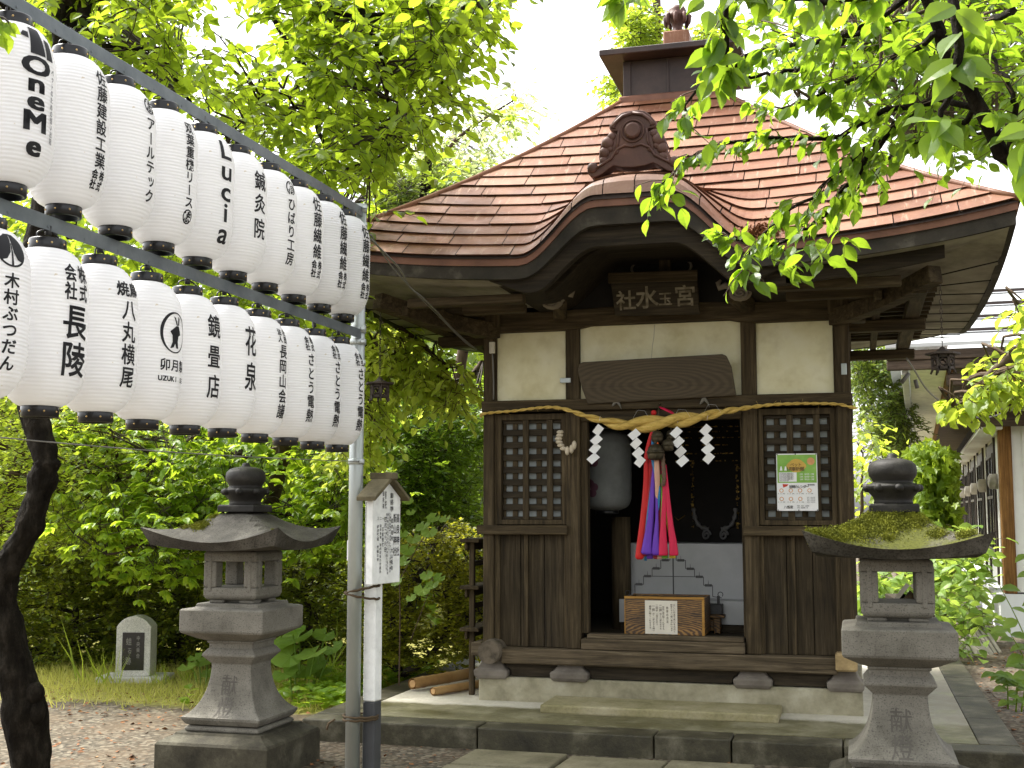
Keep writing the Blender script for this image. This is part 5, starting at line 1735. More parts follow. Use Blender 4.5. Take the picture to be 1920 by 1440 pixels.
    if key == 'netsu': return KS(.125, .25, .020, .030) + col('さとう電熱', .265, .845, 0, .056), None
_lcache = {}
def hang(key, alpha, label, p, group):
    p = np.array(p)
    c = CAM - p; c[2] = 0; c /= np.linalg.norm(c)
    rv = np.array([-c[1], c[0], 0])           # to the right as seen from the path
    a = rad(alpha)
    nv = math.cos(a) * c + math.sin(a) * rv
    root = thing('paper_lantern', label, 'paper lantern', tuple(p), math.atan2(nv[1], nv[0]), group)
    for nm, me in (('lantern_body', BODY), ('lantern_cap', CAPT), ('lantern_cap', CAPB), ('hanging_hook', HOOK)):
        o = bpy.data.objects.new(nm, me); COL.objects.link(o); o.parent = root
        if nm == 'hanging_hook': o.rotation_euler = (0, 0, rad(90) - math.atan2(nv[1], nv[0]) + random.uniform(-.4, .4))
    if key not in _lcache:
        it, grey = lettering(key)
        o = wrap(it).build('lettering', M['ink'], root, local=True)
        o2 = wrap(grey).build('small_lettering', M['ink_grey'] if key == 'oneme' else M['ink'], root, local=True) if grey else None
        _lcache[key] = (o.data, o2.data if o2 else None)
    else:
        for nm, me in zip(('lettering', 'small_lettering'), _lcache[key]):
            if me:
                o = bpy.data.objects.new(nm, me); COL.objects.link(o); o.parent = root
    root.rotation_euler.x = random.uniform(-.012, .012)
    root.rotation_euler.y = random.uniform(-.012, .012)
YU = [-5.715 + i * (5.715 - 3.205) / 9 for i in range(10)]
YL = [-5.80 + i * (5.80 - 3.262) / 9 for i in range(10)]
for i in range(10):
    hang(UP[i][0], UP[i][1], UP[i][2], (BX - .012, YU[i], 2.806 + random.uniform(-.004, .004)), 'white lanterns of the upper row')
for i in range(10):
    hang(LOW[i][0], LOW[i][1], LOW[i][2], (BX - .010, YL[i], 2.163 + random.uniform(-.004, .004)), 'white lanterns of the lower row')
# ------------------------------------------------------------------ stone lanterns
def stone_lantern(cx, cy, label, mossy):
    root = thing('stone_lantern', label, 'stone lantern', (cx, cy, GZ), 0, 'stone lanterns flanking the path')
    c = (cx, cy)
    LR = M['lroof_moss'] if mossy else M['lroof']
    b = MB(); b.sq([(.355, GZ - .06), (.355, .27), (.345, .285), (.275, .318), (.272, .330)], c); b.build('plinth', M['plinth'], root, bevel=.008, seg=2)
    b = MB(); b.sq([(.225, .330), (.235, .336), (.235, .352), (.225, .358), (.222, .360)], c); b.build('base_ring', M['granite'], root, bevel=.004)
    # shaft: flared foot, narrow waist, moulded head
    prof = [(.205, .360), (.232, .372), (.25, .398), (.252, .412)]
    for k in range(13):
        t = k / 12
        prof.append((.252 - (.252 - .128) * math.sin(t * math.pi / 2) ** .85, .412 + (.705 - .412) * (1 - math.cos(t * math.pi / 2)) * .55 + (.705 - .412) * t * .45))
    prof += [(.150, .730), (.170, .752), (.172, .762), (.150, .79), (.140, .795), (.140, .825), (.150, .828), (.150, .84)]
    b = MB(); b.sq(prof, c, n=2); b.build('shaft', M['granite'], root, bevel=.005, seg=2)
    # engraved characters as flat shapes, the shade of the cuts put in their colour
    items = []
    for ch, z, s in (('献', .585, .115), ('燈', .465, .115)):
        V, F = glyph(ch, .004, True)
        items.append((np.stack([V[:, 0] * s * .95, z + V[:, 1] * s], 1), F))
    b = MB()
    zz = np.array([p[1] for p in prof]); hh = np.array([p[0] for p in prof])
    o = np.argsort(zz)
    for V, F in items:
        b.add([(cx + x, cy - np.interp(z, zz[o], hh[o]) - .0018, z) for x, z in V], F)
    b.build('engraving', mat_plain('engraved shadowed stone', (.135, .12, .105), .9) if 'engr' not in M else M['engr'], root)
    b = MB(); b.sq([(.150, .84), (.185, .853), (.262, .893), (.268, .905), (.268, 1.02), (.262, 1.028), (.20, 1.038), (.20, 1.055), (.195, 1.058)], c); b.build('table_stone', M['granite'], root, bevel=.006, seg=2)
    # fire box: four corner pillars, sills and lintels leave the windows open
    fb = MB()
    z0, z1, R, w, th = 1.078, 1.362, .172, .088, .06
    secs = [(.150, 1.078), (.165, 1.086), (.172, 1.105), (.172, 1.150)]
    fb.sq(secs, c)
    for sx in (-1, 1):
        for sy in (-1, 1):
            x0, x1 = sorted((cx + sx * R, cx + sx * w)); y0, y1 = sorted((cy + sy * R, cy + sy * w))
            fb.box(x0, x1, y0, y1, 1.150, 1.300)
    fb.sq([(.172, 1.300), (.172, 1.345), (.165, 1.362)], c)
    o = fb.build('fire_box', M['granite'], root, bevel=.010, seg=2)
    for sx, sy in ((0, -1), (1, 0), (0, 1), (-1, 0)):
        for q in (-1, 1):
            if sx == 0:
                y0, y1 = sorted((cy + sy * (R + .004), cy + sy * (R - .02)))
                MB().box(cx + q * .128 - .012, cx + q * .128 + .012, y0, y1, 1.125, 1.33).build('window_frame', M['granite'], root, bevel=.004)
            else:
                x0, x1 = sorted((cx + sx * (R + .004), cx + sx * (R - .02)))
                MB().box(x0, x1, cy + q * .128 - .012, cy + q * .128 + .012, 1.125, 1.33).build('window_frame', M['granite'], root, bevel=.004)
    ft = MB()
    for sx in (-1, 1):
        for sy in (-1, 1):
            x0, x1 = sorted((cx + sx * .145, cx + sx * .05)); y0, y1 = sorted((cy + sy * .145, cy + sy * .05))
            ft.box(x0, x1, y0, y1, 1.058, 1.078)
    ft.box(cx - .10, cx + .10, cy - .10, cy + .10, 1.058, 1.077)
    ft.build('box_foot', M['granite'], root, bevel=.005)
    # roof: concave square canopy with raised corners
    H = .415
    n = 14
    def top(a, b_):
        r = max(abs(a), abs(b_))
        rr = min(1, (a * a + b_ * b_) ** .5 / 1.414)
        z = 1.592 - .155 * min(1, max(0, (r - .2) / .8)) ** .62 - .0
        z = 1.592 - (.175) * (max(0, r - .25) / .75) ** .75
        z += .088 * (min(abs(a), abs(b_)) * max(abs(a), abs(b_))) ** 2.0
        return z
    def bot(a, b_):
        return 1.362 + .035 * (min(abs(a), abs(b_)) * max(abs(a), abs(b_))) ** 2 + .03 * max(abs(a), abs(b_)) ** 2 * (.2)
    b = MB()
    vs, fs = [], []
    N1 = n + 1
    for s_ in (0, 1):
        for j in range(N1):
            for i in range(N1):
                a, q = -1 + 2 * i / n, -1 + 2 * j / n
                k = 1.0 if s_ == 0 else .90
                lip = 1 + .055 * (abs(a) * abs(q)) ** 3
                vs.append((cx + a * H * k * lip, cy + q * H * k * lip, top(a, q) if s_ == 0 else bot(a, q)))
    for s_ in (0, 1):
        for j in range(n):
            for i in range(n):
                a = s_ * N1 * N1 + j * N1 + i
                qd = (a, a + 1, a + 1 + N1, a + N1)
                fs.append(qd if s_ == 0 else qd[::-1])
    edge = [i for i in range(n)] + [n + j * N1 for j in range(n)] + [n * N1 + n - i for i in range(n)] + [(n - j) * N1 for j in range(n)]
    for k in range(len(edge)):
        a, q = edge[k], edge[(k + 1) % len(edge)]
        fs.append((a, a + N1 * N1, q + N1 * N1, q))
    b.add(vs, fs)
    ro = b.build('roof_stone', LR, root)
    me = ro.data
    # finial: square neck, lotus ring, jewel
    b = MB()
    b.sq([(.120, 1.590), (.120, 1.628), (.112, 1.634)], c)
    b.lathe([(.098, 1.634), (.092, 1.65), (.10, 1.668), (.128, 1.70), (.138, 1.718), (.134, 1.728), (.112, 1.734), (.096, 1.74), (.10, 1.752), (.116, 1.775), (.120, 1.80), (.115, 1.828), (.095, 1.848), (.06, 1.858), (.026, 1.864), (.020, 1.885), (.0, 1.888)], c, 28)
    b.build('finial', M['granite_dark'], root, bevel=.004)
    for k in range(8):
        a = k * math.pi / 4 + .2
        MB().ball((cx + .128 * math.cos(a), cy + .128 * math.sin(a), 1.712), .03, 8, 6, (.8, .8, .7)).build('lotus_petal', M['granite_dark'], root)
    # moss on the canopy: small tufts
    L = Leaves()
    r_ = np.random.default_rng(3 if mossy else 4)
    if mossy:
        spots = [(-.62, -.55, .30, 1900), (-.25, -.35, .28, 1500), (.0, -.30, .22, 800), (.25, -.4, .12, 200), (-.8, -.8, .18, 900), (.75, -.85, .08, 140), (-.5, .3, .3, 600), (-.1, -.75, .05, 60), (.45, -.7, .09, 130)]
    else:
        spots = [(-.42, -.55, .09, 420), (-.35, -.30, .05, 160), (-.62, -.62, .05, 60), (.85, -.75, .03, 50)]
    for a0, q0, s_, n_ in spots:
        n_ = int(n_ * 7.0)
        a = np.clip(a0 + r_.normal(size=n_) * s_ * .6, -1, 1); q = np.clip(q0 + r_.normal(size=n_) * s_ * .6, -1, 1)
        z = np.array([top(x, y) for x, y in zip(a, q)])
        P = np.stack([cx + a * H, cy + q * H, z - .002 + np.abs(r_.normal(size=n_)) * .011 * (1 if mossy else .5)], 1)
        L.add(P, r_.normal(size=(n_, 3)) + np.array([0, 0, .9]), r_.normal(size=(n_, 3)), r_.uniform(.005, .013, n_))
    L.build('moss_patch', M['moss'], root, T_DIAM)
    return root
M['lroof'] = mat_noise('speckled canopy stone', [(0.3, (0.024, 0.022, 0.017)), (0.52, (0.062, 0.056, 0.046)), (0.75, (0.15, 0.14, 0.118))], 4, rough=0.75, bump=0.7, bscale=90, spec=0.25, bdist=.006, fine=(110, [(0.36, g(0.35)), (0.5, g(1.0))]), fine_amt=0.85)
m, nt, b_ = newmat('canopy stone under a film of moss')
v = _tex(nt, (1, 1, 1))
c = _ramp(nt, _noise(nt, v, 4, 8, .62), [(0.3, (0.022, 0.020, 0.015)), (0.52, (0.058, 0.053, 0.042)), (0.75, (0.15, 0.14, 0.118))])
film = _ramp(nt, _noise(nt, v, 7, 6, .65), [(0.36, g(0)), (0.52, g(0.85))])
ge = nt.nodes.new('ShaderNodeNewGeometry'); sp_ = nt.nodes.new('ShaderNodeSeparateXYZ'); nt.links.new(ge.outputs['Normal'], sp_.inputs[0])
film = _mix(nt, 1.0, film, _ramp(nt, sp_.outputs[2], [(0.45, g(0)), (0.7, g(1))]), 'MULTIPLY')
c = _mix(nt, film, c, (0.085, 0.092, 0.014))
c = _mix(nt, .8, c, _ramp(nt, _noise(nt, v, 90, 3, .6), [(0.36, g(0.4)), (0.5, g(1.0))]), 'MULTIPLY')
nt.links.new(c, b_.inputs['Base Color']); b_.inputs['Roughness'].default_value = .9; b_.inputs['Specular IOR Level'].default_value = .15
_bump(nt, b_, _noise(nt, v, 70, 6, .65), .8, .008)
M['lroof_moss'] = m
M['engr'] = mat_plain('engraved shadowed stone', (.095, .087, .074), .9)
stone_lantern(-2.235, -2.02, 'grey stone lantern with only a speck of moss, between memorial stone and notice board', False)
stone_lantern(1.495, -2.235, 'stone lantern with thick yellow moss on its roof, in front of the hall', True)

# ------------------------------------------------------------------ white notice board on a post, tied to the pole
def notice_board():
    a = rad(-8)
    root = thing('notice_board', 'white gabled notice board with columns of black writing on a white and black post', 'notice board', (-.998, -2.918, GZ))
    n = np.array([math.cos(a), math.sin(a), 0.0])          # front of the board
    rt = np.array([-math.sin(a), math.cos(a), 0.0])        # to the right, seen from the front
    up = np.array([0, 0, 1.0])
    o = np.array([-.998, -2.918, 0.0])
    def P(x, z, d): return tuple(o + rt * x + up * z + n * d)
    def slab(b, pts, d0, d1):
        k = len(pts)
        b.add([P(x, z, d1) for x, z in pts] + [P(x, z, d0) for x, z in pts], [tuple(range(k)), tuple(reversed(range(k, 2 * k)))] + [(i, k + i, k + (i + 1) % k, (i + 1) % k) for i in range(k)])
    W2 = .140
    b = MB(); slab(b, [(-W2, 1.235), (W2, 1.235), (W2, 1.665), (0, 1.752), (-W2, 1.665)], -.008, .030)
    b.build('board', M['white_paint'], root, bevel=.003)
    mr = mat_noise('mossy roof board', [(.3, (.05, .042, .022)), (.6, (.12, .10, .055)), (.8, (.17, .17, .06))], 10, rough=.85, bump=.4)
    b = MB()
    for s in (-1, 1):
        q = [(0, 1.754), (s * (W2 + .038), 1.646), (s * (W2 + .038), 1.668), (0, 1.778)]
        if s < 0: q = q[::-1]
        slab(b, q, -.045, .065)
    slab(b, [(-.032, 1.757), (.032, 1.757), (.028, 1.790), (-.028, 1.790)], -.055, .075)
    b.build('board_roof', mr, root, bevel=.003)
    b = MB()
    s2 = .037
    for z0, z1, nm, m in ((GZ - .1, .655, 'post_foot', M['dark_paint']), (.655, 1.70, 'post', M['white_paint'])):
        b = MB()
        b.add([P(x, z, d) for z in (z0, z1) for x, d in ((-s2, -.078), (s2, -.078), (s2, -.010), (-s2, -.010))], [(3, 2, 1, 0), (4, 5, 6, 7), (0, 1, 5, 4), (1, 2, 6, 5), (2, 3, 7, 6), (3, 0, 4, 7)])
        b.build(nm, m, root, bevel=.006)
    it = []
    def c_(t, x, f0, f1, wd): it.extend(vert_col(t, x * .85, 1.665 - .43 * f0, 1.665 - .43 * f1, wd, .9, .008, False))
    c_('高良神社', .132, .18, .70, .034)
    c_('新山神社', .094, .18, .70, .034)
    c_('御祭神', .062, -.06, .17, .020)
    c_('鎮座地', .045, -.06, .17, .016)
    c_('武内宿祢 大山祇命', .060, .24, .86, .024)
    for k, t in enumerate(('八幡宮の境内に鎮座し古くより崇敬を集め', '延命長寿と武運の神として広く信仰され', '後に新山神社を合祀して今日に至る社殿', '地域の人々に親しまれて祭が続けられる')):
        c_(t, .040 - k * .0155, .18, (.88, .62, .90, .84)[k], .0125)
    c_('祭祀', -.020, -.08, .14, .018)
    c_('四月二十八日', -.022, .22, .64, .022)
    c_('御祈祷', -.048, -.08, .14, .018)
    c_('一 五穀豊穣', -.050, .22, .58, .018)
    c_('二 延命長寿 家内安全の守護神', -.078, .22, .88, .018)
    c_('三 商売繁盛 養蚕の神', -.108, .22, .74, .019)
    flat_lettering('lettering', it, tuple(o + n * .030), tuple(rt), (0, 0, 1), M['ink'], root, .002)
    b = MB()
    pc = np.array([-1.115, -2.98])
    for z, tilt in ((1.205, .02), (1.175, -.015), (.585, .0), (.570, .004)):
        pts = []
        for k in range(26):
            t = k / 25 * 2 * math.pi
            # a loop round pole and post
            cxx, cyy = (pc + (o[:2] - n[:2] * .066)) / 2
            pts.append((cxx + .088 * math.cos(t), cyy + .072 * math.sin(t), z + tilt * math.cos(t) + .002 * math.sin(9 * t)))
        b = MB(); b.tube(pts, .0065, 6, cap=False)
        if z == .585: b.tube([(-1.19, -3.03, .575), (-1.21, -3.06, .56), (-1.215, -3.07, .53)], .006, 5)
        b.build('tie_cord', M['rope_brown'], root)
notice_board()

# ------------------------------------------------------------------ memorial stone by the wood
def memorial():
    cx, cy = -4.93, 1.12
    root = thing('memorial_stone', 'small round topped grey memorial stone with black engraved plate in the grass', 'memorial stone', (cx, cy, GZ), rad(14))
    mg_ = mat_noise('speckled memorial granite', [(.3, (.42, .41, .36)), (.7, (.66, .65, .60))], 4, rough=.8, bump=.3, bscale=100, fine=(150, [(.35, g(.45)), (.55, g(1))]), fine_amt=.8)
    w2, h0, h1 = .155, .05, .55
    out = [(-w2, h0), (w2, h0), (w2, .48)] + [(w2 * math.sin(a) / math.sin(.95), .48 + (math.cos(a) - math.cos(.95)) * .15 / (1 - math.cos(.95)) * .62) for a in np.linspace(.95, -.95, 13)[1:-1]] + [(-w2, .48)]
    b = MB().prism(out, -.09, .09); b.build('stone', mg_, root, bevel=.006, seg=2, local=True)
    b = MB().box(-.30, .30, -.18, .18, -.05, .05); b.build('base_slab', mg_, root, bevel=.008, local=True)
    b = MB().box(-.098, .098, -.094, -.0905, .10, .43); b.build('black_plate', mat_plain('polished black granite', (.010, .010, .011), .25, .6, bump=0), root, local=True)
    its = []
    for t, x, z0, z1, wd in (('中央乗合', .045, .405, .20, .034), ('蛙', -.04, .39, .31, .052), ('石', -.03, .30, .24, .03), ('跡', -.04, .22, .14, .052)):
        its += vert_col(t, x, z0, z1, wd, .9, .006, False)
    bb = MB()
    for V, F in its: bb.add([(p[0], -.0953, p[1]) for p in V], F)
    bb.build('lettering', mat_plain('grey engraving', (.22, .21, .19), .8, bump=0), root, local=True)
memorial()

# ------------------------------------------------------------------ main hall on the right, partly in frame
def main_hall():
    # its long wall runs away from the viewer, a little to the right of the shrine hall's side
    k = rad(2.6)
    o = np.array([3.05, 7.3, 0.0])
    f = np.array([math.sin(k), math.cos(k), 0.0])     # along the wall, away
    s = np.array([math.cos(k), -math.sin(k), 0.0])    # into the building
    def P(a, b_, z): return tuple(o + f * a + s * b_ + np.array([0, 0, z]))
    root = thing('main_hall', 'large white plastered main hall with brown posts and wide eaves beside the shrine hall', 'building', tuple(o))
    wallm = mat_noise('white plaster wall', [(.3, (.62, .62, .56)), (.7, (.78, .78, .73))], 2, rough=.9, bump=.1)
    basem = mat_noise('white painted concrete base', [(.3, (.60, .62, .62)), (.7, (.74, .76, .76))], 2, rough=.85, bump=.1)
    brown = mat_wood('orange brown post', 2, (.10, .045, .012), (.24, .115, .03), (.36, .19, .06))
    dbrown = mat_wood('dark brown boards', 0, (.04, .029, .02), (.10, .072, .05), (.16, .12, .085))
    dark = mat_plain('dark brown window frame', (.045, .032, .028), .5)
    glass = mat_plain('dark green window glass', (.05, .075, .07), .12, .6, bump=0)
    grey = mat_noise('grey metal roof', [(.3, (.42, .44, .44)), (.7, (.56, .58, .57))], 3, rough=.4, bump=.1, spec=.5)
    creamm = mat_plain('cream soffit board', (.78, .78, .62), .8)
    def hexa(b, a0, a1, b0, b1, z0, z1):
        vs = [P(a, q, z) for z in (z0, z1) for q in (b0, b1) for a in (a0, a1)]
        b.add(vs, [(0, 2, 3, 1), (4, 5, 7, 6), (0, 1, 5, 4), (2, 6, 7, 3), (0, 4, 6, 2), (1, 3, 7, 5)])
    def part(name, m, *q, bevel=0.0, parent=None):
        out = []
        for r in q:
            b = MB(); hexa(b, *r); out.append(b.build(name, m, parent or root, bevel=bevel))
        return out[0]
    part('wall', wallm, (0, 16, 0, 5, .62, 2.86), (-.05, -.001, .5, 5, .62, 3.4))
    part('base_wall', basem, (-.02, 16, -.10, 5, -1.6, .60))
    part('base_ledge', grey, (-.05, 16, -.16, -.101, .54, .60))
    for a in (0.03, ):
        part('corner_post', brown, (-.03, .22, -.05, .10, .6, 2.86), bevel=.01)
    # windows in dark frames, wall posts between
    wz0, wz1 = 1.08, 2.32
    for i, a in enumerate((1.7, 4.7, 7.6, 10.5, 13.4)):
        b = MB()
        O = [(a - .05, wz0 - .05), (a + 1.55, wz0 - .05), (a + 1.55, wz1 + .05), (a - .05, wz1 + .05)]; I = [(a, wz0), (a + 1.50, wz0), (a + 1.50, wz1), (a, wz1)]
        vs = [P(p[0], y, p[1]) for y in (-.045, -.002) for p in O + I]; fs = []
        for j in range(4):
            q = (j + 1) % 4
            fs += [(j, q, 4 + q, 4 + j), (8 + q, 8 + j, 12 + j, 12 + q), (j, 8 + j, 8 + q, q), (4 + j, 4 + q, 12 + q, 12 + j)]
        fr = b.add(vs, fs).build('window', dark, root, bevel=.004)
        part('mullion', dark, (a + .73, a + .77, -.04, -.003, wz0 + .001, wz1 - .001), (a + .001, a + .729, -.038, -.003, 1.76, 1.80), (a + .771, a + 1.499, -.038, -.003, 1.76, 1.80), parent=fr)
        part('pane', glass, (a, a + .73, -.02, -.003, wz0, 1.76), (a + .77, a + 1.5, -.02, -.003, wz0, 1.76), (a, a + .73, -.02, -.003, 1.80, wz1), (a + .77, a + 1.5, -.02, -.003, 1.80, wz1), parent=fr)
        part('wall_post', dark, (a - .18, a - .06, -.03, -.001, .62, 2.75), (a + 1.60, a + 1.70, -.03, -.001, .62, 2.75))
        part('lintel_board', dark, (a - .05, a + 1.55, -.025, -.001, 2.36, 2.52))
        b = MB()
        c0 = Vector(P(a - .45, -.10, 1.98))
        b.tube([c0 + Vector((-.02, 0, .0)), c0 + Vector((0, 0, 0)), c0 + Vector((.1, 0, 0))], [.06, .10, .10], 12)
        b.build('vent_hood', mat_plain('beige vent hood', (.42, .38, .32), .6), root)
        b = MB()
        c0 = Vector(P(a + .1, -.10, .12))
        b.tube([c0, c0 + Vector((-.08, 0, -.01))], [.07, .075], 12); b.build('base_vent', mat_plain('grey vent', (.45, .46, .46), .6), root)
    # low pent roof above the windows
    b = MB()
    a0, a1 = -.3, 12.0
    for z, q in ((2.70, -.62), ):
        vs = [P(a0, -.27, 2.61), P(a1, -.27, 2.61), P(a1, .05, 2.80), P(a0, .05, 2.80), P(a0, -.27, 2.73), P(a1, -.27, 2.73), P(a1, .05, 2.92), P(a0, .05, 2.92)]
        b.add(vs, [(0, 1, 2, 3), (7, 6, 5, 4), (0, 4, 5, 1), (1, 5, 6, 2), (2, 6, 7, 3), (3, 7, 4, 0)])
    b.build('pent_roof', grey, root, bevel=.01)
    b = MB()
    for a in np.arange(a0, a1, .16):
        vs = [P(a, -.284, 2.61), P(a + .012, -.284, 2.61), P(a + .012, -.284, 2.73), P(a, -.284, 2.73)]
        b.add(vs + [P(a, -.271, 2.61), P(a + .012, -.271, 2.61), P(a + .012, -.271, 2.73), P(a, -.271, 2.73)], [(0, 1, 2, 3), (0, 4, 5, 1), (3, 2, 6, 7), (1, 5, 6, 2), (0, 3, 7, 4)])
    b.build('roof_seam_lines', dark, root)
    part('pent_soffit', wallm, (a0 + .02, a1, -.26, -.01, 2.575, 2.605))
    part('pent_end_board', dbrown, (a0 - .04, a0 - .001, -.27, .9, 2.60, 2.78), bevel=.01)
    # big main roof: deep eave over the pent roof, running far back
    ez = 3.55
    part('eave_soffit', creamm, (-1.6, 20, -1.05, -.645, 3.20, 3.24))
    part('dark_soffit', dbrown, (-1.55, 20, -.585, 3.5, 3.19, 3.23))
    part('soffit_edge', brown, (-1.6, 20, -.644, -.586, 3.13, 3.24), bevel=.01)
    part('eave_purlin', dbrown, (-1.70, -1.62, -1.29, 4.5, 3.17, 3.275), (-1.72, -1.625, -1.29, 4.5, 3.279, 3.39), bevel=.008)
    part('beam_bracket', dbrown, (-1.62, -1.45, -.66, -.38, 2.98, 3.12), bevel=.02)
    part('gable_board', brown, (-1.50, -1.46, -.37, 2.5, 2.98, 3.16), bevel=.005)
    part('gutter_board', grey, (-1.61, 20, -1.14, -1.055, 3.12, 3.36), bevel=.01)
    b = MB()
    n = 14
    for i in range(5):
        t0, t1 = i / n, (i + 1) / n
        z0, z1 = ez - .13 + 2.6 * t0 + .02, ez - .13 + 2.6 * t1
        q0, q1 = -1.75 + 4.6 * t0 * .0, 0
        # courses of the front slope, facing the viewer
        aa0, aa1 = -1.75 + 3.6 * t0, -1.75 + 3.6 * (t1 + .01)
        x0, x1 = -1.30 + 2.4 * t0, 6.0
        vs = [P(aa0, x0, z0 + .02), P(aa0, x1, z0 + .02), P(aa1, x1, z1), P(aa1, x0 + .15, z1), P(aa0, x0, z0 - .02), P(aa0, x1, z0 - .02)]
        b.add(vs, [(0, 1, 2, 3), (4, 5, 1, 0)])
        # side slope
        vs = [P(aa0, x0, z0 + .02), P(20, x0, z0 + .02), P(20, x0 + 2.4 / n, z1), P(aa1, x0 + 2.4 / n, z1)]
        b.add(vs, [(3, 2, 1, 0)])
    b.build('main_roof', grey, root)
    b = MB()
    for i in range(1, 5):
        t0 = i / n
        b.bar(P(-1.76 + 3.6 * t0, -1.30 + 2.4 * t0, ez - .13 + 2.6 * t0 + .015), P(-1.76 + 3.6 * t0, 6, ez - .13 + 2.6 * t0 + .015), .02, .03)
    b.build('roof_course', dark, root)
    # wall facing the viewer at the very edge
    part('front_wall', wallm, (-.02, .1, .22, 5, .6, 2.86))
    iron_lantern(P(-.75, -.35, 2.62), 3.24, 'reddish iron lantern hanging under the brown eave of the white main hall')
main_hall()
# sagging cable with plugs to the main hall
b = MB()
pts = [at(1700, 672, 9.6), at(1712, 690, 10), at(1745, 738, 11), at(1800, 775, 12), at(1850, 783, 12.8), at(1890, 770, 13.2)]
b.tube(curve_pts(pts, 30), .008, 5)
b.tube([at(1704, 700, 9.7), at(1690, 718, 9.7)], .018, 6)
b.tube([at(1716, 712, 9.8), at(1720, 728, 9.8)], .018, 6)
tag(b.build('slack_cable', M['wire']), 'slack grey cable with two black plugs hanging between the two halls', 'cable')
# small roofs lower down behind the hall
b = MB()
gr = mat_noise('grey brown shingle roof', [(.3, (.22, .20, .155)), (.7, (.32, .30, .24))], 5, rough=.8, bump=.2)
C0 = at(1840, 1210, 13.5)
root = thing('shed', 'low shed with a slanting grey shingle roof beyond the mossy stone lantern', 'shed', tuple(C0))
def q4(b, pts, th=.05):
    pts = [Vector(p) for p in pts]
    n = (pts[1] - pts[0]).cross(pts[3] - pts[0]).normalized() * th
    b.add([tuple(p) for p in pts] + [tuple(p - n) for p in pts], [(0, 1, 2, 3), (7, 6, 5, 4), (0, 4, 5, 1), (1, 5, 6, 2), (2, 6, 7, 3), (3, 7, 4, 0)])
b = MB(); q4(b, [at(1800, 1200, 13.0), at(1822, 1238, 12.7), at(1886, 1234, 13.0), at(1846, 1172, 14.0)]); b.build('shed_roof', gr, root)
b = MB()
for k in range(1, 7):
    t = k / 7
    a = np.array(at(1800, 1200, 12.99)) * (1 - t) + np.array(at(1846, 1172, 13.99)) * t
    c = np.array(at(1822, 1238, 12.69)) * (1 - t) + np.array(at(1886, 1234, 12.99)) * t
    b.bar(a + np.array([0, 0, .012]), c + np.array([0, 0, .012]), .012, .014)
b.build('roof_course', mat_plain('dark course line', (.12, .11, .09), .8), root)
b = MB(); q4(b, [at(1824, 1240, 12.75), at(1884, 1237, 13.0), at(1884, 1262, 13.0), at(1824, 1262, 12.75)]); b.build('shed_wall', M['dark_x'], root)
C0 = at(1695, 1112, 11.5)
root = thing('small_gabled_shrine', 'tiny gabled wooden shrine seen through the window of the mossy stone lantern', 'small shrine', tuple(C0))
b = MB()
q4(b, [at(1682, 1128, 11.3), at(1682, 1128, 12.2), at(1706, 1098, 12.2), at(1706, 1098, 11.3)], .04)
q4(b, [at(1706, 1098, 11.3), at(1706, 1098, 12.2), at(1734, 1130, 12.2), at(1734, 1130, 11.3)], .04)
b.build('shrine_roof', M['soffit'], root)
b = MB(); q4(b, [at(1690, 1130, 11.45), at(1726, 1130, 11.45), at(1726, 1230, 11.45), at(1690, 1230, 11.45)], -.5); b.add([tuple(at(1688, 1130, 11.44)), tuple(at(1728, 1130, 11.44)), tuple(at(1706, 1106, 11.44))], [(0, 1, 2)]); b.build('shrine_body', M['dark_x'], root)
# ------------------------------------------------------------------ trees and plants
def clumps_in(poly, n, d0, d1, holes=()):
    uv = in_poly(poly, n * 2)
    ok = np.ones(len(uv), bool)
    for hu, hv, hr in holes:
        ok &= (uv[:, 0] - hu) ** 2 + (uv[:, 1] - hv) ** 2 > hr * hr
    uv = uv[ok][:n]
    return at_many(uv, rng.uniform(d0, d1, len(uv)))

def attach(tw, limbs, C, r0=.010, r1=.004, frac=1.0):
    """a thin branch from the nearest limb to every clump centre"""
    LP = np.concatenate(limbs)
    for c in C:
        if rng.random() > frac: continue
        d = np.linalg.norm(LP - c, axis=1) + np.maximum(0, LP[:, 2] - c[2]) * .15
        p = LP[np.argmin(d)]
        m = (p + c) / 2 + rng.normal(size=3) * .06 + np.array([0, 0, .05])
        tw.tube(curve_pts([p, m, c], 4), [r0, r0 * .85, r0 * .7, r1 * 1.2, r1], 4, cap=False)

def bush(name, label, cat, polys, n, d, size, leafmat, tmpl, trunk=None, twig='twig', per=26, r=.32, droop=.25, flat=.5, group=None, wid=1.0, holes=(), frac=.5, extra=None, ntw=5, twr=.0035, barkmat=None):
    base = trunk[0][0] if trunk else None
    C = np.concatenate([clumps_in(p, k, d[0], d[1], holes) for p, k in zip(polys, n)])
    if base is None:
        base = C.mean(0).copy(); base[2] = GZ
    root = thing(name, label, cat, tuple(base), 0, group)
    L, tw = Leaves(), MB()
    limbs = []
    if trunk:
        tb = MB()
        for t in trunk:
            rr = t[-1]
            limbs.append(limb(tb, t[:-1], rr[0], rr[1], 14, 8, .004))
        tb.build('trunk', M[barkmat or twig], root)
        attach(tw, limbs, C, .011, .004, frac)
    for c in C:
        spray(L, tw, c, r * rng.uniform(.7, 1.25), per, size, droop, ntw=ntw, flat=flat, twr=twr)
    if tw.v: tw.build('branches', M[twig], root)
    L.build('crown', M[leafmat], root, tmpl, wid)
    return root

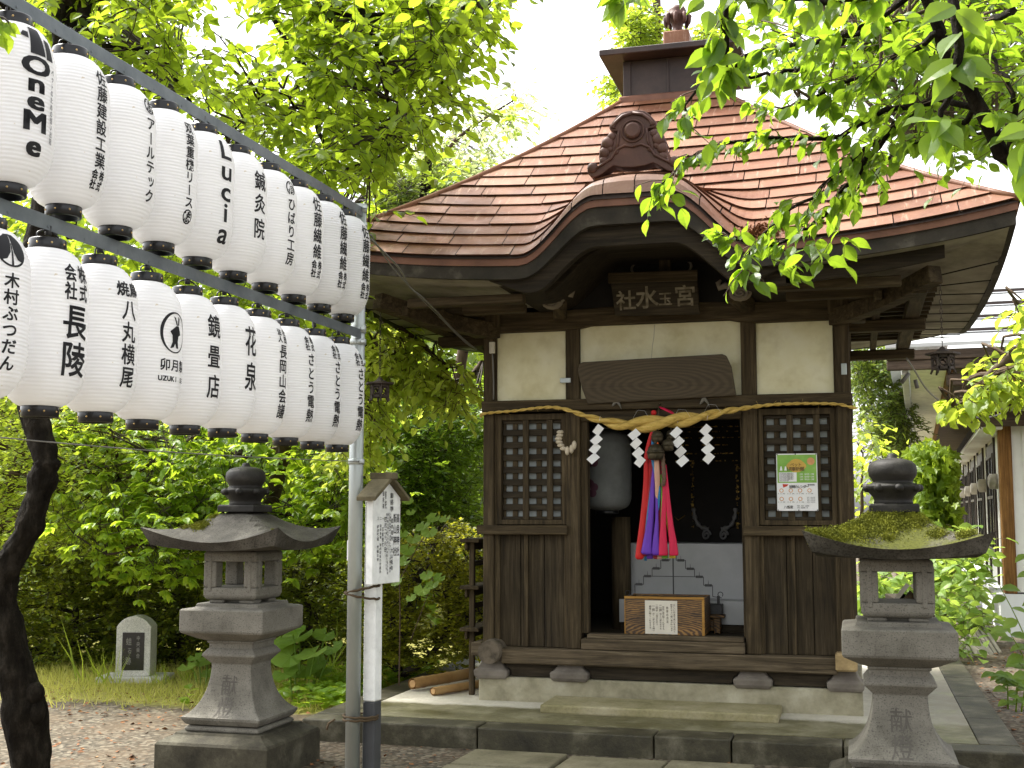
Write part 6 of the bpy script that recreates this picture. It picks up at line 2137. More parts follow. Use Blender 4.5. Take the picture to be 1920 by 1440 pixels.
def palmate(L, c, d, size, n=5):
    """a fan of leaflets at the end of a stalk"""
    d = d / np.linalg.norm(d)
    s = np.cross(d, (0, 0, 1.0)); s /= max(np.linalg.norm(s), 1e-6)
    for k in range(n):
        a = (k - (n - 1) / 2) * .62
        dd = d * math.cos(a) + s * math.sin(a) + np.array([0, 0, -.22])
        L.add(c, dd, np.array([0, 0, 1.0]) + rng.normal(size=3) * .25, size * (1 - .10 * abs(k - (n - 1) / 2)) * rng.uniform(.85, 1.1))

# ---- the dark cherry on the left, its canopy over the lanterns
def left_cherry():
    D = 6.6
    tr = [(58, 1560, 40), (58, 1440, 36), (45, 1323, 40), (23, 1226, 32), (4, 1138, 27), (9, 1080, 25), (29, 1032, 25), (55, 983, 25), (70, 934, 24), (83, 886, 25), (86, 861, 25), (74, 813, 23), (62, 769, 25), (52, 700, 25), (52, 600, 26), (66, 500, 27), (80, 430, 28), (98, 300, 25), (112, 150, 24), (122, 40, 24), (128, -80, 22), (125, -200, 20)]
    base = np.array(at(58, 1560, D)); base[2] = GZ
    root = thing('cherry_tree', 'dark crooked cherry tree with bright canopy hanging over the white lanterns', 'tree', tuple(base))
    b = MB()
    ctrl = [at(u, v, D + max(0, (900 - v)) * .0006) for u, v, r in tr]
    N = 330
    P = curve_pts(ctrl, N)
    RR = [np.interp(k / N * (len(tr) - 1), range(len(tr)), [r * D / FPX for _, _, r in tr]) for k in range(N + 1)]
    RR = [r * (1 + .04 * math.sin(k * .47) + .05 * math.sin(k * .23 + 1)) for k, r in enumerate(RR)]
    n = 44
    b.tube(P, RR, n)
    # knots and burrs
    V = np.array(b.v[:(N + 1) * n]).reshape(N + 1, n, 3)
    cen = P[:, None, :]
    def sm(q, a, b):
        for _ in range(a): q = (np.roll(q, 1, 0) + q + np.roll(q, -1, 0)) / 3
        for _ in range(b): q = (np.roll(q, 1, 1) + q + np.roll(q, -1, 1)) / 3
        return q / q.std()
    nz = sm(rng.normal(size=(N + 1, n)), 24, 6) * .055 + sm(rng.normal(size=(N + 1, n)), 6, 1) * .035 + sm(rng.normal(size=(N + 1, n)), 1, 1) * .018
    V = cen + (V - cen) * (1 + nz[..., None])
    b.v[:(N + 1) * n] = [tuple(p) for p in V.reshape(-1, 3)]
    q = at(70, 1335, D - .06); b.ball(q, .052, 12, 8, (.8, .8, 1.3))
    q = at(66, 1300, D - .05); b.ball(q, .05, 12, 8, (1, 1, 1.2))
    q = at(104, 870, D); b.ball(q, .03, 10, 6)
    b.build('trunk', M['bark'], root)
    limbs = []
    lb = MB()
    top = P
    def L_(ctrl, r0, r1): limbs.append(limb(lb, [at(*c) for c in ctrl], r0, r1, 14, 7, .012))
    L_([(98, 300, 6.75), (150, 120, 6.9), (160, 20, 7.0), (170, -120, 7.1)], .06, .03)
    L_([(122, 0, 6.9), (250, -120, 7.2), (420, -60, 7.5), (505, 20, 7.6), (575, 130, 7.6), (600, 240, 7.5), (640, 320, 7.4)], .05, .008)
    L_([(250, -120, 7.2), (480, -180, 7.5), (680, -60, 7.8), (760, 60, 7.8), (820, 130, 7.7), (850, 190, 7.7)], .04, .007)
    L_([(480, -180, 7.5), (640, -90, 7.2), (690, 40, 7.0), (720, 130, 7.0), (745, 250, 7.0)], .03, .006)
    L_([(420, -60, 7.5), (560, -20, 7.0), (660, 30, 6.9), (740, 20, 6.9), (900, 20, 6.9)], .025, .006)
    L_([(575, 130, 7.6), (650, 150, 7.8), (700, 180, 8.0), (690, 300, 8.0)], .018, .005)
    L_([(150, 120, 6.9), (200, 90, 7.2), (300, 110, 7.6), (380, 220, 7.9), (430, 260, 8.0)], .022, .005)
    L_([(112, 150, 6.8), (40, 40, 6.6), (-60, -30, 6.2)], .03, .01)
    L_([(600, 240, 7.5), (560, 200, 7.2), (500, 170, 7.1), (460, 230, 7.1)], .012, .004)
    L, tw = Leaves(), MB()
    canopy = [(-60, -70), (940, -70), (925, 40), (898, 120), (850, 205), (800, 255), (740, 290), (690, 345), (640, 365), (560, 320), (470, 255), (380, 215), (300, 160), (180, 90), (60, 30), (-60, 0)]
    holes = ((425, 20, 62), (480, 75, 46), (340, 80, 34), (430, 140, 40), (560, 160, 22), (650, 200, 20), (260, 60, 22), (760, 120, 20), (880, 160, 20))
    C = np.concatenate([clumps_in(canopy, 150, 6.4, 7.4, holes), clumps_in(canopy, 150, 7.4, 9.4, holes),
                        clumps_in([(640, -60), (930, -60), (900, 110), (830, 210), (720, 270), (600, 230), (560, 60)], 95, 6.6, 8.6),
                        clumps_in([(-40, -60), (330, -60), (330, 150), (160, 60), (-40, 40)], 55, 6.8, 9.0)])
    attach(tw, limbs, C, .008, .003, .8)
    for c in C:
        spray(L, tw, c, .23 * rng.uniform(.7, 1.3), 22, .088, .45, ntw=4, flat=.5, twr=.0028)
    # foliage behind and under the rail, seen between the lanterns
    C2 = np.concatenate([clumps_in([(120, 60), (420, 180), (640, 330), (700, 390), (690, 640), (300, 420), (0, 300), (0, 40)], 150, 8.4, 10.5, ((270, 170, 22), (350, 220, 25), (380, 250, 24), (215, 120, 18))),
                         clumps_in([(0, 380), (300, 460), (690, 600), (690, 660), (300, 560), (0, 450)], 70, 8.4, 11)])
    attach(tw, limbs, C2, .008, .003, .35)
    for c in C2:
        spray(L, tw, c, .30 * rng.uniform(.7, 1.3), 24, .10, .4, ntw=4, flat=.5, twr=.003)
    # a twig in front of the first lantern
    t = limb(tw, [at(-120, -60, 3.6), at(-30, 20, 3.35), at(10, 35, 3.3), at(25, 60, 3.3)], .006, .002, 8, 5)
    for (u, v, du, dv, s) in ((2, 40, 12, 34, .060), (10, 42, 20, 30, .055), (-5, 60, -4, 45, .055), (8, 62, 14, 50, .062), (-2, 66, 18, 34, .05), (20, 45, 18, 22, .045), (-10, 30, 10, 40, .06)):
        p = at(u, v, 3.3); q = at(u + du, v + dv, 3.28)
        L.add(p, q - p, CAM - p + rng.normal(size=3), s)
    lb.build('limbs', M['bark'], root)
    tw.build('branches', M['twig'], root)
    L.build('crown', M['leaf_top'], root, T_LEAF)
left_cherry()

# ---- the cherry whose boughs reach into the upper right corner
def right_cherry():
    base = np.array(at(2280, 957, 4.6)); base[2] = GZ
    root = thing('cherry_tree', 'large leaved cherry tree whose boughs hang in front of the red roof', 'tree', tuple(base))
    tb = MB()
    limbs = []
    top = np.array(at(2200, 300, 4.7))
    limb(tb, [base, base + np.array([.05, .1, 1.0]), (base + top) / 2 + np.array([.1, 0, .2]), top], .16, .11, 14, 14, .01)
    lb = MB()
    def L_(ctrl, r0, r1, n=14): limbs.append(limb(lb, [at(*c) for c in ctrl], r0, r1, n, 7, .006)); return limbs[-1]
    L_([(2200, 300, 4.7), (2000, 330, 4.5), (1890, 290, 4.4), (1840, 200, 4.3), (1775, 90, 4.2), (1730, -20, 4.1)], .038, .018)
    L_([(2200, 300, 4.7), (2050, 100, 4.2), (1900, -40, 3.8), (1800, -110, 3.6)], .045, .02)
    tb.build('trunk', M['bark'], root)
    main = [
        # control points, leaf size, spacing, spread of side twigs
        ([(1840, 200, 4.3), (1760, 190, 4.4), (1680, 230, 4.5), (1600, 300, 4.6), (1530, 360, 4.6), (1465, 410, 4.7), (1420, 455, 4.7), (1392, 505, 4.7)], .072, .023, .16),
        ([(1760, 190, 4.4), (1640, 215, 4.6), (1540, 265, 4.7), (1450, 255, 4.7), (1360, 272, 4.7), (1290, 298, 4.7), (1240, 345, 4.7)], .072, .023, .15),
        ([(1680, 230, 4.5), (1600, 330, 4.8), (1560, 390, 4.9), (1500, 440, 4.9), (1440, 462, 4.9), (1350, 440, 4.9)], .072, .024, .16),
        ([(1730, -20, 4.1), (1620, 50, 4.3), (1500, 85, 4.4), (1420, 95, 4.4), (1300, 180, 4.5), (1280, 230, 4.5)], .075, .028, .16),
        ([(1620, 50, 4.3), (1540, 110, 4.6), (1460, 140, 4.6), (1390, 140, 4.6), (1340, 110, 4.5)], .072, .028, .16),
        ([(1730, -20, 4.1), (1560, 0, 4.0), (1440, -10, 3.8), (1365, 0, 3.7), (1360, 60, 3.7), (1365, 130, 3.7)], .105, .05, .10),
        ([(1840, 200, 4.3), (1780, 240, 4.6), (1690, 280, 5.0), (1620, 340, 5.2), (1570, 400, 5.3)], .070, .026, .13),
        ([(1890, 240, 4.4), (1860, 250, 4.8), (1760, 250, 5.2), (1720, 260, 5.4)], .07, .030, .14),
        ([(1760, 60, 4.1), (1680, 110, 4.5), (1590, 150, 4.8), (1500, 190, 4.9), (1440, 205, 5.0)], .072, .025, .18),
        ([(1900, 20, 3.8), (1800, 60, 4.4), (1700, 30, 4.8), (1600, 100, 5.0)], .075, .028, .18),
        ([(1890, 290, 4.4), (1900, 200, 4.0), (1860, 110, 4.2), (1820, 40, 4.6)], .075, .028, .18),
        ([(1440, -10, 3.8), (1300, -60, 3.4), (1220, -45, 3.3), (1160, -8, 3.3)], .08, .08, .04),
    ]
    L, tw = Leaves(), MB()
    def dress(P, size, sp, spread, dens=1.0):
        """leaves on short shoots along a bough"""
        seg = np.linalg.norm(np.diff(P, axis=0), axis=1)
        acc = np.concatenate([[0], np.cumsum(seg)])
        s = acc[-1] * .12
        k = 0
        while s < acc[-1]:
            p = np.array([np.interp(s, acc, P[:, i]) for i in range(3)])
            q = np.array([np.interp(min(s + .05, acc[-1]), acc, P[:, i]) for i in range(3)])
            d = q - p
            if np.linalg.norm(d) < 1e-6: d = P[-1] - P[-2]
            d = d / np.linalg.norm(d)
            side = np.cross(d, (0, 0, 1.0)); side /= np.linalg.norm(side)
            sg = 1 if k % 2 else -1
            e = p + (side * sg * rng.uniform(.3, 1) + d * rng.uniform(.2, .9) + np.array([0, 0, rng.uniform(-.5, .3)])) * spread * rng.uniform(.3, 1.0)
            tw.tube([p, (p + e) / 2 + np.array([0, 0, .008]), e], [.0026, .002, .0014], 4, cap=False)
            for j in range(rng.integers(2, 5)):
                dd = d * .5 + side * rng.normal() * .8 + np.array([0, 0, rng.uniform(-1.1, -.1)]) + rng.normal(size=3) * .2
                nn = np.array([0, 0, 1.0]) + rng.normal(size=3) * .55
                pp = p + (e - p) * rng.uniform(.35, 1.0)
                L.add(pp, dd, nn, size * rng.uniform(.6, 1.15))
            s += sp / dens
            k += 1
        # the tuft at the tip
        for j in range(5):
            dd = (P[-1] - P[-2]); dd = dd / np.linalg.norm(dd) + rng.normal(size=3) * .6 + np.array([0, 0, -.5])
            L.add(P[-1], dd, np.array([0, 0, 1.0]) + rng.normal(size=3) * .5, size * rng.uniform(.7, 1.1))
    for ctrl, size, sp, spread in main:
        P = limb(lb, [at(*c) for c in ctrl], .013, .003, 22, 5, .006)
        limbs.append(P)
        dress(P, size, sp, spread)
    # big near leaves
    P = limb(lb, [at(1780, -40, 2.8), at(1797, 105, 2.75), at(1780, 170, 2.75), at(1765, 215, 2.75), at(1751, 245, 2.75)], .014, .005, 14, 6, .003)
    for (u, v, du, dv, s) in ((1797, 110, 30, 62, .11), (1797, 112, -62, 34, .115), (1795, 115, 80, 30, .11), (1770, 215, -35, 75, .10), (1765, 225, 18, 70, .10), (1760, 230, -88, -8, .115), (1760, 235, 60, 48, .105), (1752, 245, -20, 62, .10), (1752, 245, 30, 75, .10), (1790, 140, -48, 60, .11), (1798, 100, 66, 72, .10), (1800, 60, -60, 60, .11), (1790, 20, 70, 50, .11), (1790, 10, -85, 40, .12)):
        p = np.array(at(u, v, 2.75)); q = np.array(at(u + du, v + dv, 2.72 + rng.uniform(-.06, .03)))
        L.add(p, q - p, (CAM - p) * .25 + np.array([0, 0, .8]) + rng.normal(size=3) * .3, s * .85)
    P = limb(lb, [at(2010, 210, 2.7), at(1960, 215, 2.7), at(1930, 250, 2.7), at(1922, 270, 2.7)], .010, .004, 8, 5, .003)
    for (u, v, du, dv, s) in ((1922, 265, -20, 80, .11), (1925, 265, 6, 75, .10), (1930, 300, -16, 100, .12), (1935, 240, -70, 18, .10), (1950, 320, -30, 70, .11)):
        p = np.array(at(u, v, 2.7)); q = np.array(at(u + du, v + dv, 2.68))
        L.add(p, q - p, (CAM - p) * .3 + np.array([0, 0, .7]) + rng.normal(size=3) * .3, s * .85)
    # hanging leaves over the top box
    P = limb(lb, [at(1365, -30, 3.7), at(1362, 40, 3.7), at(1363, 95, 3.7), at(1345, 110, 3.7), at(1335, 140, 3.7)], .008, .003, 10, 5, .002)
    for (u, v, du, dv, s) in ((1330, 20, -6, 58, .105), (1362, 30, 22, 50, .10), (1338, 95, -62, 36, .115), (1340, 120, -20, 45, .10), (1345, 118, 52, -12, .10), (1360, 55, 50, 44, .105), (1205, -20, -60, 45, .10), (1180, 5, -45, 20, .10), (1160, 5, -10, 40, .085), (1180, -15, 40, 25, .09), (1170, -5, -40, 45, .095), (1300, -15, -36, 34, .10), (1320, 0, -30, 22, .09), (1330, 150, -25, 60, .09), (1345, 165, 20, 60, .09), (1350, 150, 42, 48, .095)):
        p = np.array(at(u, v, 3.7)); q = np.array(at(u + du, v + dv, 3.68 + rng.uniform(-.05, .03)))
        L.add(p, q - p, (CAM - p) * .3 + np.array([0, 0, .6]) + rng.normal(size=3) * .4, s * .84)
    # fuller foliage farther back in the crown
    fill = [(1360, -60), (1990, -60), (1990, 280), (1900, 250), (1830, 250), (1760, 240), (1690, 260), (1600, 220), (1500, 200), (1400, 120)]
    C = np.concatenate([clumps_in(fill, 115, 4.8, 6.4, ((1420, 200, 50), (1580, 60, 35), (1600, 310, 40), (1480, 40, 35), (1680, 190, 30), (1820, 240, 30))),
                        clumps_in([(1560, -60), (1990, -60), (1990, 250), (1700, 200), (1560, 100)], 75, 4.4, 6.4),
                        clumps_in([(1700, 250), (1830, 250), (1830, 290), (1700, 300)], 5, 5.2, 6.2)])
    attach(tw, limbs, C, .007, .003, .9)
    for c in C:
        spray(L, tw, c, .20 * rng.uniform(.7, 1.3), 18, .072, .5, ntw=4, flat=.6, twr=.0022)
    for uv, d, n in (((1240, 375), 4.7, 6), ((1370, 455), 4.8, 6), ((1400, 510), 4.7, 5), ((1250, 355), 4.7, 4), ((1500, 470), 4.8, 8), ((1560, 455), 4.8, 8), ((1590, 440), 4.9, 6), ((1460, 475), 4.8, 6)):
        c = np.array(at(*uv, d))
        spray(L, tw, c, .10, n, .085, .8, ntw=2, twr=.002)
    lb.build('limbs', M['bark'], root)
    tw.build('branches', M['twig_brown'], root)
    L.build('crown', M['leaf_cherry'], root, T_CHERRY)
right_cherry()

# ---- wood and shrubs behind, left
# palmate leaved tree with drooping lower boughs
def chestnut():
    base = np.array(at(430, 1200, 12.0)); base[2] = GZ
    root = thing('chestnut_tree', 'bright green tree with fans of large drooping leaves behind the mossless stone lantern', 'tree', tuple(base))
    tb, tw, L = MB(), MB(), Leaves()
    limbs = [limb(tb, [base, at(445, 1000, 12), at(450, 860, 11.8), at(440, 800, 11.6)], .07, .03, 12, 8, .01),
             limb(tb, [at(448, 900, 11.9), at(400, 830, 11.4), at(378, 812, 11.2), at(300, 860, 10.8)], .03, .01, 12, 6, .01),
             limb(tb, [at(450, 860, 11.8), at(480, 850, 11.4), at(540, 838, 11.2), at(620, 850, 11.0)], .03, .01, 12, 6, .01),
             limb(tb, [at(446, 960, 12), at(360, 960, 11.2), at(280, 1010, 10.6), at(200, 1040, 10.4)], .03, .008, 12, 6, .01),
             limb(tb, [at(446, 960, 12), at(520, 960, 11.2), at(600, 980, 10.8)], .03, .008, 12, 6, .01)]
    polys = [([(80, 770), (700, 770), (700, 900), (640, 960), (560, 1010), (300, 1000), (120, 900)], 340, 10.4, 12.6),
             ([(140, 920), (640, 950), (660, 1020), (420, 1060), (330, 1085), (230, 1070), (150, 1030), (110, 960)], 150, 10.0, 11.4),
             ([(580, 860), (700, 860), (690, 1000), (600, 960)], 50, 9.8, 11)]
    for poly, n, d0, d1 in polys:
        C = clumps_in(poly, n, d0, d1)
        attach(tw, limbs, C, .008, .003, .4)
        for c in C:
            for q in range(4):
                d = rng.normal(size=3) * np.array([1, 1, .35]) + np.array([0, -.35, -.1])
                p = c + rng.normal(size=3) * .14
                tw.tube([c, p], [.003, .002], 3, cap=False)
                palmate(L, p, d, .125 * rng.uniform(.75, 1.15), 5)
    tb.build('trunk', M['twig_brown'], root); tw.build('branches', M['twig'], root)
    L.build('crown', M['leaf_palm'], root, T_LEAF, .95)
chestnut()
bush('maple_tree', 'pale yellow green fine leaved tree behind the dark cherry trunk', 'tree',
     [[(-120, 640), (240, 700), (300, 860), (290, 960), (200, 1010), (60, 1020), (-120, 1000)]], [330], (10.6, 13.2), .07, 'leaf_light', T_DIAM,
     trunk=[[np.array([-7.6, 2.2, GZ]), np.array(at(-10, 1000, 12.2)), np.array(at(60, 800, 12)), np.array(at(130, 660, 11.8)), (.08, .03)], [np.array(at(-10, 1000, 12.2)), np.array(at(100, 920, 11.8)), np.array(at(220, 900, 11.4)), (.03, .01)]],
     per=46, r=.36, droop=.3, flat=.28, twig='twig_brown', wid=1.1)
# dark clipped hedge
for k, (poly, n, lb) in enumerate((
        ([(-40, 1030), (180, 1015), (240, 1060), (250, 1255), (-40, 1262)], 330, 'dark dense hedge shrub between cherry trunk and memorial stone'),
        ([(190, 1040), (330, 1020), (420, 1050), (430, 1250), (200, 1258)], 300, 'dark dense hedge shrub directly behind the memorial stone'),
        ([(400, 1030), (560, 1010), (680, 1040), (690, 1235), (410, 1250)], 300, 'dark dense hedge shrub behind the huge herb leaves'))):
    c0 = np.array(at((poly[0][0] + poly[2][0]) / 2 + 30, 1262, 12.4)); c0[2] = GZ
    bush('hedge_shrub', lb, 'shrub', [poly], [n], (11.7, 13.4), .060, 'leaf_hedge', T_DIAM, trunk=[[c0, c0 + np.array([.05, 0, .4]), c0 + np.array([-.1, .1, .9]), (.05, .02)]],
         per=60, r=.24, droop=.05, flat=.45, group='dark hedge shrubs along the wood', wid=1.15, frac=.2)
# dark evergreen between pole and hall
bush('laurel_tree', 'dark glossy evergreen tree between the metal pole and the hall', 'tree',
     [[(680, 720), (760, 700), (880, 720), (925, 760), (925, 1010), (800, 1030), (690, 1000)]], [380], (11.6, 13.6), .095, 'leaf_laurel', T_NARROW,
     trunk=[[np.array([-2.9, 4.3, GZ]), np.array(at(830, 1000, 13)), np.array(at(835, 860, 12.9)), np.array(at(860, 700, 12.7)), np.array(at(885, 560, 12.6)), (.10, .05)], [np.array(at(845, 760, 12.8)), np.array(at(875, 715, 12.5)), np.array(at(905, 680, 12.2)), (.04, .03)]],
     per=44, r=.30, droop=.1, flat=.7, wid=1.35, frac=.3, barkmat='cedar_bark')
# light drooping boughs right of the pole
bush('elm_tree', 'tree with bright drooping leafy boughs under the hall eave by the metal pole', 'tree',
     [[(640, 560), (720, 590), (790, 640), (850, 690), (870, 740), (850, 760), (790, 740), (740, 700), (690, 740), (640, 730)], [(640, 700), (710, 720), (720, 800), (660, 860), (630, 860)]], [95, 30], (9.4, 10.6), .092, 'leaf_elm', T_LEAF,
     trunk=[[np.array([-4.8, 2.6, GZ]), np.array(at(520, 900, 11.2)), np.array(at(560, 700, 10.8)), np.array(at(640, 590, 10.2)), np.array(at(740, 610, 10)), np.array(at(840, 690, 9.8)), (.09, .01)], [np.array(at(640, 590, 10.2)), np.array(at(700, 640, 9.9)), np.array(at(780, 720, 9.7)), (.02, .006)], [np.array(at(600, 620, 10.4)), np.array(at(680, 700, 10)), np.array(at(700, 760, 9.9)), (.02, .006)]],
     per=26, r=.24, droop=.7, flat=.4, twig='twig_brown')
# clipped azalea with crooked stems beside the apron
def azalea():
    base = np.array([-2.9, 1.55, GZ])
    P = lambda u, v, d=10.4: np.array(at(u, v, d))
    bush('azalea_bush', 'yellow green azalea with crooked dark stems beside the pavement', 'shrub',
         [[(690, 1050), (790, 1010), (850, 985), (900, 1010), (930, 1060), (930, 1120), (830, 1080), (760, 1090), (700, 1110)], [(690, 1090), (780, 1080), (800, 1150), (760, 1230), (690, 1250)], [(820, 1090), (925, 1080), (925, 1210), (850, 1180), (810, 1130)], [(690, 1170), (910, 1180), (900, 1225), (800, 1262), (690, 1275)]],
         [130, 115, 125, 120], (9.9, 11.0), .042, 'leaf_azalea', T_DIAM,
         trunk=[[np.array(at(745, 1262, 10.6)), P(760, 1190), P(775, 1110), P(800, 1060), P(822, 1010), (.035, .01)],
                [np.array(at(755, 1265, 10.5)), P(790, 1245), P(830, 1200), P(845, 1150), P(838, 1110), P(855, 1080), (.035, .01)],
                [P(845, 1180), P(870, 1165), P(905, 1170), (.015, .006)], [P(800, 1060), P(850, 1055), P(890, 1050), (.014, .006)], [P(760, 1190), P(720, 1150), P(700, 1120), (.015, .006)]],
         per=46, r=.13, droop=.0, flat=.30, wid=1.2, frac=.5, twr=.002)
azalea()
# vine with round leaves climbing in front of it
def vine():
    root = thing('climbing_vine', 'thin climbing vine with round pale green leaves in front of the azalea', 'plant', tuple(np.array([-2.35, -.1, GZ])))
    b, L = MB(), Leaves()
    D = 8.9
    s1 = limb(b, [at(748, 1285, D), at(750, 1150, D), at(748, 1030, D), at(752, 940, D), at(756, 930, D)], .006, .003, 12, 5)
    s2 = limb(b, [at(748, 1090, D), at(775, 1040, D), at(800, 1000, D), at(830, 972, D)], .004, .002, 10, 5)
    s3 = limb(b, [at(770, 1200, 9.2), at(800, 1120, 9.2), at(812, 1080, 9.2)], .004, .002, 10, 5)
    for (u, v, s) in ((765, 937, .09), (745, 945, .08), (775, 1010, .11), (795, 985, .12), (815, 970, .10), (805, 997, .12), (836, 972, .09), (765, 1030, .11), (760, 1052, .10), (744, 1090, .09), (800, 1078, .10), (826, 1082, .09), (792, 1105, .12), (812, 1095, .10), (770, 1120, .08), (755, 1000, .09), (770, 960, .07), (742, 985, .10), (720, 1085, .08)):
        p = np.array(at(u, v, D + rng.uniform(-.1, .1)))
        L.add(p, np.array([rng.normal() * .7, -.6, -.5]), np.array([rng.normal() * .3, -.8, 1.0]), s)
    b.build('stem', M['twig_brown'], root)
    L.build('leaves', M['leaf_big'], root, T_ROUND)
vine()
# butterbur and weeds at the edge of the grass
def herbs():
    for lb, spots, d in (('clump of huge round butterbur leaves between stone lantern and metal pole', [(560, 1195, .30), (590, 1225, .26), (545, 1230, .28), (575, 1250, .30), (610, 1190, .18), (530, 1205, .22), (605, 1255, .2), (548, 1180, .2), (625, 1215, .16), (532, 1262, .2)], 9.9),
                          ('smaller clump of round herb leaves between memorial stone and stone lantern', [(385, 1240, .18), (350, 1250, .14), (395, 1262, .15), (365, 1232, .12)], 10.4)):
        c0 = np.array(at(spots[0][0], 1290, d)); c0[2] = GZ
        root = thing('butterbur_plant', lb, 'plant', tuple(c0), 0, 'broad leaved herbs at the edge of the wood')
        b, L = MB(), Leaves()
        for u, v, s in spots:
            p = np.array(at(u, v, d + rng.uniform(-.2, .2)))
            g0 = c0 + np.array([(p[0] - c0[0]) * .4, (p[1] - c0[1]) * .4, 0])
            b.tube(curve_pts([g0, (g0 + p) / 2 + np.array([0, .03, .05]), p], 6), [.007] * 6 + [.004], 5)
            L.add(p, np.array([rng.normal() * .6, -1.0, -.45]), np.array([rng.normal() * .25, -.75, 1.0]), s)
        b.build('stalk', M['leaf_big'], root)
        L.build('leaves', M['leaf_big'], root, T_ROUND, 1.1)
herbs()
def low_herbs():
    root = thing('herb_patch', 'low leafy herbs along the pavement edge under the azalea', 'herbs', tuple(np.array([-2.6, .9, GZ])))
    L = Leaves()
    for _ in range(260):
        t = rng.random()
        c = np.array([-2.42 - abs(rng.normal()) * .45, -.1 + 2.4 * t, GZ])
        for q in range(5):
            a = rng.uniform(0, 2 * math.pi)
            L.add(c + np.array([0, 0, rng.uniform(.02, .16)]), np.array([math.cos(a), math.sin(a), .35]), np.array([0, -.3, 1.0]) + rng.normal(size=3) * .2, rng.uniform(.05, .10))
    L.build('leaves', M['leaf_palm'], root, T_LEAF, 1.2)
low_herbs()
def weeds():
    k = 0
    for u, v, d, h, n, lb in ((215, 1275, 10.6, .34, 16, 'tuft of tall weeds between cherry trunk and memorial stone'), (150, 1250, 10.9, .60, 6, 'tall thin weed stalk near the dark trunk'), (300, 1268, 10.6, .22, 22, 'arching grassy tuft touching the memorial stone slab'), (355, 1262, 10.8, .24, 20, 'arching grassy tuft between memorial stone and stone lantern'), (190, 1262, 10.7, .4, 10, 'loose weed stalks beside the memorial stone'), (622, 1215, 10.6, .62, 9, 'tall seeding grass beside the huge herb leaves'), (640, 1262, 10.2, .3, 16, 'low weedy tuft at the foot of the metal pole background')):
        c0 = np.array(at(u, v, d)); c0[2] = GZ
        root = thing('weed_tuft', lb, 'weed', tuple(c0), 0, 'weeds along the edge of the wood')
        L = Leaves()
        for _ in range(n):
            p = c0 + np.append(rng.normal(size=2) * .05, 0)
            hh = h * rng.uniform(.6, 1.1)
            dd = np.array([rng.normal() * .4, rng.normal() * .4, 1.0])
            L.add(p, dd, rng.normal(size=3) + np.array([0, -1, 0]), hh)
            for q in range(6):
                t = rng.uniform(.3, 1.0)
                L.add(p + dd / np.linalg.norm(dd) * hh * t, np.array([rng.normal(), rng.normal(), .5]), np.array([0, 0, 1.0]), .05 * rng.uniform(.5, 1.3))
        L.build('leaves', M['leaf_light'], root, T_BLADE, .32)
weeds()
# grass strip (nobody could count the blades)
def grass():
    L = Leaves()
    n = 17000
    x = rng.uniform(-7.5, -2.4, n); y = rng.uniform(-.35, 2.2, n) + rng.normal(size=n) * .18
    keep = rng.random(n) < np.clip((y + .35) / 1.0, 0.05, 1)
    keep &= np.hypot(x + 4.93, y - 1.12) > .3
    x, y = x[keep], y[keep]
    P = np.stack([x, y, np.full(len(x), GZ)], 1)
    D = rng.normal(size=(len(x), 3)) * .45 + np.array([0, 0, 1.0])
    L.add(P, D, rng.normal(size=(len(x), 3)), rng.uniform(.03, .10, len(x)))
    o = L.build('grass', M['grass'], None, T_BLADE)
    tag(o, 'short yellow green grass along the edge of the wood', 'grass', kind='stuff')
    L = Leaves()
    n = 2600
    x = rng.uniform(-6, 3.2, n); y = rng.uniform(-5, .6, n)
    keep = ~((x > -2.3) & (x < 2.25) & (y > -1.14)) & ~((x > -1.1) & (x < .78) & (y < -1.2))
    x, y = x[keep], y[keep]
    P = np.stack([x, y, np.full(len(x), GZ + .006)], 1)
    D = rng.normal(size=(len(x), 3)); D[:, 2] *= .15
    L.add(P, D, rng.normal(size=(len(x), 3)) * .3 + np.array([0, 0, 1.0]), rng.uniform(.02, .055, len(x)))
    xx = rng.uniform(2.3, 4.6, 900); yy = rng.uniform(-1, 6, 900)
    P = np.stack([xx, yy, np.full(900, GZ + .008)], 1); D = rng.normal(size=(900, 3)); D[:, 2] *= .2
    L.add(P, D, rng.normal(size=(900, 3)) * .3 + np.array([0, 0, 1.0]), rng.uniform(.03, .06, 900))
    tag(L.build('leaf_litter', M['litter'], None, T_DIAM), 'fallen brown leaves scattered on the gravel', 'fallen leaves', kind='stuff')
grass()
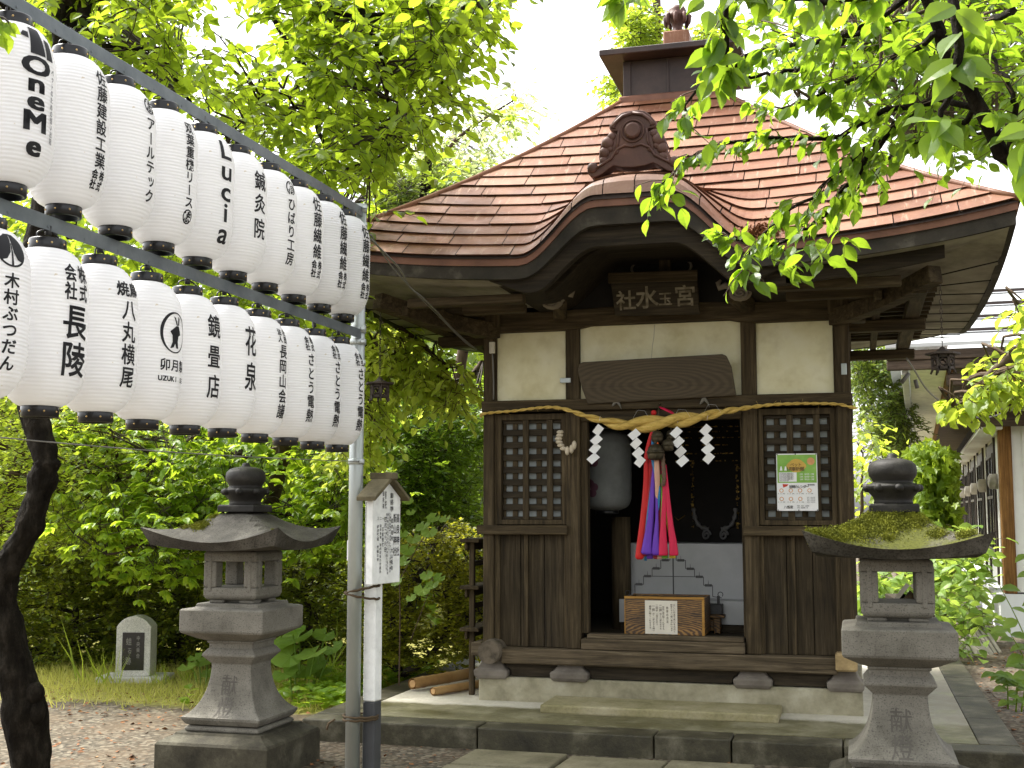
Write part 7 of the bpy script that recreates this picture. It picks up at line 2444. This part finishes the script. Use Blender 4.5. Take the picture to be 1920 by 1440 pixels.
# far wood, one dense mass
def far_wood():
    L = Leaves()
    for poly, n, d0, d1, s in (([(-250, 430), (720, 520), (940, 640), (960, 1180), (-250, 1200)], 15000, 15.5, 21, .20), ([(-250, 300), (560, 460), (930, 620), (950, 900), (-250, 900)], 9000, 19, 25, .24)):
        uv = in_poly(poly, n)
        P = at_many(uv, rng.uniform(d0, d1, n))
        D = rng.normal(size=(n, 3)); D[:, 2] -= .5
        L.add(P, D, rng.normal(size=(n, 3)) * .6 + np.array([0, -.4, .8]), s * rng.uniform(.6, 1.2, n))
    o = L.build('far_wood', M['leaf_wood'], None, T_LEAF, 1.15)
    tag(o, 'dense green wood closing the view on the left', 'wood', kind='stuff')
    for k, (u, d) in enumerate(((90, 17), (250, 19), (420, 18), (585, 16.5), (700, 18), (770, 17))):
        p = np.array(at(u, 1100, d)); p[2] = GZ
        root = thing('forest_tree', ('dark straight trunk in the wood behind the cherry trunk', 'dark trunk in the wood above the memorial stone', 'dark trunk in the wood behind the left stone lantern', 'dark trunk in the wood between stone lantern and metal pole', 'dark trunk in the wood directly behind the white notice board', 'dark trunk in the wood midway between pole and hall')[k], 'tree', tuple(p), 0, 'trees in the wood on the left')
        b = MB(); limb(b, [p, p + np.array([.1, 0, 2]), p + np.array([0, .1, 4.4]), p + np.array([.2, 0, 6.5])], .14, .07, 10, 10, .03); b.build('trunk', M['bark'], root)
        LL = Leaves()
        for c in p + np.array([0, 0, 5.0]) + rng.normal(size=(26, 3)) * np.array([.9, .9, .9]):
            spray(LL, None, c, .5, 26, .16, .2)
        LL.build('crown', M['leaf_wood'], root, T_LEAF, 1.1)
    m = mat_noise('dark backing sheet', [(.3, (.006, .012, .003)), (.7, (.02, .035, .008))], 2, rough=1, bump=.5)  # added dark sheet, closes bright sky gaps between the leaves
    b = MB()
    A = [(-40, 11.5), (-12, 14.6), (-6, 15.6), (-3.4, 17.0), (-2.6, 20.0)]
    def fn(u, v):
        k = u * (len(A) - 1); i = min(int(k), len(A) - 2); f = k - i
        x = A[i][0] * (1 - f) + A[i + 1][0] * f; y = A[i][1] * (1 - f) + A[i + 1][1] * f
        return (x - 1.2 * v, y + 7 * v, GZ - .02 + 5.6 * v ** .8 + .25 * math.sin(u * 40) * v)
    b.grid(fn, 40, 10)
    tag(b.build('dark_backing', m), 'dark backing sheet added behind the trees on the left', 'backdrop', kind='structure')
far_wood()
# pale trees against the sky
bush('birch_tree', 'pale thin leaved tree standing against the white sky beyond the roof', 'tree',
     [[(690, 330), (760, 270), (880, 290), (900, 330), (760, 400), (690, 420)], [(780, 190), (850, 230), (960, 180), (1020, 200), (1000, 240), (930, 300), (860, 330), (760, 330)]], [75, 50], (21, 24), .20, 'leaf_pale', T_NARROW,
     trunk=[[np.array(at(800, 1050, 24)) * np.array([1, 1, 0]) + np.array([0, 0, GZ]), np.array(at(790, 700, 23.5)), np.array(at(800, 420, 23)), np.array(at(840, 280, 22.5)), np.array(at(960, 190, 22)), (.12, .015)], [np.array(at(795, 420, 23)), np.array(at(730, 350, 22.5)), np.array(at(700, 330, 22)), (.04, .01)], [np.array(at(820, 340, 22.7)), np.array(at(780, 280, 22.2)), np.array(at(770, 230, 22)), (.03, .01)]],
     per=22, r=.65, droop=.4, flat=.7, twig='twig_brown', twr=.006, wid=1.3)
bush('pine_tree', 'blue green conifer behind the roof slope near the metal pole', 'tree',
     [[(690, 380), (800, 330), (870, 310), (820, 350), (740, 390), (690, 420)], [(690, 350), (760, 320), (760, 390), (690, 410)]], [55, 25], (17, 19), .12, 'leaf_cedar', T_NARROW,
     trunk=[[np.array(at(640, 1050, 19)) * np.array([1, 1, 0]) + np.array([0, 0, GZ]), np.array(at(640, 700, 18.6)), np.array(at(660, 400, 18)), np.array(at(760, 350, 18)), (.12, .02)]],
     per=40, r=.4, droop=.1, flat=.4, twr=.006)
bush('tall_cedar', 'tall pale green conifer rising behind the top box of the roof', 'tree',
     [[(1160, 60), (1185, 20), (1240, 10), (1246, 90), (1220, 100), (1175, 90)], [(1125, 130), (1150, 130), (1172, 190), (1160, 195)], [(1300, 60), (1345, 30), (1345, 90)]], [42, 14, 8], (24, 26), .16, 'leaf_ivy', T_DIAM,
     trunk=[[np.array(at(1225, 957, 25)) * np.array([1, 1, 0]) + np.array([0, 0, GZ]), np.array(at(1228, 500, 25)), np.array(at(1230, 200, 25)), np.array(at(1232, -60, 25)), (.28, .06)]],
     per=40, r=.42, droop=.3, flat=.5, twr=.008, barkmat='cedar_bark')
# ---- right hand side
bush('cedar_tree', 'open crowned cedar standing in the gap between the two halls', 'tree',
     [[(1560, 640), (1700, 640), (1705, 760), (1690, 830), (1660, 850), (1630, 790), (1600, 700)], [(1640, 720), (1700, 740), (1690, 840), (1650, 840)], [(1590, 640), (1710, 640), (1700, 700), (1610, 700)]], [80, 45, 45], (18, 21), .11, 'leaf_cedar', T_NARROW,
     trunk=[[np.array(at(1690, 957, 20)) * np.array([1, 1, 0]) + np.array([0, 0, -.6]), np.array(at(1688, 800, 20)), np.array(at(1680, 600, 20)), np.array(at(1676, 380, 20)), (.13, .08)], [np.array(at(1684, 690, 20)), np.array(at(1660, 700, 19.7)), np.array(at(1630, 690, 19.4)), (.03, .01)], [np.array(at(1687, 770, 20)), np.array(at(1670, 790, 19.7)), np.array(at(1655, 830, 19.4)), (.03, .01)]],
     per=60, r=.36, droop=.35, flat=.8, twr=.006, barkmat='cedar_bark', wid=1.4)
def ivy_trunk():
    base = np.array(at(1740, 1000, 16.5)); base[2] = -.4
    root = thing('ivy_clad_tree', 'tree trunk thickly clad in bright green ivy beside the mossy stone lantern', 'tree', tuple(base))
    b = MB(); P = limb(b, [base, at(1748, 1050, 16.5), at(1752, 940, 16.5), at(1750, 880, 16.5), at(1748, 850, 16.5)], .18, .12, 14, 12, .01); b.build('trunk', M['cedar_bark'], root)
    L = Leaves()
    n = 3600
    uv = in_poly([(1700, 840), (1745, 825), (1790, 850), (1795, 1000), (1800, 1100), (1740, 1120), (1715, 1060), (1712, 930)], n)
    P = at_many(uv, 16.5 - .2 - np.abs(rng.normal(size=n)) * .28)
    L.add(P, np.array([0, -.4, -1.0]) + rng.normal(size=(n, 3)) * .7, np.array([0, -1.0, .5]) + rng.normal(size=(n, 3)) * .7, rng.uniform(.08, .17, n))
    L.build('ivy', M['leaf_ivy'], root, T_IVY)
ivy_trunk()
bush('cypress_tree', 'dark blue green conifer behind the ivy clad trunk beside the white hall', 'tree',
     [[(1755, 850), (1830, 860), (1835, 1060), (1770, 1080), (1760, 960)]], [110], (36, 40), .22, 'leaf_cedar', T_NARROW,
     trunk=[[np.array(at(1795, 1000, 38)) * np.array([1, 1, 0]) + np.array([0, 0, -.6]), np.array(at(1796, 930, 38)), np.array(at(1797, 840, 38)), (.22, .08)]], per=44, r=.62, droop=.4, flat=.8, twr=.008, wid=1.4)
bush('elder_shrub', 'light leafy shrub in the bright gap beside the hall corner post', 'shrub',
     [[(1598, 800), (1640, 790), (1640, 870), (1625, 1000), (1600, 1000)]], [15], (13.5, 16), .12, 'leaf_light', T_LEAF,
     trunk=[[np.array(at(1615, 1130, 15)) * np.array([1, 1, 0]) + np.array([0, 0, GZ]), np.array(at(1615, 1000, 15)), np.array(at(1618, 850, 15)), (.04, .01)]], per=20, r=.34, droop=.4, twig='twig_brown')
bush('knotweed_shrub', 'bright broad leaved undergrowth behind the mossy stone lantern', 'shrub',
     [[(1600, 1060), (1700, 1080), (1830, 1090), (1845, 1180), (1800, 1240), (1600, 1240)], [(1780, 1000), (1830, 1010), (1835, 1090), (1780, 1090)]], [110, 18], (12.2, 14.6), .15, 'leaf_big', T_LEAF, per=18, r=.28, droop=.35, twig='twig_brown', wid=1.15)
bush('maple_tree', 'tree with sunlit boughs of bright leaves in front of the white main hall', 'tree',
     [[(1960, 600), (1900, 650), (1830, 710), (1785, 760), (1795, 768), (1860, 735), (1930, 740), (1990, 730)], [(1905, 560), (1990, 520), (1990, 640), (1910, 610)]], [50, 10], (6.0, 7.0), .085, 'leaf_light', T_LEAF,
     trunk=[[np.array([5.6, -2.6, GZ]), np.array(at(2260, 900, 6.6)), np.array(at(2200, 640, 6.6)), np.array(at(2080, 600, 6.6)), np.array(at(1960, 620, 6.5)), np.array(at(1870, 690, 6.4)), np.array(at(1790, 765, 6.3)), (.10, .005)], [np.array(at(2080, 600, 6.6)), np.array(at(1990, 560, 6.5)), np.array(at(1910, 570, 6.4)), (.02, .006)]],
     per=18, r=.12, droop=.6, flat=.4, twig='twig_brown', twr=.0025)
def right_weeds():
    for k, (stems, lb) in enumerate((
            ([(1960, 1380, 1870, 1090), (1975, 1380, 1925, 1040), (1950, 1400, 1890, 1180)], 'tall knotweed stems with pale round leaves by the white main hall base'),
            ([(1890, 1330, 1862, 1262), (1905, 1335, 1885, 1270), (1915, 1335, 1910, 1240)], 'low leafy weed on the bare ground beside the pavement kerb'))):
        d = 7.6 if k == 0 else 8.6
        c0 = np.array(at(stems[0][0], stems[0][1], d)); c0[2] = GZ
        root = thing('knotweed_plant', lb, 'weed', tuple(c0), 0, 'knotweed beside the pavement')
        b, L = MB(), Leaves()
        for u0, v0, u1, v1 in stems:
            p0 = np.array(at(u0, v0, d)); p0[2] = max(GZ - .02, p0[2]); p1 = np.array(at(u1, v1, d))
            P = limb(b, [p0, (p0 + p1) / 2 + np.array([.04, 0, .08]), p1], .006, .002, 12, 5)
            for q in range(2, 13):
                s = 1 if q % 2 else -1
                L.add(P[q], np.array([s * .9, -.3, -.15 + rng.normal() * .2]), np.array([rng.normal() * .3, -.5, 1.0]), (.11 if k == 0 else .10) * rng.uniform(.7, 1.1))
        b.build('stem', M['leaf_ivy'], root)
        L.build('leaves', M['leaf_big'], root, T_LEAF, 1.25)
right_weeds()
